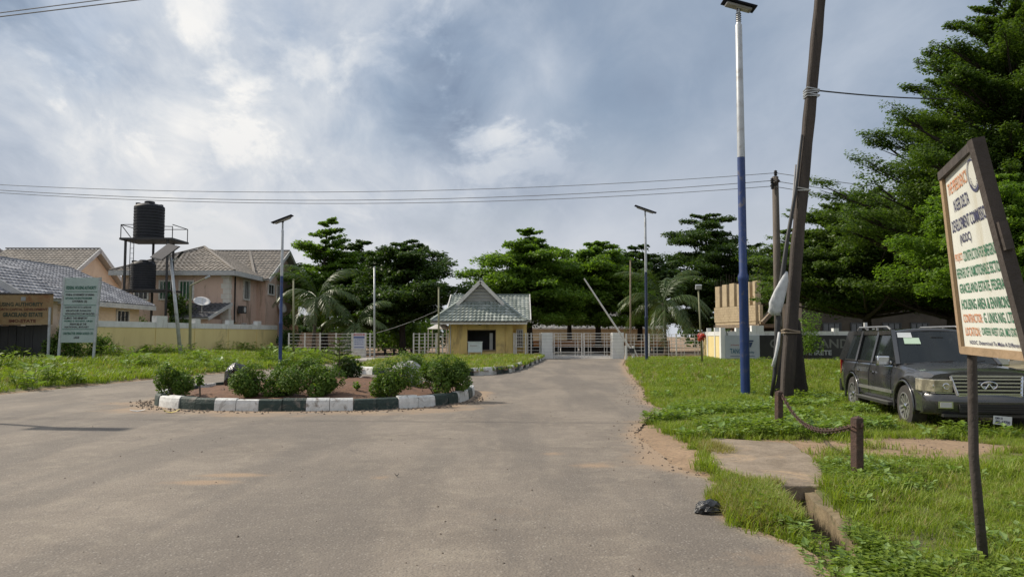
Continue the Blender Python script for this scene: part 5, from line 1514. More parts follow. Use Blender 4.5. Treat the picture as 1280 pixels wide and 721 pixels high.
def far_things():
    h = thing('house', 'long grey-roofed house far beyond the double gate', 'house', (6, 112, 0))
    put('wall', MB().bx(2.5, 22, 112, 120, -.03, 2.9), M_block, h)
    roof_plane(h, (1.9, 111, 2.8), (22.6, 111, 2.8), (22, 116, 5.6), (4.5, 116, 5.6), tilemat('dull_grey_sheets', (.20, .19, .185), (.26, .25, .24), (.17, .165, .16)), tw=.8, tl=1.2)
    h = thing('house', 'low house glimpsed through the fence left of the poster panel', 'house', (-20, 84, 0))
    put('wall', MB().bx(-25, -18.5, 84, 92, -.03, 1.9), M_fascia, h)
    put('roof', MB().bx(-25.5, -18, 83.4, 92.5, 1.903, 2.1), M_conc, h)
    t = thing('low_wall', 'low orange-brown wall crossing behind the double gate', 'wall', (9, 80, 0))
    M_or = pm('orange_clay', (.52, .27, .13), (.42, .21, .10), 1.2, .9, dirt=(.5, .38, .22), dirt_amt=.6)
    xs = [XA(655, 80) + i * 1.9 for i in range(8)]
    for i, x in enumerate(xs):
        put('wall_panel', MB().bx(x + .05, x + 1.85, 80, 80.25, .62, 1.28), M_or, t)
        put('base', MB().bx(x + .05, x + 1.85, 80.05, 80.2, -.03, .617), M_dark, t)  # black strip: the shade below the wall, put in as a part
    for px in (487, 509):
        t = thing('bench', 'small concrete bench in the shade beyond the side entrance, %s one' % ('left' if px == 487 else 'right'), 'bench', (XA(px, 72), 72, -.03), 'benches beyond the side entrance')
        put('seat', MB().box((0, 0, .55), (1.2, .5, .1)).mesh('seat'), M_conc, t, local=True)
        for s in (-1, 1): put('leg', MB().box((s * .42, 0, .25), (.15, .45, .5)).mesh('leg'), M_dark, t, local=True)
far_things()

# ------------------------------------------------------------------ fences and gates
def fence(name, label, x0, x1, Y, z0, z1, nr=8, posts=None, pairs=True, mat=None, group='white metal fence panels along the estate front'):
    mat = mat or M_wmetal
    t = thing(name, label, 'fence', ((x0 + x1) / 2, Y, z0), group)
    posts = posts or [x0, x1]
    for x in posts: put('post', MB().bx(x - .05, x + .05, Y - .05, Y + .05, z0 - .1, z1 + .03), mat, t)
    for i in range(nr):
        z = z0 + .12 + (z1 - z0 - .16) * i / (nr - 1)
        put('rail', MB().bx(x0 + .05, x1 - .05, Y - .016, Y + .016, z - .017, z + .017), mat, t)
    if pairs:
        for a, b in zip(posts, posts[1:]):
            for x in (a + .35, a + .6, b - .6, b - .35):
                if b - a > 1.6: put('upright', MB().bx(x - .018, x + .018, Y - .045, Y - .018, z0 + .08, z1 - .01), mat, t)
    return t
def fences():
    Y = 58.6; X = lambda p: XA(p, Y); z1 = ZA(416.5, Y)
    fence('metal_fence', 'white rail fence behind the palms, left of the poster panel', X(361), X(440), Y, 0, z1, posts=[X(361), X(381), X(400), X(420), X(440)])
    fence('metal_fence', 'narrow white fence bay just right of the poster panel', X(458), X(469), Y - .3, 0, z1, posts=[X(458), X(463.5), X(469)])
    fence('metal_fence', 'white fence bay standing right of the open side entrance', X(517), X(545), Y, 0, z1, posts=[X(517), X(524), X(531), X(545)])
    fence('metal_fence', 'white fence bay touching the left wall of the gatehouse', X(546), X(560), Y + .15, 0, z1, posts=[X(546), X(553), X(560)])
    fence('metal_fence', 'white fence bay in front of the recessed bay of the gatehouse', X(642), X(657), Y - .4, 0, z1, posts=[X(642.5), X(645), X(657)], pairs=False)
    fence('metal_fence', 'white fence bay between the gatehouse and the left gate pillar', X(659), X(676), Y, 0, z1, posts=[X(659.5), X(664), X(675)])
    fence('metal_fence', 'long white rail fence right of the gate behind the palms', X(783), X(879), Y + .2, 0, z1 - .05, posts=[X(783.5), X(812), X(846), X(879)])
    # poster pillar
    M_post = pm('poster_paper', (.56, .57, .66), (.50, .51, .60), 3, .7)
    M_blue = pm('blue_print', (.05, .08, .28), (.06, .09, .25), 5, .7); M_red = pm('faded_red_print', (.50, .16, .16), (.42, .14, .14), 5, .7)
    Yp = 57.9; x0, x1 = XA(440.5, Yp), XA(457, Yp); zb, zt = 0, ZA(416, Yp)
    t = thing('information_pillar', 'white panel with a printed poster beside the open side entrance', 'notice panel', ((x0 + x1) / 2, Yp, 0))
    n = 9
    for i in range(n):
        z = zb + (zt - zb) * i / n
        put('slat', MB().bx(x0, x1, Yp, Yp + .08, z + .012, z + (zt - zb) / n - .006), M_wmetal, t)
    put('backing', MB().bx(x0 + .03, x1 - .03, Yp + .083, Yp + .12, zb, zt), M_fascia, t)
    Q = [(x0 + .08, Yp - .012, zb + .75), (x1 - .08, Yp - .012, zb + .75), (x1 - .08, Yp - .012, zt - .05), (x0 + .08, Yp - .012, zt - .05)]
    po = put('poster', MB().bx(x0 + .08, x1 - .08, Yp - .012, Yp - .002, zb + .75, zt - .05), M_post, t)
    put('band', rects_on(Q, [(0, .86, 1, 1)], .003), M_red, t)
    put('band', rects_on(Q, [(0, .70, 1, .80), (0.06, .08, .94, .12)], .003), M_blue, t)
    put_text(t, Q, 'NOTICE', .12, .88, .88, .98, M_post, .006, .02)
    for i, s in enumerate(('ALL VISITORS MUST', 'REPORT TO THE', 'SECURITY POST')): put_text(t, Q, s, .1, .56 - i * .15, .9, .65 - i * .15, M_blue, .004, .015)
    # gate pillars
    for px0, px1, lab in ((677, 691, 'left white pillar of the double gate'), (765.5, 780, 'right white pillar of the double gate')):
        a, b = XA(px0, 58), XA(px1, 58); ztop = ZA(415.5, 58)
        t = thing('gate_pillar', lab, 'pillar', ((a + b) / 2, 58.3, 0), 'pillars of the double gate')
        for i in range(8):
            z = ztop * i / 8
            o = put('course', MB().bx(a + random.uniform(-.008, .008), b + random.uniform(-.008, .008), 58, 58.75, z + (.012 if i else -.03), z + ztop / 8 - .004), M_white, t)
        put('core', MB().bx(a + .03, b - .03, 58.03, 58.72, -.02, ztop - .02), M_fascia, t)
    # gate leaves
    for px0, px1, lab in ((692, 728, 'left leaf of the closed white metal gate'), (729.5, 764.5, 'right leaf of the closed white metal gate')):
        a, b = XA(px0, 58.3), XA(px1, 58.3); zt = ZA(416, 58.3); Y_ = 58.35
        t = thing('gate_leaf', lab, 'gate', ((a + b) / 2, Y_, 0), 'leaves of the double gate')
        for x in (a + .04, b - .04): put('stile', MB().bx(x - .045, x + .045, Y_ - .03, Y_ + .03, .03, zt), M_wmetal, t)
        for z in (.1, .2, .5, .9, 1.05, 1.28, 1.5, 1.7, zt - .03): put('rail', MB().bx(a + .085, b - .085, Y_ - .018, Y_ + .018, z - .022, z + .022), M_wmetal, t)
        for x in (a + .35, a + .55, b - .55, b - .35): put('upright', MB().bx(x - .018, x + .018, Y_ - .05, Y_ - .02, .1, zt - .03), M_wmetal, t)
    # raised barrier
    t = thing('boom_barrier', 'raised white barrier pole leaning up to the left beside the right gate pillar', 'barrier', (XA(786, 56), 56, 0))
    tip, butt = W(730, 348, 56), W(788, 436, 56)
    put('boom', MB().tube([tip, butt], [.05, .075], 8), M_wmetal, t)
    for px in (782.5, 791.5): put('post', MB().beam((XA(px, 56), 56, -.03), (XA(px, 56), 56, ZA(432, 56)), .16, .14), M_white, t)
    put('brace', MB().beam((XA(791.5, 56), 55.9, .9), (XA(797, 56), 55.9, .15), .07, .07), M_wmetal, t)
    put('counterweight', MB().box(tuple(butt + (butt - tip).normalized() * .15), (.36, .3, .36)), M_blackwall, t)
fences()

# ------------------------------------------------------------------ water tower
def tank_tower():
    Y = 58.0
    t = thing('tank_tower', 'black steel tower carrying two water tanks behind the yellow wall', 'water tower', (XA(180, Y), Y + 1.3, .5))
    M_st = pm('dark_steel', (.022, .022, .024), (.04, .035, .032), 5, .6)
    z0 = .4
    zp, zl = ZA(300, Y), ZA(363.5, Y)
    xs = (XA(153, Y), XA(206, Y)); ys = (Y, Y + 2.6)
    for x in xs:
        for y in ys: put('leg', MB().beam((x + (0 if y == Y else (.9 if x < -28 else -.7)), y, z0), (x + (0 if y == Y else (.9 if x < -28 else -.7)), y, zp), .14, .14), M_st, t)
    put('platform', MB().bx(XA(146.5, Y), XA(213, Y), Y - .2, Y + 2.8, zp, zp + .16), M_st, t)
    put('platform', MB().bx(XA(151, Y), XA(206, Y), Y - .1, Y + 2.7, zl, zl + .13), M_st, t)
    def bars(nm, L_, th=.05):
        for a, b in L_: put(nm, MB().beam(a, b, th, th), M_st, t)
    xa, xb = XA(147.5, Y), XA(212.5, Y); zr = ZA(281, Y); zr2 = ZA(283.5, Y)
    P = lambda x, y, z: (x, y, z)
    bars('railing', [(P(xa, Y - .1, zp + .16), P(xa, Y - .1, zr)), (P(xa, Y - .1, zr), P(XA(164, Y), Y - .1, zr)), (P(xa, Y - .1, zr), P(XA(160, Y), Y - .1, zp + .2)), (P(xb, Y - .1, zp + .16), P(xb, Y - .1, zr2)), (P(XA(199, Y), Y - .1, zr2 + .02), P(xb, Y - .1, zr2)),
                    (P(xa, Y + 2.6, zp + .16), P(xa, Y + 2.6, zr)), (P(xa, Y + 2.6, zr), P(xb, Y + 2.6, zr)), (P(xb, Y + 2.6, zp + .16), P(xb, Y + 2.6, zr)), (P(xa, Y - .1, zr), P(xa, Y + 2.6, zr)), (P(xb, Y - .1, zr), P(xb, Y + 2.6, zr))])
    bars('brace', [(P(xs[0], Y, 2.4), P(xs[1], Y, 2.4)), (P(xs[0], Y, zl - .1), P(xs[1], Y, zl - .1))], .08)
    mb = MB(); lx0, lx1 = XA(159, Y - .4), XA(163.5, Y - .4)
    for x in (lx0, lx1): mb.beam((x, Y - .4, z0), (x, Y - .4, zp + .1), .04, .04)
    z = z0 + .3
    while z < zp: mb.beam((lx0 + .02, Y - .4, z), (lx1 - .02, Y - .4, z), .025, .025); z += .38
    put('ladder', mb, M_st, t)
    m, nt, b, _ = newmat('black_tank_plastic')
    nt.links.new(mixrgb(nt, ntex(nt, 1.5, 5, .6), (.012, .013, .017), (.028, .030, .036)), b.inputs['Base Color']); b.inputs['Roughness'].default_value = .6; b.inputs['Specular IOR Level'].default_value = .3
    def tank(pxc, w, ytop, ybase_z, lab):
        r = w / 2 / FPX * (Y + 1.2); x = XA(pxc, Y + 1.2); hh = ZA(ytop, Y + 1.2) - ybase_z
        prof = [(r * .98, 0)]
        n = 11; hb = hh * .84
        for i in range(n):
            z = hb * (i + .1) / n
            prof += [(r, z), (r, z + hb / n * .62), (r * .965, z + hb / n * .72), (r * .965, z + hb / n * .86)]
        prof += [(r, hb), (r * .96, hb + .08), (r * .80, hb + .20), (r * .40, hb + .30), (r * .34, hb + .30), (r * .34, hh - .02), (r * .30, hh), (.001, hh)]
        tt = thing('water_tank', lab, 'water tank', (x, Y + 1.2, ybase_z), 'black water tanks on the steel tower')
        o = put('tank_body', MB().lathe(prof, n=36).mesh('tank_body'), m, tt, local=True); smooth_angle(o, 40)
        for k in range(4):
            a = k * 1.57 + .6; put('lug', MB().box((r * .72 * math.cos(a), r * .72 * math.sin(a), hb + .22), (.28, .28, .16)).mesh('lug'), m, tt, local=True)
    tank(182, 36, 252, zp + .163, 'large black ribbed water tank on top of the tower')
    tank(176.5, 29.5, 325, zl + .133, 'smaller black ribbed water tank on the middle deck of the tower')
tank_tower()

# ------------------------------------------------------------------ lamps, poles, wires
M_galv = pm('galvanised_steel', (.46, .48, .50), (.38, .40, .42), 3, .45, .3, dirt=(.22, .19, .16), dirt_amt=.6, dscale=3)
M_bluep = pm('blue_pole_paint', (.014, .038, .145), (.02, .05, .17), 3, .45, dirt=(.13, .12, .13), dirt_amt=.8, dscale=3)
M_navyp = pm('dark_blue_pole_paint', (.015, .028, .07), (.02, .035, .085), 3, .5)
M_panel = pm('solar_cells', (.012, .014, .025), (.02, .022, .035), 3, .7)
M_panel.node_tree.nodes['Principled BSDF'].inputs['Specular IOR Level'].default_value = .15
M_pback = pm('panel_backing', (.30, .30, .30), (.24, .24, .24), 3, .6)
M_grn = pm('olive_pole_paint', (.22, .22, .12), (.17, .17, .09), 3, .6)
def solar_lamp(label, X, Y, zsplit, ztop, r0, panel_len, tilt, lower, group='solar street lamps', z0=None, upper=None, flange=True):
    z = H(X, Y) if z0 is None else z0
    t = thing('street_lamp', label, 'street lamp', (X, Y, z), group)
    hs, ht = zsplit - z, ztop - z
    n = 20
    put('base_plate', MB().lathe([(r0 * 2.6, -.05), (r0 * 2.6, .03), (r0 * 1.2, .04)], n=16).mesh('base_plate'), lower, t, local=True)
    low = [(r0, -.1), (r0, hs * .48), (r0 * 1.14, hs * .485), (r0 * 1.14, hs * .50), (r0 * .86, hs * .515), (r0 * .82, hs)]
    put('lower_pole', MB().lathe(low, n=n).mesh('lower_pole'), lower, t, smooth=False, local=True)
    smooth_angle(t.children[-1], 40)
    up = [(r0 * .82, hs + .002), (r0 * .72, ht - .45), (r0 * .5, ht - .40), (r0 * .42, ht)]
    put('upper_pole', MB().lathe(up, n=n).mesh('upper_pole'), upper or M_galv, t, local=True); smooth_angle(t.children[-1], 40)
    if r0 > .08:
        mb = MB()
        for i in range(5): mb.lathe([(r0 * .42, ht - .36 + i * .055), (r0 * .62, ht - .35 + i * .055), (r0 * .42, ht - .335 + i * .055)], n=14)
        put('collar', mb.mesh('collar'), M_dark, t, local=True)
    ca, sa = math.cos(tilt), math.sin(tilt)
    R = Matrix.Rotation(-tilt, 3, 'Y')
    head = put('lamp_head', MB().box((0, 0, ht + .06), (panel_len * .78, .26, .07), R).mesh('lamp_head'), M_pback, t, local=True)
    bevel(head, .015)
    put('lens', MB().box(tuple(Vector((0, 0, ht + .06)) + R @ Vector((panel_len * .12, 0, -.042))), (panel_len * .36, .18, .015), R).mesh('lens'), M_fascia, head, local=True)
    put('solar_panel', MB().box(tuple(Vector((0, 0, ht + .06)) + R @ Vector((0, 0, .065))), (panel_len, .46, .035), R).mesh('solar_panel'), M_panel, t, local=True)
    put('bracket', MB().box((0, 0, ht - .01), (.09, .09, .1)).mesh('bracket'), M_dark, t, local=True)
    return t
Y = 20.7
p = W(932, 498, Y)
solar_lamp('tall street lamp with bright blue lower half in front of the leaning pole', p.x, Y, W(925, 197, Y).z, W(921, 12, Y).z, .125, .92, -.27, M_bluep)
p = W(350, 463, 38.0)
solar_lamp('street lamp with blue lower half standing before the pink house', p.x, 38.0, W(350, 345, 38).z, W(350, 277, 38).z, .085, 1.08, .37, M_bluep, z0=.05)
p = W(808.5, 453, 49.0)
solar_lamp('street lamp with dark navy lower half right of the gate', p.x, 49.0, W(808, 340, 49).z, W(808, 264, 49).z, .10, 1.45, -.34, M_navyp, z0=.06)
# the lamp out on the left whose shadow falls over the road
solar_lamp('street lamp beyond the left edge that throws the long shadow over the road', -15.95, 17.45, 3.6, 7.4, .10, 1.5, .3, M_bluep)

def leaning_lamp():
    Y = 47.0
    b = W(226, 446, Y); tp = W(213.5, 322, Y)
    b.z = H(b.x, Y)
    t = thing('leaning_lamp', 'leaning pale pole carrying a big tilted solar panel in front of the yellow wall', 'solar lamp', tuple(b))
    mb = MB().tube([b - Vector((0, 0, .1)), b.lerp(tp, .5), tp], [.12, .10, .075], 10)
    put('pole', mb, M_galv, t, smooth=True)
    c = [W(188, 322, Y + .4), W(203, 325.5, Y - .6), W(225.5, 308.5, Y - .6), W(210.5, 305, Y + .4)]
    n = (c[1] - c[0]).cross(c[3] - c[0]).normalized()
    if n.z < 0: n = -n
    fr = put('solar_panel', MB().prism(c, n * .05), pm('dark_panel_underside', (.05, .05, .055), (.035, .035, .04), 3, .9), t)
    q = [x + n * .053 for x in c]; mid = sum(q, Vector()) / 4
    put('solar_cells', MB().prism([mid + (x - mid) * .95 for x in q], n * .01), M_panel, fr)
    mb = MB()
    for k in (.25, .5, .75): mb.beam(c[0].lerp(c[1], k) - n * .03, c[3].lerp(c[2], k) - n * .03, .05, .04)
    mb.beam(c[0].lerp(c[3], .35) - n * .06, c[1].lerp(c[2], .35) - n * .06, .05, .05)
    put('panel_frame', mb, M_galv, fr)
    put('panel_strut', MB().beam(tp, mid - n * .05, .07, .07), M_galv, t)
    put('lamp_arm', MB().beam(tp + Vector((0, 0, -.3)), W(227.5, 317, Y), .06, .06), M_galv, t)
    put('lamp_head', MB().beam(W(222, 322, Y - .02), W(229, 314.5, Y - .02), .2, .07), M_dark, t)
    # older street light with a slanting arm
    Y = 48.5; b = W(237.5, 442, Y); b.z = H(b.x, Y); tp = W(238, 357, Y); e = W(262, 345, Y)
    t = thing('street_light', 'thin olive pole with a slanting lamp arm between the leaning lamp and the house', 'street light', tuple(b))
    put('pole', MB().tube([b - Vector((0, 0, .1)), tp], [.10, .08], 8), M_grn, t)
    put('arm', MB().tube([tp, tp.lerp(e, .85)], [.05, .04], 6), M_grn, t)
    put('lamp_head', MB().beam(tp.lerp(e, .78), e, .16, .11), M_galv, t)
    # plain poles
    def pole(px, y0, y1, Y, r, mat, lab, nm='pole', z0=None):
        a = W(px, y0, Y); b_ = W(px, y1, Y); b_.z = H(b_.x, Y) if z0 is None else z0
        tt = thing(nm, lab, 'pole', tuple(b_))
        put('shaft', MB().tube([b_ - Vector((0, 0, .1)), a], [r, r * .8], 8), mat, tt, smooth=True)
        put('cap', MB().lathe([(r * 1.1, 0), (r * 1.1, .08), (.01, .1)], c=tuple(a - Vector((0, 0, .03))), n=8), mat, tt)
        return tt
    pole(367, 350, 446, 50, .065, M_grn, 'thin olive pole behind the left palm beside the blue street lamp', z0=.1)
    pole(468, 334, 445, 57, .075, M_galv, 'thin pale pole rising in front of the dark tree by the side entrance', z0=0)
    pole(548.5, 360, 446, 54, .07, M_grn, 'thin dark pole just left of the gatehouse', z0=.1)
    pole(788, 326, 446, 60, .07, M_conc, 'thin pole behind the boom barrier among the palm fronds', z0=-.03)
    # floodlight pole with a red bundle
    Y = 44; b = W(878, 457, Y); b.z = H(b.x, Y); tp = W(873, 361, Y)
    t = thing('floodlight_pole', 'slim grey pole with a small floodlight and a red bundle tied half way', 'floodlight', tuple(b))
    put('pole', MB().tube([b - Vector((0, 0, .1)), tp], [.06, .045], 8), M_grn, t, smooth=True)
    f = put('floodlight', MB().box(tuple(tp + Vector((0, -.05, .1))), (.34, .16, .26), Matrix.Rotation(.3, 3, 'X')), M_galv, t)
    put('lens', MB().box(tuple(tp + Vector((0, -.14, .07))), (.28, .02, .20), Matrix.Rotation(.3, 3, 'X')), M_fascia, f)
    t2 = thing('flower_bundle', 'faded red and white flower bundle tied to the floodlight pole', 'flowers', tuple(W(877, 421, Y - .12)))
    rng = np.random.default_rng(2); C = rng.normal(0, 1, (90, 3)); C /= np.linalg.norm(C, axis=1, keepdims=True); C *= rng.uniform(.10, .26, 90)[:, None]
    V, Q = leaf_quads(C, .16, C, rng, .5, .8)
    put('petals', fast_mesh('petals', V, Q), leafmat('red_petals', (.42, .04, .04), (.5, .10, .09), (.7, .65, .62)), t2, local=True)
leaning_lamp()

M_wire = pm('weathered_cable', (.22, .22, .23), (.28, .28, .29), 3, .6)
M_blackcable = pm('black_cable', (.015, .015, .016), (.022, .022, .022), 3, .5)
M_wood = pm('dark_timber', (.070, .056, .048), (.036, .030, .027), 3, .92, bmp=1.0, bscale=9, sc=(1, 1, .12), dirt=(.16, .12, .095), dirt_amt=.6, dscale=2)
M_concpole = pm('grey_wood_pole', (.15, .125, .105), (.095, .08, .068), 4, .9, bmp=.6, bscale=12, sc=(1, 1, .2))
def cable(name, label, pts, sag, r, mat=None, group=None, n=24):
    mb = MB(); path = []
    for a, b in zip(pts, pts[1:]):
        a, b = Vector(a), Vector(b)
        for i in range(n):
            t = i / n; path.append(a.lerp(b, t) - Vector((0, 0, sag * 4 * t * (1 - t))))
    path.append(Vector(pts[-1]))
    o = put(name, mb.tube(path, r, 5), mat or M_wire, smooth=True)
    tag(o, label, 'cable', group); return o
def poles_and_wires():
    # far pole with three insulators
    Y = 30.0
    top = W(969, 221, Y); b = W(974.5, 474, Y); b.z = H(b.x, Y)
    t = thing('utility_pole', 'thin grey utility pole with insulators standing behind the leaning pole', 'utility pole', tuple(b))
    put('pole', MB().tube([b - Vector((0, 0, .3)), b.lerp(top, .5), top], [.17, .145, .12], 10), M_concpole, t, smooth=True)
    arm = put('crossarm', MB().beam(top + Vector((-.22, -.16, -.42)), top + Vector((.10, -.16, -.18)), .09, .11), M_barkd, t)
    ins = [top + Vector((0.0, -.05, .14)), top + Vector((-.20, -.22, -.20)), top + Vector((-.19, -.22, -.42))]
    for q in ins:
        put('insulator', MB().lathe([(.03, -.12), (.075, -.09), (.045, -.05), (.085, -.01), (.05, .04), (.07, .07), (.02, .11)], c=tuple(q), n=12), M_dark, t, smooth=True)
    g = 'overhead wires running to the far utility pole'
    Lft = [W(-260, 222, 32), W(-260, 229, 31), W(-260, 233, 31.5)]
    # pass through the heights seen at the left edge of the picture
    cable('overhead_wire', 'uppermost of the long overhead wires crossing the sky left of the far pole', [(-34, 33, 9.17), tuple(ins[0])], .99, .012, group=g)
    cable('overhead_wire', 'middle overhead wire crossing the sky left of the far pole', [(-34, 32.2, 9.05), tuple(ins[1])], 1.16, .013, group=g)
    cable('overhead_wire', 'lowest overhead wire, running close under the middle one', [(-34, 31.6, 8.85), tuple(ins[2])], 1.12, .012, group=g)
    cable('overhead_wire', 'upper wire going right from the far pole into the trees', [tuple(ins[0]), (34, 33, 7.0)], .42, .013, group=g)
    cable('overhead_wire', 'middle wire going right from the far pole into the trees', [tuple(ins[1]), (34, 33, 6.4)], .42, .013, group=g)
    cable('overhead_wire', 'lower wire going right from the far pole into the trees', [tuple(ins[2]), (34, 33.4, 6.1)], .42, .013, group=g)
    cable('span_wire', 'thin slack wire sloping from the side entrance fence to the gatehouse', [tuple(W(470.5, 416, 58.4)), tuple(W(548.5, 387, 54))], .12, .016)
    # the leaning pole
    Y = 19.2
    b = W(981, 503, Y); b.z = H(b.x, Y); m1 = W(997, 300, Y); top = W(1036, -118, Y)
    t = thing('leaning_pole', 'heavy dark timber utility pole leaning to the right in front of the tree stump', 'utility pole', tuple(b))
    mb = MB()
    ring = []
    P = [b - Vector((0, 0, .4)), b.lerp(m1, .5), m1, m1.lerp(top, .5), top]
    # squared timber with softened corners
    def sq(c, w, d, k=.22):
        return [c + Vector(q) for q in ((-w, -d + k * d, 0), (-w + k * w, -d, 0), (w - k * w, -d, 0), (w, -d + k * d, 0), (w, d - k * d, 0), (w - k * w, d, 0), (-w + k * w, d, 0), (-w, d - k * d, 0))]
    n0 = 26; pts = []
    for i in range(n0):
        f = i / (n0 - 1) * 4; k = min(3, int(f)); c = P[k].lerp(P[k + 1], f - k)
        w = .160 - .035 * f / 4 + .008 * math.sin(i * 2.3); mb.v += [tuple(x) for x in sq(c, w * .92, w * .8)]
    for i in range(n0 - 1):
        for k in range(8): mb.f.append((i * 8 + k, i * 8 + (k + 1) % 8, (i + 1) * 8 + (k + 1) % 8, (i + 1) * 8 + k))
    mb.f.append(tuple(range(8))); mb.f.append(tuple(reversed(range((n0 - 1) * 8, n0 * 8))))
    put('pole', mb, M_wood, t)
    def at(py):
        # point on the pole's axis at that height
        z = W(1000, py, Y).z
        q = P[0]
        for a, c in zip(P, P[1:]):
            if a.z <= z <= c.z: q = a.lerp(c, (z - a.z) / (c.z - a.z))
        return q
    def wrap(py, th, mat, nm, turns=3, out=.0):
        c = at(py); mb = MB()
        for k in range(turns):
            cc = c + Vector((0, 0, (k - turns / 2) * th * 2.6)); s = .155 + out
            jit = .03 * math.sin(k * 2)
            loop = [cc + Vector((-s, -s * .85, jit)), cc + Vector((s, -s * .85, -jit)), cc + Vector((s, s * .85, 0)), cc + Vector((-s, s * .85, 0)), cc + Vector((-s, -s * .85, jit))]
            mb.tube(loop, th, 5)
        return put(nm, mb, mat, t)
    wrap(116, .018, M_galv, 'wire_binding', 5)
    wrap(237, .016, M_fascia, 'wire_binding', 2)
    wrap(413, .022, M_conc, 'cloth_binding', 2, .02)
    c = at(116)
    cable('guy_cable', 'taut dark cable running right from the binding on the leaning pole', [tuple(c + Vector((.16, -.15, 0))), tuple(W(1190, 124, 24))], .05, .020, M_blackcable)
    cable('overhead_wire', 'upper of the two wires in the top left corner of the sky', [(-38, 21, 7.72), tuple(P[-1] + Vector((0, -.1, .0)))], .10, .014)
    cable('overhead_wire', 'lower of the two wires in the top left corner of the sky', [(-38, 20.3, 7.42), tuple(P[-1] + Vector((0, .1, -.15)))], .10, .016)
    # black cable bundle down the left face
    path = [at(170) + Vector((-.17, -.1, 0)), at(240) + Vector((-.20, -.1, 0)), W(984, 300, Y - .3), W(976, 360, Y - .35), W(971, 420, Y - .4), W(968, 470, Y - .4), W(964, 497, Y - .45)]
    o = put('cable_bundle', MB().tube(path, [.03, .045, .05, .075, .06, .05, .045], 7), M_blackcable, smooth=True)
    tag(o, 'black cable bundle hanging down the left face of the leaning pole', 'cable')
    o = put('cable', MB().tube([at(205) + Vector((-.19, .1, 0)), W(990, 262, Y - .1), W(982, 320, Y - .25), W(975, 372, Y - .3), W(976, 408, Y - .3)], .022, 6), M_wire, smooth=True)
    tag(o, 'thinner grey cable beside the black bundle on the leaning pole', 'cable')
    # white sack
    M_sack = pm('white_woven_sack', (.52, .53, .54), (.40, .41, .42), 6, .7, bmp=.7, bscale=14)
    cc = [W(983, 340, Y - .38), W(979, 352, Y - .42), W(974, 364, Y - .44), W(970.5, 378, Y - .44), W(969.5, 389, Y - .42), W(970.5, 394, Y - .42)]
    mb = MB(); rr = [.035, .10, .13, .155, .15, .10]
    n = 18
    for i, (q, r0) in enumerate(zip(cc, rr)):
        for k in range(n):
            a = 2 * math.pi * k / n; rw = r0 * (1 + .20 * math.sin(3 * a + i * 1.3) + .14 * math.sin(7 * a + 2 * i))
            mb.v.append(tuple(q + Vector((rw * math.cos(a), .6 * rw * math.sin(a), .015 * math.sin(4 * a)))))
    for i in range(len(cc) - 1):
        for k in range(n): mb.f.append((i * n + k, i * n + (k + 1) % n, (i + 1) * n + (k + 1) % n, (i + 1) * n + k))
    mb.f.append(tuple(range(n))); mb.f.append(tuple((len(cc) - 1) * n + k for k in range(n)))
    o = put('sack', mb, M_sack, smooth=True); tag(o, 'white plastic sack tied to the left side of the leaning pole', 'sack')
    for k, (x0, y0, x1, y1) in enumerate(((971, 424, 969, 446), (968.5, 446, 966, 458))):
        pass
    o = put('rag', MB().tube([W(974, 415, Y - .5), W(972.5, 430, Y - .52), W(969.5, 445, Y - .5), W(966.5, 458, Y - .48)], [.03, .045, .035, .05], 6), M_sack, smooth=True)
    tag(o, 'strip of white plastic hanging under the sack on the leaning pole', 'rag')
    # stump
    X, Yt = W(990, 505, 20.4).x, 20.4
    zt = H(X, Yt)
    mb = MB(); n = 22; lv = [(-.2, .55), (.0, .50), (.12, .42), (.4, .37), (1.0, .30), (1.6, .24), (2.0, .19), (2.12, .10)]
    for i, (z, r0) in enumerate(lv):
        for k in range(n):
            a = 2 * math.pi * k / n
            fl = 1 + (.16 * math.sin(5 * a + .6) + .08 * math.sin(9 * a)) * max(.25, 1 - z)
            mb.v.append((X + r0 * fl * math.cos(a) + .04 * z, Yt + r0 * fl * math.sin(a) * .9, zt + z + .03 * math.sin(3 * a) * (i == len(lv) - 1)))
    for i in range(len(lv) - 1):
        for k in range(n): mb.f.append((i * n + k, i * n + (k + 1) % n, (i + 1) * n + (k + 1) % n, (i + 1) * n + k))
    mb.f.append(tuple((len(lv) - 1) * n + k for k in range(n)))
    o = put('tree_stump', mb, pm('blackened_stump', (.024, .019, .016), (.014, .011, .010), 5, .95, bmp=1.0, bscale=14, sc=(1, 1, .3)), smooth=True); tag(o, 'dark tapering tree stump right behind the foot of the leaning pole', 'stump')
poles_and_wires()

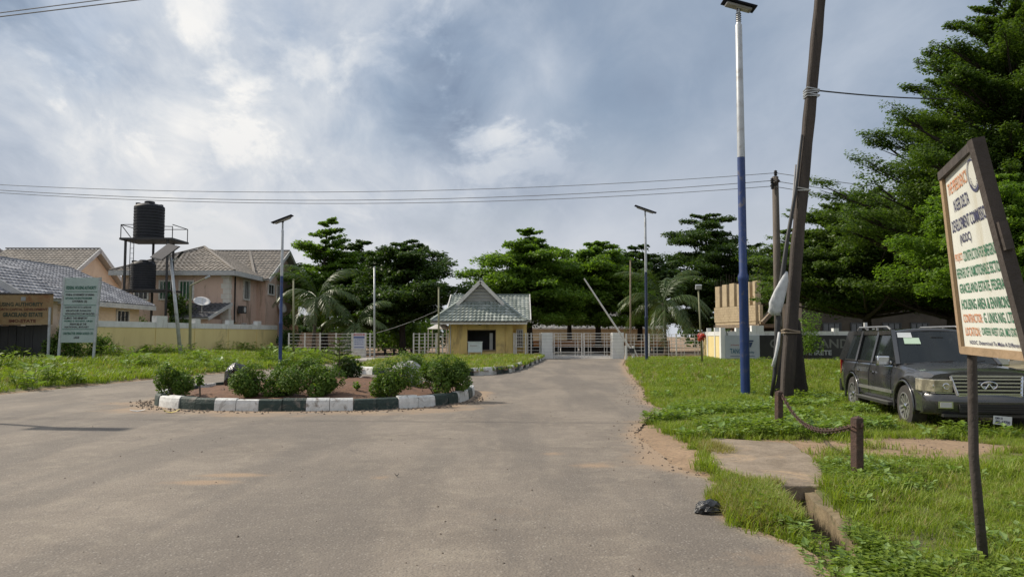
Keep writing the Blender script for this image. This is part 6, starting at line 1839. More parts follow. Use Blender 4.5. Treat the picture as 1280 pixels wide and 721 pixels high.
# ------------------------------------------------------------------ signs
M_gletter = pm('green_lettering', (.03, .15, .085), (.05, .18, .10), 8, .7)
M_oletter = pm('orange_lettering', (.56, .20, .09), (.52, .28, .15), 8, .7)
M_nletter = pm('navy_lettering', (.035, .04, .09), (.06, .06, .12), 8, .7)
M_cream = pm('cream_sign_paint', (.64, .65, .59), (.57, .57, .51), 1.8, .6, dirt=(.45, .40, .28), dirt_amt=.5, dscale=2.2, sc=(1, 1, .4))
def front_sign():
    c = dict(BL=W(1206, 433, 5.62), BR=W(1283, 440, 4.72), TR=W(1217, 188, 4.80), TL=W(1181.5, 224, 5.70))
    Q = [c['BL'], c['BR'], c['TR'], c['TL']]
    n = (Q[1] - Q[0]).cross(Q[3] - Q[0]).normalized()
    ground = G(1232, 712, .05)
    t = thing('sign_board', 'tilted cream development sign in a dark timber frame at the right edge', 'sign', tuple(ground))
    gb = MB(); K = 10
    PP = lambda u, w, o: c['BL'] * (1 - u) * (1 - w) + c['BR'] * u * (1 - w) + c['TR'] * u * w + c['TL'] * (1 - u) * w + n * o
    for o_ in (0, -.015):
        for j in range(K + 1):
            for i in range(K + 1): gb.v.append(tuple(PP(i / K, j / K, o_)))
    b0 = (K + 1) ** 2
    for j in range(K):
        for i in range(K):
            q_ = [j * (K + 1) + i, j * (K + 1) + i + 1, (j + 1) * (K + 1) + i + 1, (j + 1) * (K + 1) + i]
            gb.f.append(tuple(q_)); gb.f.append(tuple(b0 + k for k in reversed(q_)))
    put('board', gb.mesh('board', ORG[t.name], fix=False), M_cream, t)
    # timber frame
    M_fr = M_wood
    BL, BR, TR, TL = Q
    right_dir = (BR - BL).normalized(); up_l = (TL - BL).normalized(); up_r = (TR - BR).normalized()
    M_pale = pm('pale_timber', (.33, .23, .14), (.24, .17, .10), 3, .9, bmp=.8, bscale=9, sc=(1, 1, .15))
    put('frame_rail', MB().beam(TL - right_dir * .05 + up_l * .03, TR + right_dir * .07 + up_r * .03, .06, .06, up=tuple(n)), M_fr, t)
    put('frame_rail', MB().beam(BL - right_dir * .03 - up_l * .025, BR + right_dir * .05 - up_r * .025, .055, .05, up=tuple(n)), M_pale, t)
    put('frame_stile', MB().beam(BL - right_dir * .022 - up_l * .045, TL - right_dir * .022 + up_l * .0, .045, .05, up=tuple(n)), M_pale, t)
    # posts
    put('post', MB().tube([ground - Vector((0, 0, .15)), ground.lerp(BL, .5) + Vector((-.01, .0, 0)), BL - n * .055 - up_l * .02 + Vector((-.01, 0, 0))] + [TL - n * .055 - right_dir * .0 + up_l * -.02], [.035, .034, .033, .028], 8), M_fr, t, smooth=True)
    rb = BR + right_dir * .07 - n * .0
    rt = TR + right_dir * .065 + up_r * .06
    foot = rb + (rb - rt).normalized() * ((rb.z - .0) / max(.2, (rt - rb).normalized().z))
    put('post', MB().beam(foot, rt, .075, .075, up=tuple(n)), M_fr, t)
    put('splint', MB().beam(rb.lerp(rt, .47) + right_dir * .05, rb.lerp(rt, .60) + right_dir * .045, .05, .05, up=tuple(n)), M_fr, t)
    T = lambda s, u0, v0, u1, v1, m: put_text(t, Q, s, u0, v0, u1, v1, m, .004, .018)
    T('THE PRESIDENCY', .06, .885, .70, .955, M_oletter)
    T('NIGER DELTA', .18, .775, .62, .845, M_nletter)
    T('DEVELOPMENT COMMISSION', .05, .665, .98, .735, M_nletter)
    T('(NDDC)', .22, .575, .50, .64, M_nletter)
    T('PROJECT:', .03, .485, .22, .54, M_oletter); T('CONSTRUCTION FOR EMERGENCY', .24, .485, .97, .545, M_gletter)
    T('REPAIRS OF UNMOTORABLE SECTION', .03, .395, .97, .455, M_gletter)
    T('GRACELAND ESTATE, FEDERAL', .05, .30, .97, .365, M_gletter)
    T('HOUSING AREA & ENVIRONS', .05, .215, .95, .275, M_gletter)
    T('CONTRACTOR:', .05, .14, .42, .19, M_oletter); T('G. LINKS NIG. LTD.', .45, .14, .97, .195, M_gletter)
    T('LOCATION:', .06, .065, .34, .115, M_oletter); T('OWERRI WEST LGA, IMO STATE', .37, .065, .97, .115, M_gletter)
    T('NDDC, Determined To Make A Difference', .12, .015, .97, .04, M_nletter)
    # round emblem
    P = lambda u, w: (BL * (1 - u) * (1 - w) + BR * u * (1 - w) + TR * u * w + TL * (1 - u) * w) + n * .005
    mb = MB(); N_ = 28
    for k in range(N_):
        a0, a1 = 6.283 * k / N_, 6.283 * (k + 1) / N_
        if 0.3 < (a0 % 6.283) < 6.0 or True:
            th = .90 if math.sin(a0) > -.4 else .80
            mb.quad(P(.845 + .135 * math.cos(a0), .895 + .085 * math.sin(a0)), P(.845 + .135 * math.cos(a1), .895 + .085 * math.sin(a1)), P(.845 + .135 * th * math.cos(a1), .895 + .085 * th * math.sin(a1)), P(.845 + .135 * th * math.cos(a0), .895 + .085 * th * math.sin(a0)))
    for k in range(12):
        a = math.pi + math.pi * k / 11
        mb.quad(P(.845 + .085 * math.cos(a), .895 + .062 * math.sin(a)), P(.845 + .085 * math.cos(a + .2), .895 + .062 * math.sin(a + .2)), P(.845 + .075 * math.cos(a + .2), .895 + .055 * math.sin(a + .2)), P(.845 + .075 * math.cos(a), .895 + .055 * math.sin(a)))
    put('emblem', mb.mesh('emblem', ORG[t.name], fix=False), M_nletter, t)
front_sign()

def left_signs():
    Y = 38.6
    def zz(y, Y=Y): return ZA(y, Y)
    # rusty sign
    x0, x1 = XA(-42, Y), XA(64, Y); z0, z1 = zz(405.5), zz(367)
    t = thing('rusty_sign', 'rust-stained brown sign board with dark lettering at the left edge', 'sign', ((x0 + x1) / 2, Y, .4))
    m = pm('rusty_board', (.33, .24, .13), (.24, .15, .07), .9, .85, dirt=(.20, .075, .03), dirt_amt=.9, dscale=.8)
    put('board', MB().bx(x0, x1, Y, Y + .05, z0, z1), m, t)
    Q = [(x0, Y, z0), (x1, Y, z0), (x1, Y, z1), (x0, Y, z1)]
    U = lambda px: (px + 42) / 106.0
    V = lambda py: (405.5 - py) / 38.5
    M_dl = pm('dark_green_black_letters', (.025, .045, .035), (.05, .06, .04), 8, .8); M_rl = pm('dark_red_letters', (.12, .035, .02), (.09, .03, .02), 8, .8)
    put_text(t, Q, 'IMO HOUSING AUTHORITY', U(-25), V(382.8), U(52), V(377.8), M_dl, .012, .03)
    put_text(t, Q, 'OWERRI NORTH CAPITAL DEVELOPMENT', U(-24), V(388.2), U(58), V(385.0), M_rl, .012, .03)
    put_text(t, Q, 'GRACELAND ESTATE', U(2), V(396), U(52), V(390.5), M_dl, .012, .04)
    put_text(t, Q, 'IMO-STATE', U(10), V(403), U(44), V(399), M_rl, .012, .04)
    put('sticker', rects_on(Q, [(U(24), V(376), U(30), V(371))], .008), M_pback, t)
    put('edge_rail', MB().bx(x0, x1, Y - .03, Y - .003, z1 - .05, z1 + .02), M_wood, t)
    for xa, ya, xb in ((62.5, 384, 60), (-38, 384, -40)):
        a = W(xa, ya, Y - .05); b = W(xb, 446, Y - .05); b.z = H(b.x, Y) - .1
        put('post', MB().beam(b, a, .09, .09), M_galv, t)
    # pale green notice board
    Y2 = 37.8
    x0, x1 = XA(78.5, Y2), XA(121.5, Y2); z0, z1 = ZA(428, Y2), ZA(347, Y2); xl = XA(75.0, Y2); xr = XA(117, Y2)
    t = thing('notice_board', 'tall pale green notice board on two posts with rows of small lettering', 'sign', ((x0 + x1) / 2, Y2, .4))
    m = pm('pale_green_board', (.40, .47, .46), (.35, .42, .41), 1.2, .7, dirt=(.30, .34, .32), dirt_amt=.5)
    Q = [Vector((xl, Y2, z0)), Vector((xr, Y2, z0)), Vector((x1, Y2, z1)), Vector((x0, Y2, z1))]
    put('board', MB().prism(Q, (0, .06, 0)), m, t)
    M_gl = pm('dark_green_letters', (.02, .10, .08), (.03, .13, .09), 8, .8); M_kl = pm('blackish_letters', (.05, .05, .06), (.07, .06, .07), 8, .8)
    V = lambda py: (428 - py) / 81.0
    L = [('FEDERAL HOUSING AUTHORITY', 357.5, 361.8, .06, .94, M_gl), ('FEDERAL GOVERNMENT OF NIGERIA', 367.2, 369.6, .06, .90, M_kl), ('NATIONAL HOUSING PROGRAMME', 371.6, 374.0, .06, .84, M_gl),
         ('OWERRI (2)', 375.4, 378.6, .26, .70, M_kl), ('CONSTRUCTION OF 2 & 3 BEDROOM', 383.2, 385.2, .06, .84, M_kl), ('SEMI-DETACHED BUNGALOWS', 387.2, 389.4, .10, .84, M_kl),
         ('WITH INFRASTRUCTURE FACILITIES', 391.0, 393.4, .08, .95, M_kl), ('CLIENT: THE MINISTRY', 396.2, 399.0, .06, .76, M_kl), ('WORKS & HOUSING, ABUJA', 400.2, 402.8, .06, .92, M_gl),
         ('FINANCED BY THE', 403.8, 406.4, .25, .74, M_kl), ('NATIONAL BUDGET', 407.6, 409.8, .10, .82, M_kl), ('CONTRACTOR: DESIGN & BUILD LTD', 415.0, 418.2, .06, .96, M_gl), ('LAGOS', 420.0, 423.2, .40, .56, M_kl)]
    for s, ya, yb, u0, u1, mm in L: put_text(t, Q, s, u0, V(yb), u1, V(ya), mm, .012, .03)
    put('rule', rects_on(Q, [(.03, V(y) - .004, .97, V(y) + .004) for y in (364.5, 381.5, 394.6, 411.5)], .010), M_gl, t)
    for xt, xb in ((x0 - .04, XA(73.0, Y2)), (x1 + .04, XA(116.5, Y2))):
        put('post', MB().beam((xb, Y2 + .03, H(xb, Y2) - .1), (xt, Y2 + .03, z1 + .02), .10, .09), M_galv, t)
left_signs()

# ------------------------------------------------------------------ bollards and chain
def bollards():
    M_rust = pm('rusty_steel', (.085, .047, .034), (.050, .032, .026), 7, .9, bmp=.7, bscale=30, dirt=(.15, .085, .055), dirt_amt=.6, dscale=6)
    tops = []
    for (px, py, yt, w, lab) in ((973.5, 541, 490, .105, 'rusty square post at the left end of the sagging chain'), (1071.5, 600, 523, .105, 'rusty square post at the right end of the sagging chain, by the bare sand')):
        p = G(px, py, .06); p.z = H(p.x, p.y)
        h = ZA(yt, p.y) - p.z
        t = thing('chain_post', lab, 'post', tuple(p), 'rusty posts joined by a chain')
        t.rotation_euler = (0, .03, .35)
        o = put('post', MB().box((0, 0, h / 2 - .15), (w, w, h + .3)).mesh('post'), M_rust, t, local=True); bevel(o, .008)
        put('cap', MB().add([(-w / 2, -w / 2, h + .002), (w / 2, -w / 2, h + .002), (w / 2, w / 2, h + .002), (-w / 2, w / 2, h + .002), (0.02, 0, h + .035)], [(0, 1, 4), (1, 2, 4), (2, 3, 4), (3, 0, 4), (3, 2, 1, 0)]).mesh('cap'), M_rust, t, local=True)
        put('eye', MB().lathe([(.028, -.012), (.042, 0), (.028, .012)], c=(0, -w / 2 - .01, h - .07), n=10, axis='X').mesh('eye'), M_rust, t, local=True)
        tops.append(p + Vector((0, -.05, h - .07)))
    a, b = tops
    a = a + Vector((.06, 0, .02)); b = b + Vector((-.06, .02, -.02))
    n = 44; mb = MB()
    def at(f):
        q = a.lerp(b, f); q.z -= .34 * 4 * f * (1 - f) * (.62 + .38 * (1 - f)) ; return q
    for i in range(n):
        c = at((i + .5) / n); d = (at(min(1, (i + 1) / n)) - at(i / n)).normalized()
        side = d.cross(Vector((0, 0, 1))).normalized() if i % 2 else d.cross(Vector((0, 0, 1))).normalized().cross(d)
        LL = (b - a).length / n * .80; ww = .030
        ring = [c + d * LL * math.cos(q) + side * ww * math.sin(q) for q in [6.283 * k / 10 for k in range(11)]]
        mb.tube(ring, .0085, 5, cap=False)
    o = put('chain', mb.mesh('chain', fix=False), M_rust); tag(o, 'rusty chain sagging between the two short posts', 'chain')
    # litter
    M_bag = pm('black_plastic_bag', (.012, .012, .013), (.03, .03, .032), 14, .3, bmp=.8, bscale=30)
    p = G(885, 641, 0)
    bm = bmesh.new(); bmesh.ops.create_icosphere(bm, subdivisions=3, radius=1)
    for v in bm.verts:
        q = v.co; k = 1 + .28 * float(vnoise(q.x * 4, q.y * 4 + q.z * 5, 1.6, 2)); v.co = Vector((q.x * .13 * k, q.y * .10 * k, max(-.02, q.z * .085 * k + .04)))
    me = bpy.data.meshes.new('plastic_bag'); bm.to_mesh(me); bm.free()
    o = put('plastic_bag', me, M_bag, smooth=False); o.location = (p.x, p.y, .0); o.rotation_euler = (0, 0, .4); tag(o, 'crumpled black plastic bag on the asphalt beside the dry tussock', 'litter')
    def leaf(px, py, w, d, mat, lab, nm, rz, h=.03):
        p = G(px, py, 0); mb = MB()
        for i in range(5):
            for j in range(3): mb.v.append(((i / 4 - .5) * w, (j / 2 - .5) * d * (1 - abs(i / 4 - .5)), .012 + h * (abs(i - 2) / 2) ** 2 + .01 * (j == 1)))
        for i in range(4):
            for j in range(2): mb.f.append((i * 3 + j, (i + 1) * 3 + j, (i + 1) * 3 + j + 1, i * 3 + j + 1))
        o = put(nm, mb, mat); o.location = (p.x, p.y, 0); o.rotation_euler = (0, 0, rz); tag(o, lab, 'litter' if nm != 'fallen_leaf' else 'leaf')
    leaf(214, 516, .34, .12, pm('yellow_leaf', (.50, .40, .06), (.42, .33, .05), 6, .6), 'curled yellow leaf lying before the left end of the island kerb', 'fallen_leaf', .4, .07)
    leaf(172, 514, .32, .16, M_fascia, 'scrap of white paper left of the island kerb', 'paper_scrap', .3)
    leaf(496, 596, .05, .04, M_dark, 'tiny dark scrap on the open asphalt below the island', 'scrap', .3)
bollards()

# ------------------------------------------------------------------ vehicles
def carpaint(name, c, rough=.32):
    m, nt, b, o = newmat(name)
    f = ntex(nt, 2.0, 6, .7, .4)
    nt.links.new(mixrgb(nt, rampf(nt, f, .4, .75, 0, .35), c, (.10, .085, .07)), b.inputs['Base Color'])
    b.inputs['Metallic'].default_value = .35
    nt.links.new(rampf(nt, f, .3, .7, rough, rough + .18), b.inputs['Roughness'])
    b.inputs['Coat Weight'].default_value = .9; b.inputs['Coat Roughness'].default_value = .06
    return m
M_chrome = pm('chrome', (.62, .63, .65), (.55, .56, .58), 6, .16, 1.0)
M_rubber = pm('tyre_rubber', (.030, .028, .026), (.05, .045, .04), 5, .9)
M_alloy = pm('alloy_wheel', (.42, .42, .41), (.33, .32, .31), 6, .35, .7)
M_trim = pm('black_trim', (.02, .02, .02), (.032, .03, .028), 4, .55)
def cabinglass():
    m, nt, b, o = newmat('car_glass')
    b.inputs['Base Color'].default_value = (.022, .028, .030, 1); b.inputs['Roughness'].default_value = .05
    b.inputs['Specular IOR Level'].default_value = 1.0
    fr = nt.nodes.new('ShaderNodeFresnel'); fr.inputs['IOR'].default_value = 1.55
    mr = rampf(nt, fr.outputs[0], 0.0, 0.5, .45, 1.0)
    tr = nt.nodes.new('ShaderNodeBsdfTransparent'); tr.inputs[0].default_value = (.50, .55, .53, 1)
    mx = nt.nodes.new('ShaderNodeMixShader')
    nt.links.new(mr, mx.inputs[0]); nt.links.new(tr.outputs[0], mx.inputs[1]); nt.links.new(b.outputs[0], mx.inputs[2])
    nt.links.new(mx.outputs[0], o.inputs[0])
    return m
M_cglass = cabinglass()
def make_car(label, loc, rz, paint, plate=True, zs=1.0):
    t = thing('parked_car', label, 'car', loc, 'cars parked under the trees', rz)
    P = lambda nm, mb, mat, par=None, **k: put(nm, mb.mesh(nm) if isinstance(mb, MB) else mb, mat, par or t, local=True, **k)
    YF_, YR_ = 1.60, -1.53; RA = .475; WR = .405
    def hw(y):
        f = abs(y + .0)
        w = .985
        if y > 1.9: w -= .13 * ((y - 1.9) / .78) ** 2.2
        if y < -2.0: w -= .07 * ((-2.0 - y) / .64) ** 2
        return w
    def zt(y):
        if y > 1.10:
            s = (y - 1.10) / 1.55; return 1.19 - .10 * s - .07 * max(0, (s - .75) / .25) ** 2
        return 1.19 - .01 * (1.1 - y) / 3.7
    def zb(y):
        z = .40 if abs(y) < 2.2 else .40 + .04 * (abs(y) - 2.2)
        for yc in (YF_, YR_):
            d = abs(y - yc)
            if d < RA: z = max(z, WR + math.sqrt(RA * RA - d * d))
        return z
    ys = sorted(set([round(-2.62 + 5.17 * i / 44, 3) for i in range(45)] + [round(yc + RA * math.sin(math.pi * (k / 24 - .5)), 3) for yc in (YF_, YR_) for k in range(25)] + [yc + s * (RA + .002) for yc in (YF_, YR_) for s in (-1, 1)]))
    prof = []
    for y in ys:
        w, top, bot = hw(y), zt(y), zb(y)
        hood = .03 if y > 1.1 else .0
        pts = [(0, bot), (w * .80, bot), (w * .955, bot + .015)]
        for (k, z) in ((.988, .52), (1.0, .70), (1.0, .86), (.985, 1.00)): pts.append((w * k, max(z, bot + .03 + .01 * len(pts))))
        pts += [(w * .955, top - .06), (w * .905, top - .012), (w * .80, top + .004 + hood * .3), (w * .42, top + .022 + hood), (0, top + .03 + hood)]
        prof.append(pts)
    n = len(prof[0]); mb = MB()
    for y, pts in zip(ys, prof):
        for x, z in pts: mb.v.append((x, y, z))
        for x, z in pts[1:-1]: mb.v.append((-x, y, z))
    m = 2 * n - 2
    ring = lambda i: [i * m + k for k in range(n)] + [i * m + n + k for k in range(n - 3, -1, -1)]
    for i in range(len(ys) - 1):
        a, b = ring(i), ring(i + 1)
        for k in range(m): mb.f.append((a[k], a[(k + 1) % m], b[(k + 1) % m], b[k]))
    mb.f.append(tuple(ring(0))); mb.f.append(tuple(reversed(ring(len(ys) - 1))))
    body = P('body', mb, paint); body.data.materials.append(M_trim)
    for p in body.data.polygons:
        if p.normal.z < -.35 or (abs(p.center.x) < .7 and p.center.z < .9 and abs(p.normal.y) > .2 and abs(p.center.y) < 2.4): p.material_index = 1
    smooth_angle(body, 28)
    # cabin
    bw, tw_, zb_, zr = .895, .715, 1.185, 1.83
    yb0, yt0, yb1, yt1 = 1.14, .34, -2.56, -2.28
    S = lambda s, y0, z0, k=0.0: Vector((s * (bw + (tw_ - bw) * ((z0 - zb_) / (zr - zb_)) + k), y0, z0))
    M_seat = pm('grey_seat_leather', (.16, .15, .14), (.12, .115, .11), 5, .6)
    for sx in (-.38, .38):
        st_ = P('seat', MB().box((sx, -.05, 1.28), (.50, .16, .55), Matrix.Rotation(.2, 3, 'X')), M_seat); bevel(st_, .05, 2)
        P('headrest', MB().box((sx, -.14, 1.62), (.26, .10, .18)), M_seat, st_)
    rs_ = P('rear_seat', MB().box((0, -1.05, 1.26), (1.3, .16, .48)), M_seat); bevel(rs_, .05, 2)
    P('steering_wheel', MB().tube([(.38 + .18 * math.cos(a), .62 - .05 * math.sin(a), 1.27 + .16 * math.sin(a)) for a in [6.283 * k / 20 for k in range(21)]], .016, 5), M_trim)
    P('dashboard', MB().box((0, .92, 1.20), (1.5, .36, .10)), M_trim)
    roof = MB(); nx = 10; yy = [yt0 + .06, yt0 - .02, .1, -.6, -1.3, -2.0, yt1 - .05, yt1 - .16]
    for j, y in enumerate(yy):
        for i in range(nx + 1):
            u = -1 + 2 * i / nx
            z = zr + .085 * (1 - abs(u) ** 2.6) - (.045 if j == 0 else 0) - (.06 if j == len(yy) - 1 else 0)
            roof.v.append((u * (tw_ + .03), y, z))
    for j in range(len(yy) - 1):
        for i in range(nx): roof.f.append((j * (nx + 1) + i, j * (nx + 1) + i + 1, (j + 1) * (nx + 1) + i + 1, (j + 1) * (nx + 1) + i))
    ro = P('roof', roof, paint, smooth=True); so_ = ro.modifiers.new('thick', 'SOLIDIFY'); so_.thickness = .05; so_.offset = -1
    for s in (-1, 1):
        pil = MB()
        pil.beam(S(s, yb0 - .03, zb_ - .02), S(s, yt0 - .02, zr + .02), .075, .09)
        pil.beam(S(s, -.36, zb_ - .02, -.008), S(s, -.42, zr + .02, -.008), .06, .085)
        pil.beam(S(s, -1.36, zb_ - .02, -.005), S(s, -1.42, zr + .02, -.005), .06, .12)
        pil.beam(S(s, yb1 + .08, zb_ - .02), S(s, yt1 - .03, zr + .02), .10, .16)
        pil.beam(S(s, yt0 + .02, zr - .01), S(s, yt1 - .05, zr - .01), .06, .09)
        P('pillars', pil, paint)
        for nm, ya, yb_, yc, yd in (('side_window', .98, .30, -.32, -.38), ('side_window', -.40, -.46, -1.30, -1.36), ('quarter_window', -1.44, -1.50, -2.36, -2.20)):
            q = [S(s, ya, zb_ + .005, -.012), S(s, yc, zb_ + .005, -.012), S(s, yd, zr - .05, -.012), S(s, yb_, zr - .05, -.012)]
            P(nm, MB().prism(q, (-s * .012, 0, 0)), M_cglass)
        P('window_trim', MB().beam(S(s, 1.02, zb_ + .003, .012), S(s, -2.40, zb_ + .003, .012), .02, .03), M_trim)
    def glass_grid(y0, z0, y1, z1, w0, w1, bow):
        g = MB(); nx_ = 10; ny = 5
        for j in range(ny + 1):
            f = j / ny
            for i in range(nx_ + 1):
                u = -1 + 2 * i / nx_
                g.v.append((u * (w0 + (w1 - w0) * f), y0 + (y1 - y0) * f + bow * (1 - u * u), z0 + (z1 - z0) * f))
        for j in range(ny):
            for i in range(nx_): g.f.append((j * (nx_ + 1) + i, j * (nx_ + 1) + i + 1, (j + 1) * (nx_ + 1) + i + 1, (j + 1) * (nx_ + 1) + i))
        return g
    ws = P('windscreen', glass_grid(yb0 + .0, zb_ + .01, yt0 + .02, zr + .01, .86, .68, .10), M_cglass, smooth=True)
    P('rear_window', glass_grid(yb1 - .01, zb_ + .05, yt1 - .06, zr - .03, .82, .66, -.04), M_cglass, smooth=True)
    P('wiper', MB().beam((.55, 1.235, 1.215), (-.05, 1.20, 1.26), .018, .02).beam((-.05, 1.25, 1.21), (-.62, 1.16, 1.26), .018, .02), M_trim)
    P('cowl', MB().beam((-.80, 1.20, 1.195), (.80, 1.20, 1.195), .12, .03), M_trim)
    # papers in the windscreen
    if plate:
        def onws(u, f, off=.012):
            y = yb0 + (yt0 + .02 - yb0) * f + .10 * (1 - u * u) + off; z = zb_ + .01 + (zr - zb_) * f + off * .8
            return Vector((u * (.86 + (.68 - .86) * f), y, z))
        for nm, u0, u1, f0, f1, mt in (('paper', .97, .62, .80, .96, pm('white_paper', (.55, .57, .57), (.5, .52, .52), 3, .7)), ('paper', .84, .46, .60, .79, pm('pale_green_paper', (.42, .54, .42), (.38, .5, .38), 3, .7))):
            P(nm, MB().quad(onws(u0, f0), onws(u1, f0), onws(u1, f1), onws(u0, f1)), mt, ws)
        P('mirror_inside', MB().box((0, .60, 1.70), (.22, .03, .07)), M_trim)
    # roof rails
    for s in (-1, 1):
        r_ = MB().tube([(s * .66, .05, zr + .06), (s * .665, -.12, zr + .125), (s * .665, -1.95, zr + .125), (s * .66, -2.12, zr + .06)], .020, 6)
        for y in (-.75, -1.4): r_.beam((s * .665, y, zr + .05), (s * .665, y, zr + .12), .03, .05)
        P('roof_rail', r_, M_alloy)
    # panel gaps, handles, mouldings, steps
    for s in (-1, 1):
        seam = MB()
        for y in (.93, -.38, -1.02 if False else -1.36):
            seam.beam((s * .990, y, .50), (s * .9895, y, .98), .008, .010).beam((s * .9895, y, .98), (s * .925, y, 1.17), .008, .010)
        seam.beam((s * .988, .93, .50), (s * .988, -1.06, .50), .008, .008)
        P('panel_gaps', seam, M_dark)
        P('side_moulding', MB().beam((s * .992, 1.02, .635), (s * .992, -1.0, .635), .03, .065), M_alloy)
        st = P('running_board', MB().beam((s * 1.0, 1.05, .40), (s * 1.0, -.98, .40), .16, .055), M_trim)
        P('step_strip', MB().beam((s * 1.03, 1.0, .431), (s * 1.03, -.93, .431), .09, .012), M_alloy, st)
        for y in (-.12, -1.12): P('door_handle', MB().beam((s * 1.0, y - .09, .985), (s * 1.0, y + .09, .985), .035, .035), M_chrome)
        # mirrors
        mi = MB(); mi.box((s * 1.08, .80, 1.25), (.24, .15, .19)); mi.beam((s * .90, .84, 1.20), (s * 1.0, .82, 1.23), .05, .07)
        mo = P('wing_mirror', mi, M_chrome if True else paint); bevel(mo, .045, 3); smooth_angle(mo, 60)
        P('mirror_glass', MB().box((s * 1.08, .722, 1.25), (.19, .006, .14)), M_cglass, mo)
        # wheel arches
        for yc in (YF_, YR_):
            arc = [(s * (hw(yc) + .004), yc + (RA + .015) * math.cos(a), WR + (RA + .015) * math.sin(a)) for a in [math.radians(-12 + 204 * k / 22) for k in range(23)]]
            P('wheel_arch', MB().tube(arc, .024, 6), paint, smooth=True)
            w = P('wheel', MB().lathe([(WR - .05, -.13), (WR - .015, -.125), (WR, -.09), (WR, .09), (WR - .015, .125), (WR - .05, .13), (.265, .135), (.255, .10), (.255, -.10)], c=(s * .845, yc, WR), n=36, axis='X', cap=False), M_rubber); smooth_angle(w, 35)
            rim = MB().lathe([(.262, s * .125), (.268, s * .138), (.245, s * .142), (.235, s * .10), (.23, s * -.02)] if True else [], c=(s * .845, yc, WR), n=32, axis='X', cap=False)
            ro_ = P('rim', rim, M_alloy, w); smooth_angle(ro_, 35)
            sp = MB()
            for k in range(6):
                a = k * math.pi / 3 + .3
                d = Vector((0, math.cos(a), math.sin(a))); c0 = Vector((s * .955, yc, WR)); pd = Vector((0, -d.z, d.y))
                for q in (-1, 1):
                    sp.add([c0 + d * .05 + pd * q * .052, c0 + d * .05 + pd * q * .012, c0 + d * .245 + pd * q * .022 + Vector((s * .018, 0, 0)), c0 + d * .245 + pd * q * .068 + Vector((s * .018, 0, 0)),
                            c0 + d * .05 + pd * q * .052 - Vector((s * .05, 0, 0)), c0 + d * .05 + pd * q * .012 - Vector((s * .05, 0, 0)), c0 + d * .245 + pd * q * .022 - Vector((s * .04, 0, 0)), c0 + d * .245 + pd * q * .068 - Vector((s * .04, 0, 0))],
                           [(0, 1, 2, 3), (0, 4, 5, 1), (1, 5, 6, 2), (2, 6, 7, 3), (3, 7, 4, 0)])
            P('spokes', sp, M_alloy, w)
            P('hub', MB().lathe([(.062, s * .08), (.058, s * .125), (.03, s * .14), (.001, s * .14)], c=(s * .845, yc, WR), n=16, axis='X'), M_chrome, w)
            P('wheel_well', MB().lathe([(.30, s * .02), (.30, s * .03)], c=(s * .80, yc, WR), n=20, axis='X'), M_dark, w)
    # nose: bumper, grille, lamps
    def plan(x): return 2.74 - .16 * abs(x) ** 2.2 - .50 * max(0, abs(x) - .78) ** 1.6 * 4
    bp = MB(); rows = [(.34, -.10), (.37, -.02), (.46, .03), (.58, .045), (.66, .035), (.71, -.01), (.725, -.12)]
    xs = [-.99 + 1.98 * i / 36 for i in range(37)]
    for x in xs:
        for z, o_ in rows: bp.v.append((x, plan(x) + o_, z))
    for i in range(36):
        for k in range(len(rows) - 1): bp.f.append((i * 7 + k, i * 7 + k + 1, (i + 1) * 7 + k + 1, (i + 1) * 7 + k))
    bo = P('front_bumper', bp, paint); sd = bo.modifiers.new('thick', 'SOLIDIFY'); sd.thickness = .03; sd.offset = -1; smooth_angle(bo, 40)
    P('bumper_ends', MB().box((.945, 2.30, .55), (.07, .34, .32)).box((-.945, 2.30, .55), (.07, .34, .32)), paint)
    P('air_intake', MB().box((0, 2.775, .475), (1.02, .03, .15)), M_dark, bo)
    ib = MB()
    for k in range(3): ib.box((0, 2.795, .435 + k * .04), (1.0, .012, .010))
    P('intake_bars', ib, M_trim, bo)
    P('chin', MB().box((0, 2.60, .345), (1.5, .26, .05)), M_trim, bo)
    for s in (-1, 1):
        x = s * .70; y = plan(x) + .052
        f = P('fog_light', MB().box((x, y - .02, .53), (.225, .05, .125), Matrix.Rotation(-s * .22, 3, 'Z')), M_chrome)
        P('fog_lens', MB().box((x, y + .008, .53), (.17, .02, .085), Matrix.Rotation(-s * .22, 3, 'Z')), M_fascia, f)
        hl = MB().prism([(s * .56, 2.665, .745), (s * .84, 2.62, .745), (s * .985, 2.46, .755), (s * 1.005, 2.22, .76), (s * .50, 2.3, .745)], (0, 0, .225))
        mh, nth, bh, _ = newmat('headlight_lens')
        fh = ntex(nth, 9, 3, .6); nth.links.new(mixrgb(nth, rampf(nth, fh, .35, .65), (.50, .46, .33), (.24, .22, .16)), bh.inputs['Base Color'])
        bh.inputs['Roughness'].default_value = .12; bh.inputs['Coat Weight'].default_value = 1.0; bh.inputs['Metallic'].default_value = .3
        h_ = P('headlight', hl, mh); bevel(h_, .015, 2)
        for x0, y0 in ((.66, 2.645), (.80, 2.60)):
            P('bulb', MB().lathe([(.062, 0), (.062, .012), (.048, .014), (.038, .004), (.001, -.002)], c=(s * x0, y0 - .002, .85), n=18, axis='Y'), M_chrome, h_, smooth=False)
        P('headlight_trim', MB().beam((s * .50, 2.67, .735), (s * .82, 2.615, .735), .02, .016).beam((s * .82, 2.615, .735), (s * .95, 2.42, .745), .02, .016), M_chrome)
    gr = P('grille', MB().prism([(-.56, 2.55, 1.02), (.56, 2.55, 1.02), (.50, 2.66, .70), (-.50, 2.66, .70)], (0, .035, .01)), M_dark)
    fr = MB()
    c4 = [Vector((-.57, 2.61, 1.035)), Vector((.57, 2.61, 1.035)), Vector((.50, 2.71, .69)), Vector((-.50, 2.71, .69))]
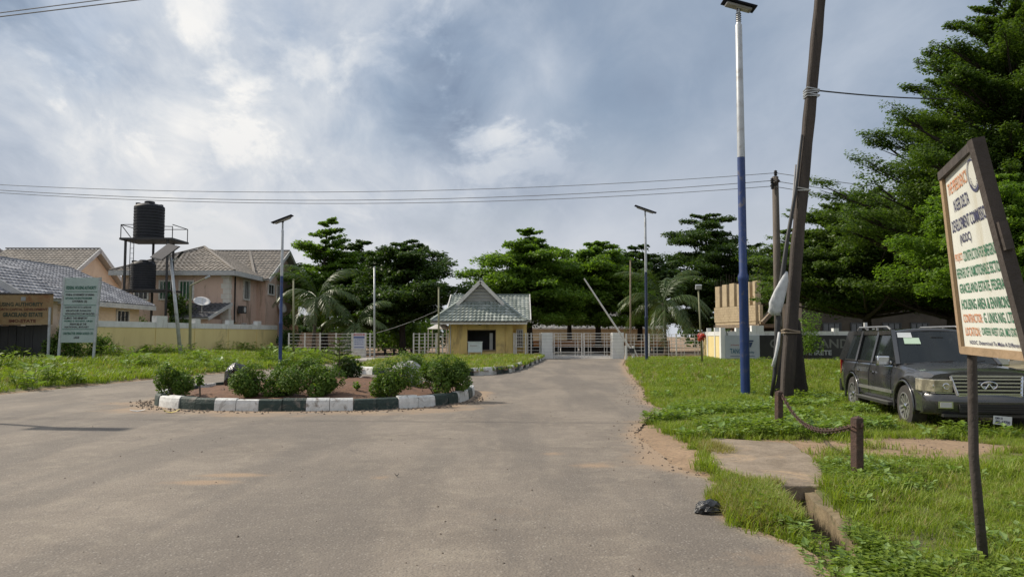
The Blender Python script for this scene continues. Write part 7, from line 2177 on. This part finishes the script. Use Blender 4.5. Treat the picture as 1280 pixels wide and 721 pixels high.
    for a, b in zip(c4, c4[1:] + c4[:1]): fr.beam(a, b, .035, .035)
    P('grille_frame', fr, M_chrome, gr)
    for k in range(5):
        f = (k + .75) / 5.4; w_ = .56 - .06 * f
        P('grille_bar', MB().beam((-w_, 2.612 + .10 * f, 1.03 - .345 * f), (w_, 2.612 + .10 * f, 1.03 - .345 * f), .028, .028), M_chrome, gr)
    if plate:
        el = [(.125 * math.cos(a), 2.70, .875 + .068 * math.sin(a)) for a in [6.283 * k / 24 for k in range(25)] if not (4.35 < a < 5.07)]
        em = MB().tube([(.125 * math.cos(a), 2.70, .875 + .068 * math.sin(a)) for a in [math.radians(-62 + 304 * k / 24) for k in range(25)]], .012, 6)
        em.tube([(-.058, 2.70, .815), (0, 2.70, .905)], .012, 6).tube([(.058, 2.70, .815), (0, 2.70, .905)], .012, 6)
        P('emblem', em, M_chrome, gr)
        pl = P('number_plate', MB().box((-.16, 2.76, .275), (.29, .012, .15), Matrix.Rotation(-.08, 3, 'Y')), pm('white_plate', (.62, .64, .66), (.56, .58, .6), 3, .5))
        # prints
        ORG[pl.name] = Vector((0, 0, 0))
        Q = [Vector((-.025, 2.768, .212)), Vector((-.295, 2.768, .190)), Vector((-.295, 2.768, .338)), Vector((-.025, 2.768, .360))]
        put_text(pl, Q, 'KMH 33', .08, .60, .50, .88, M_nletter, .004, .02)
        put_text(pl, Q, '885-AP700', .08, .12, .92, .50, M_nletter, .004, .02)
        P('aerial', MB().box((.60, -1.75, zr + .19), (.06, .08, .10)).beam((.60, -1.75, zr + .08), (.60, -1.75, zr + .15), .02, .02), M_fascia)
    P('rear_bumper', MB().box((0, -2.68, .55), (1.84, .16, .30)), paint)
    for s in (-1, 1): P('tail_light', MB().box((s * .86, -2.60, 1.0), (.12, .08, .34)), pm('red_lens', (.35, .02, .02), (.3, .02, .02), 3, .2))
    P('underbody', MB().box((0, 0, .42), (1.5, 4.6, .12)), M_dark)
    t.scale = (1, 1, zs)
    return t
make_car('dark grey off-roader with chrome grille parked on the grass under the trees', (8.42, 15.72, .03), math.pi - .135, carpaint('dark_grey_paint', (.046, .047, .050), .22), zs=.955)
make_car('cream car mostly hidden behind the dark off-roader at the right edge', (11.25, 18.4, .05), math.pi - .10, carpaint('cream_paint', (.50, .43, .30)), plate=False, zs=.90)
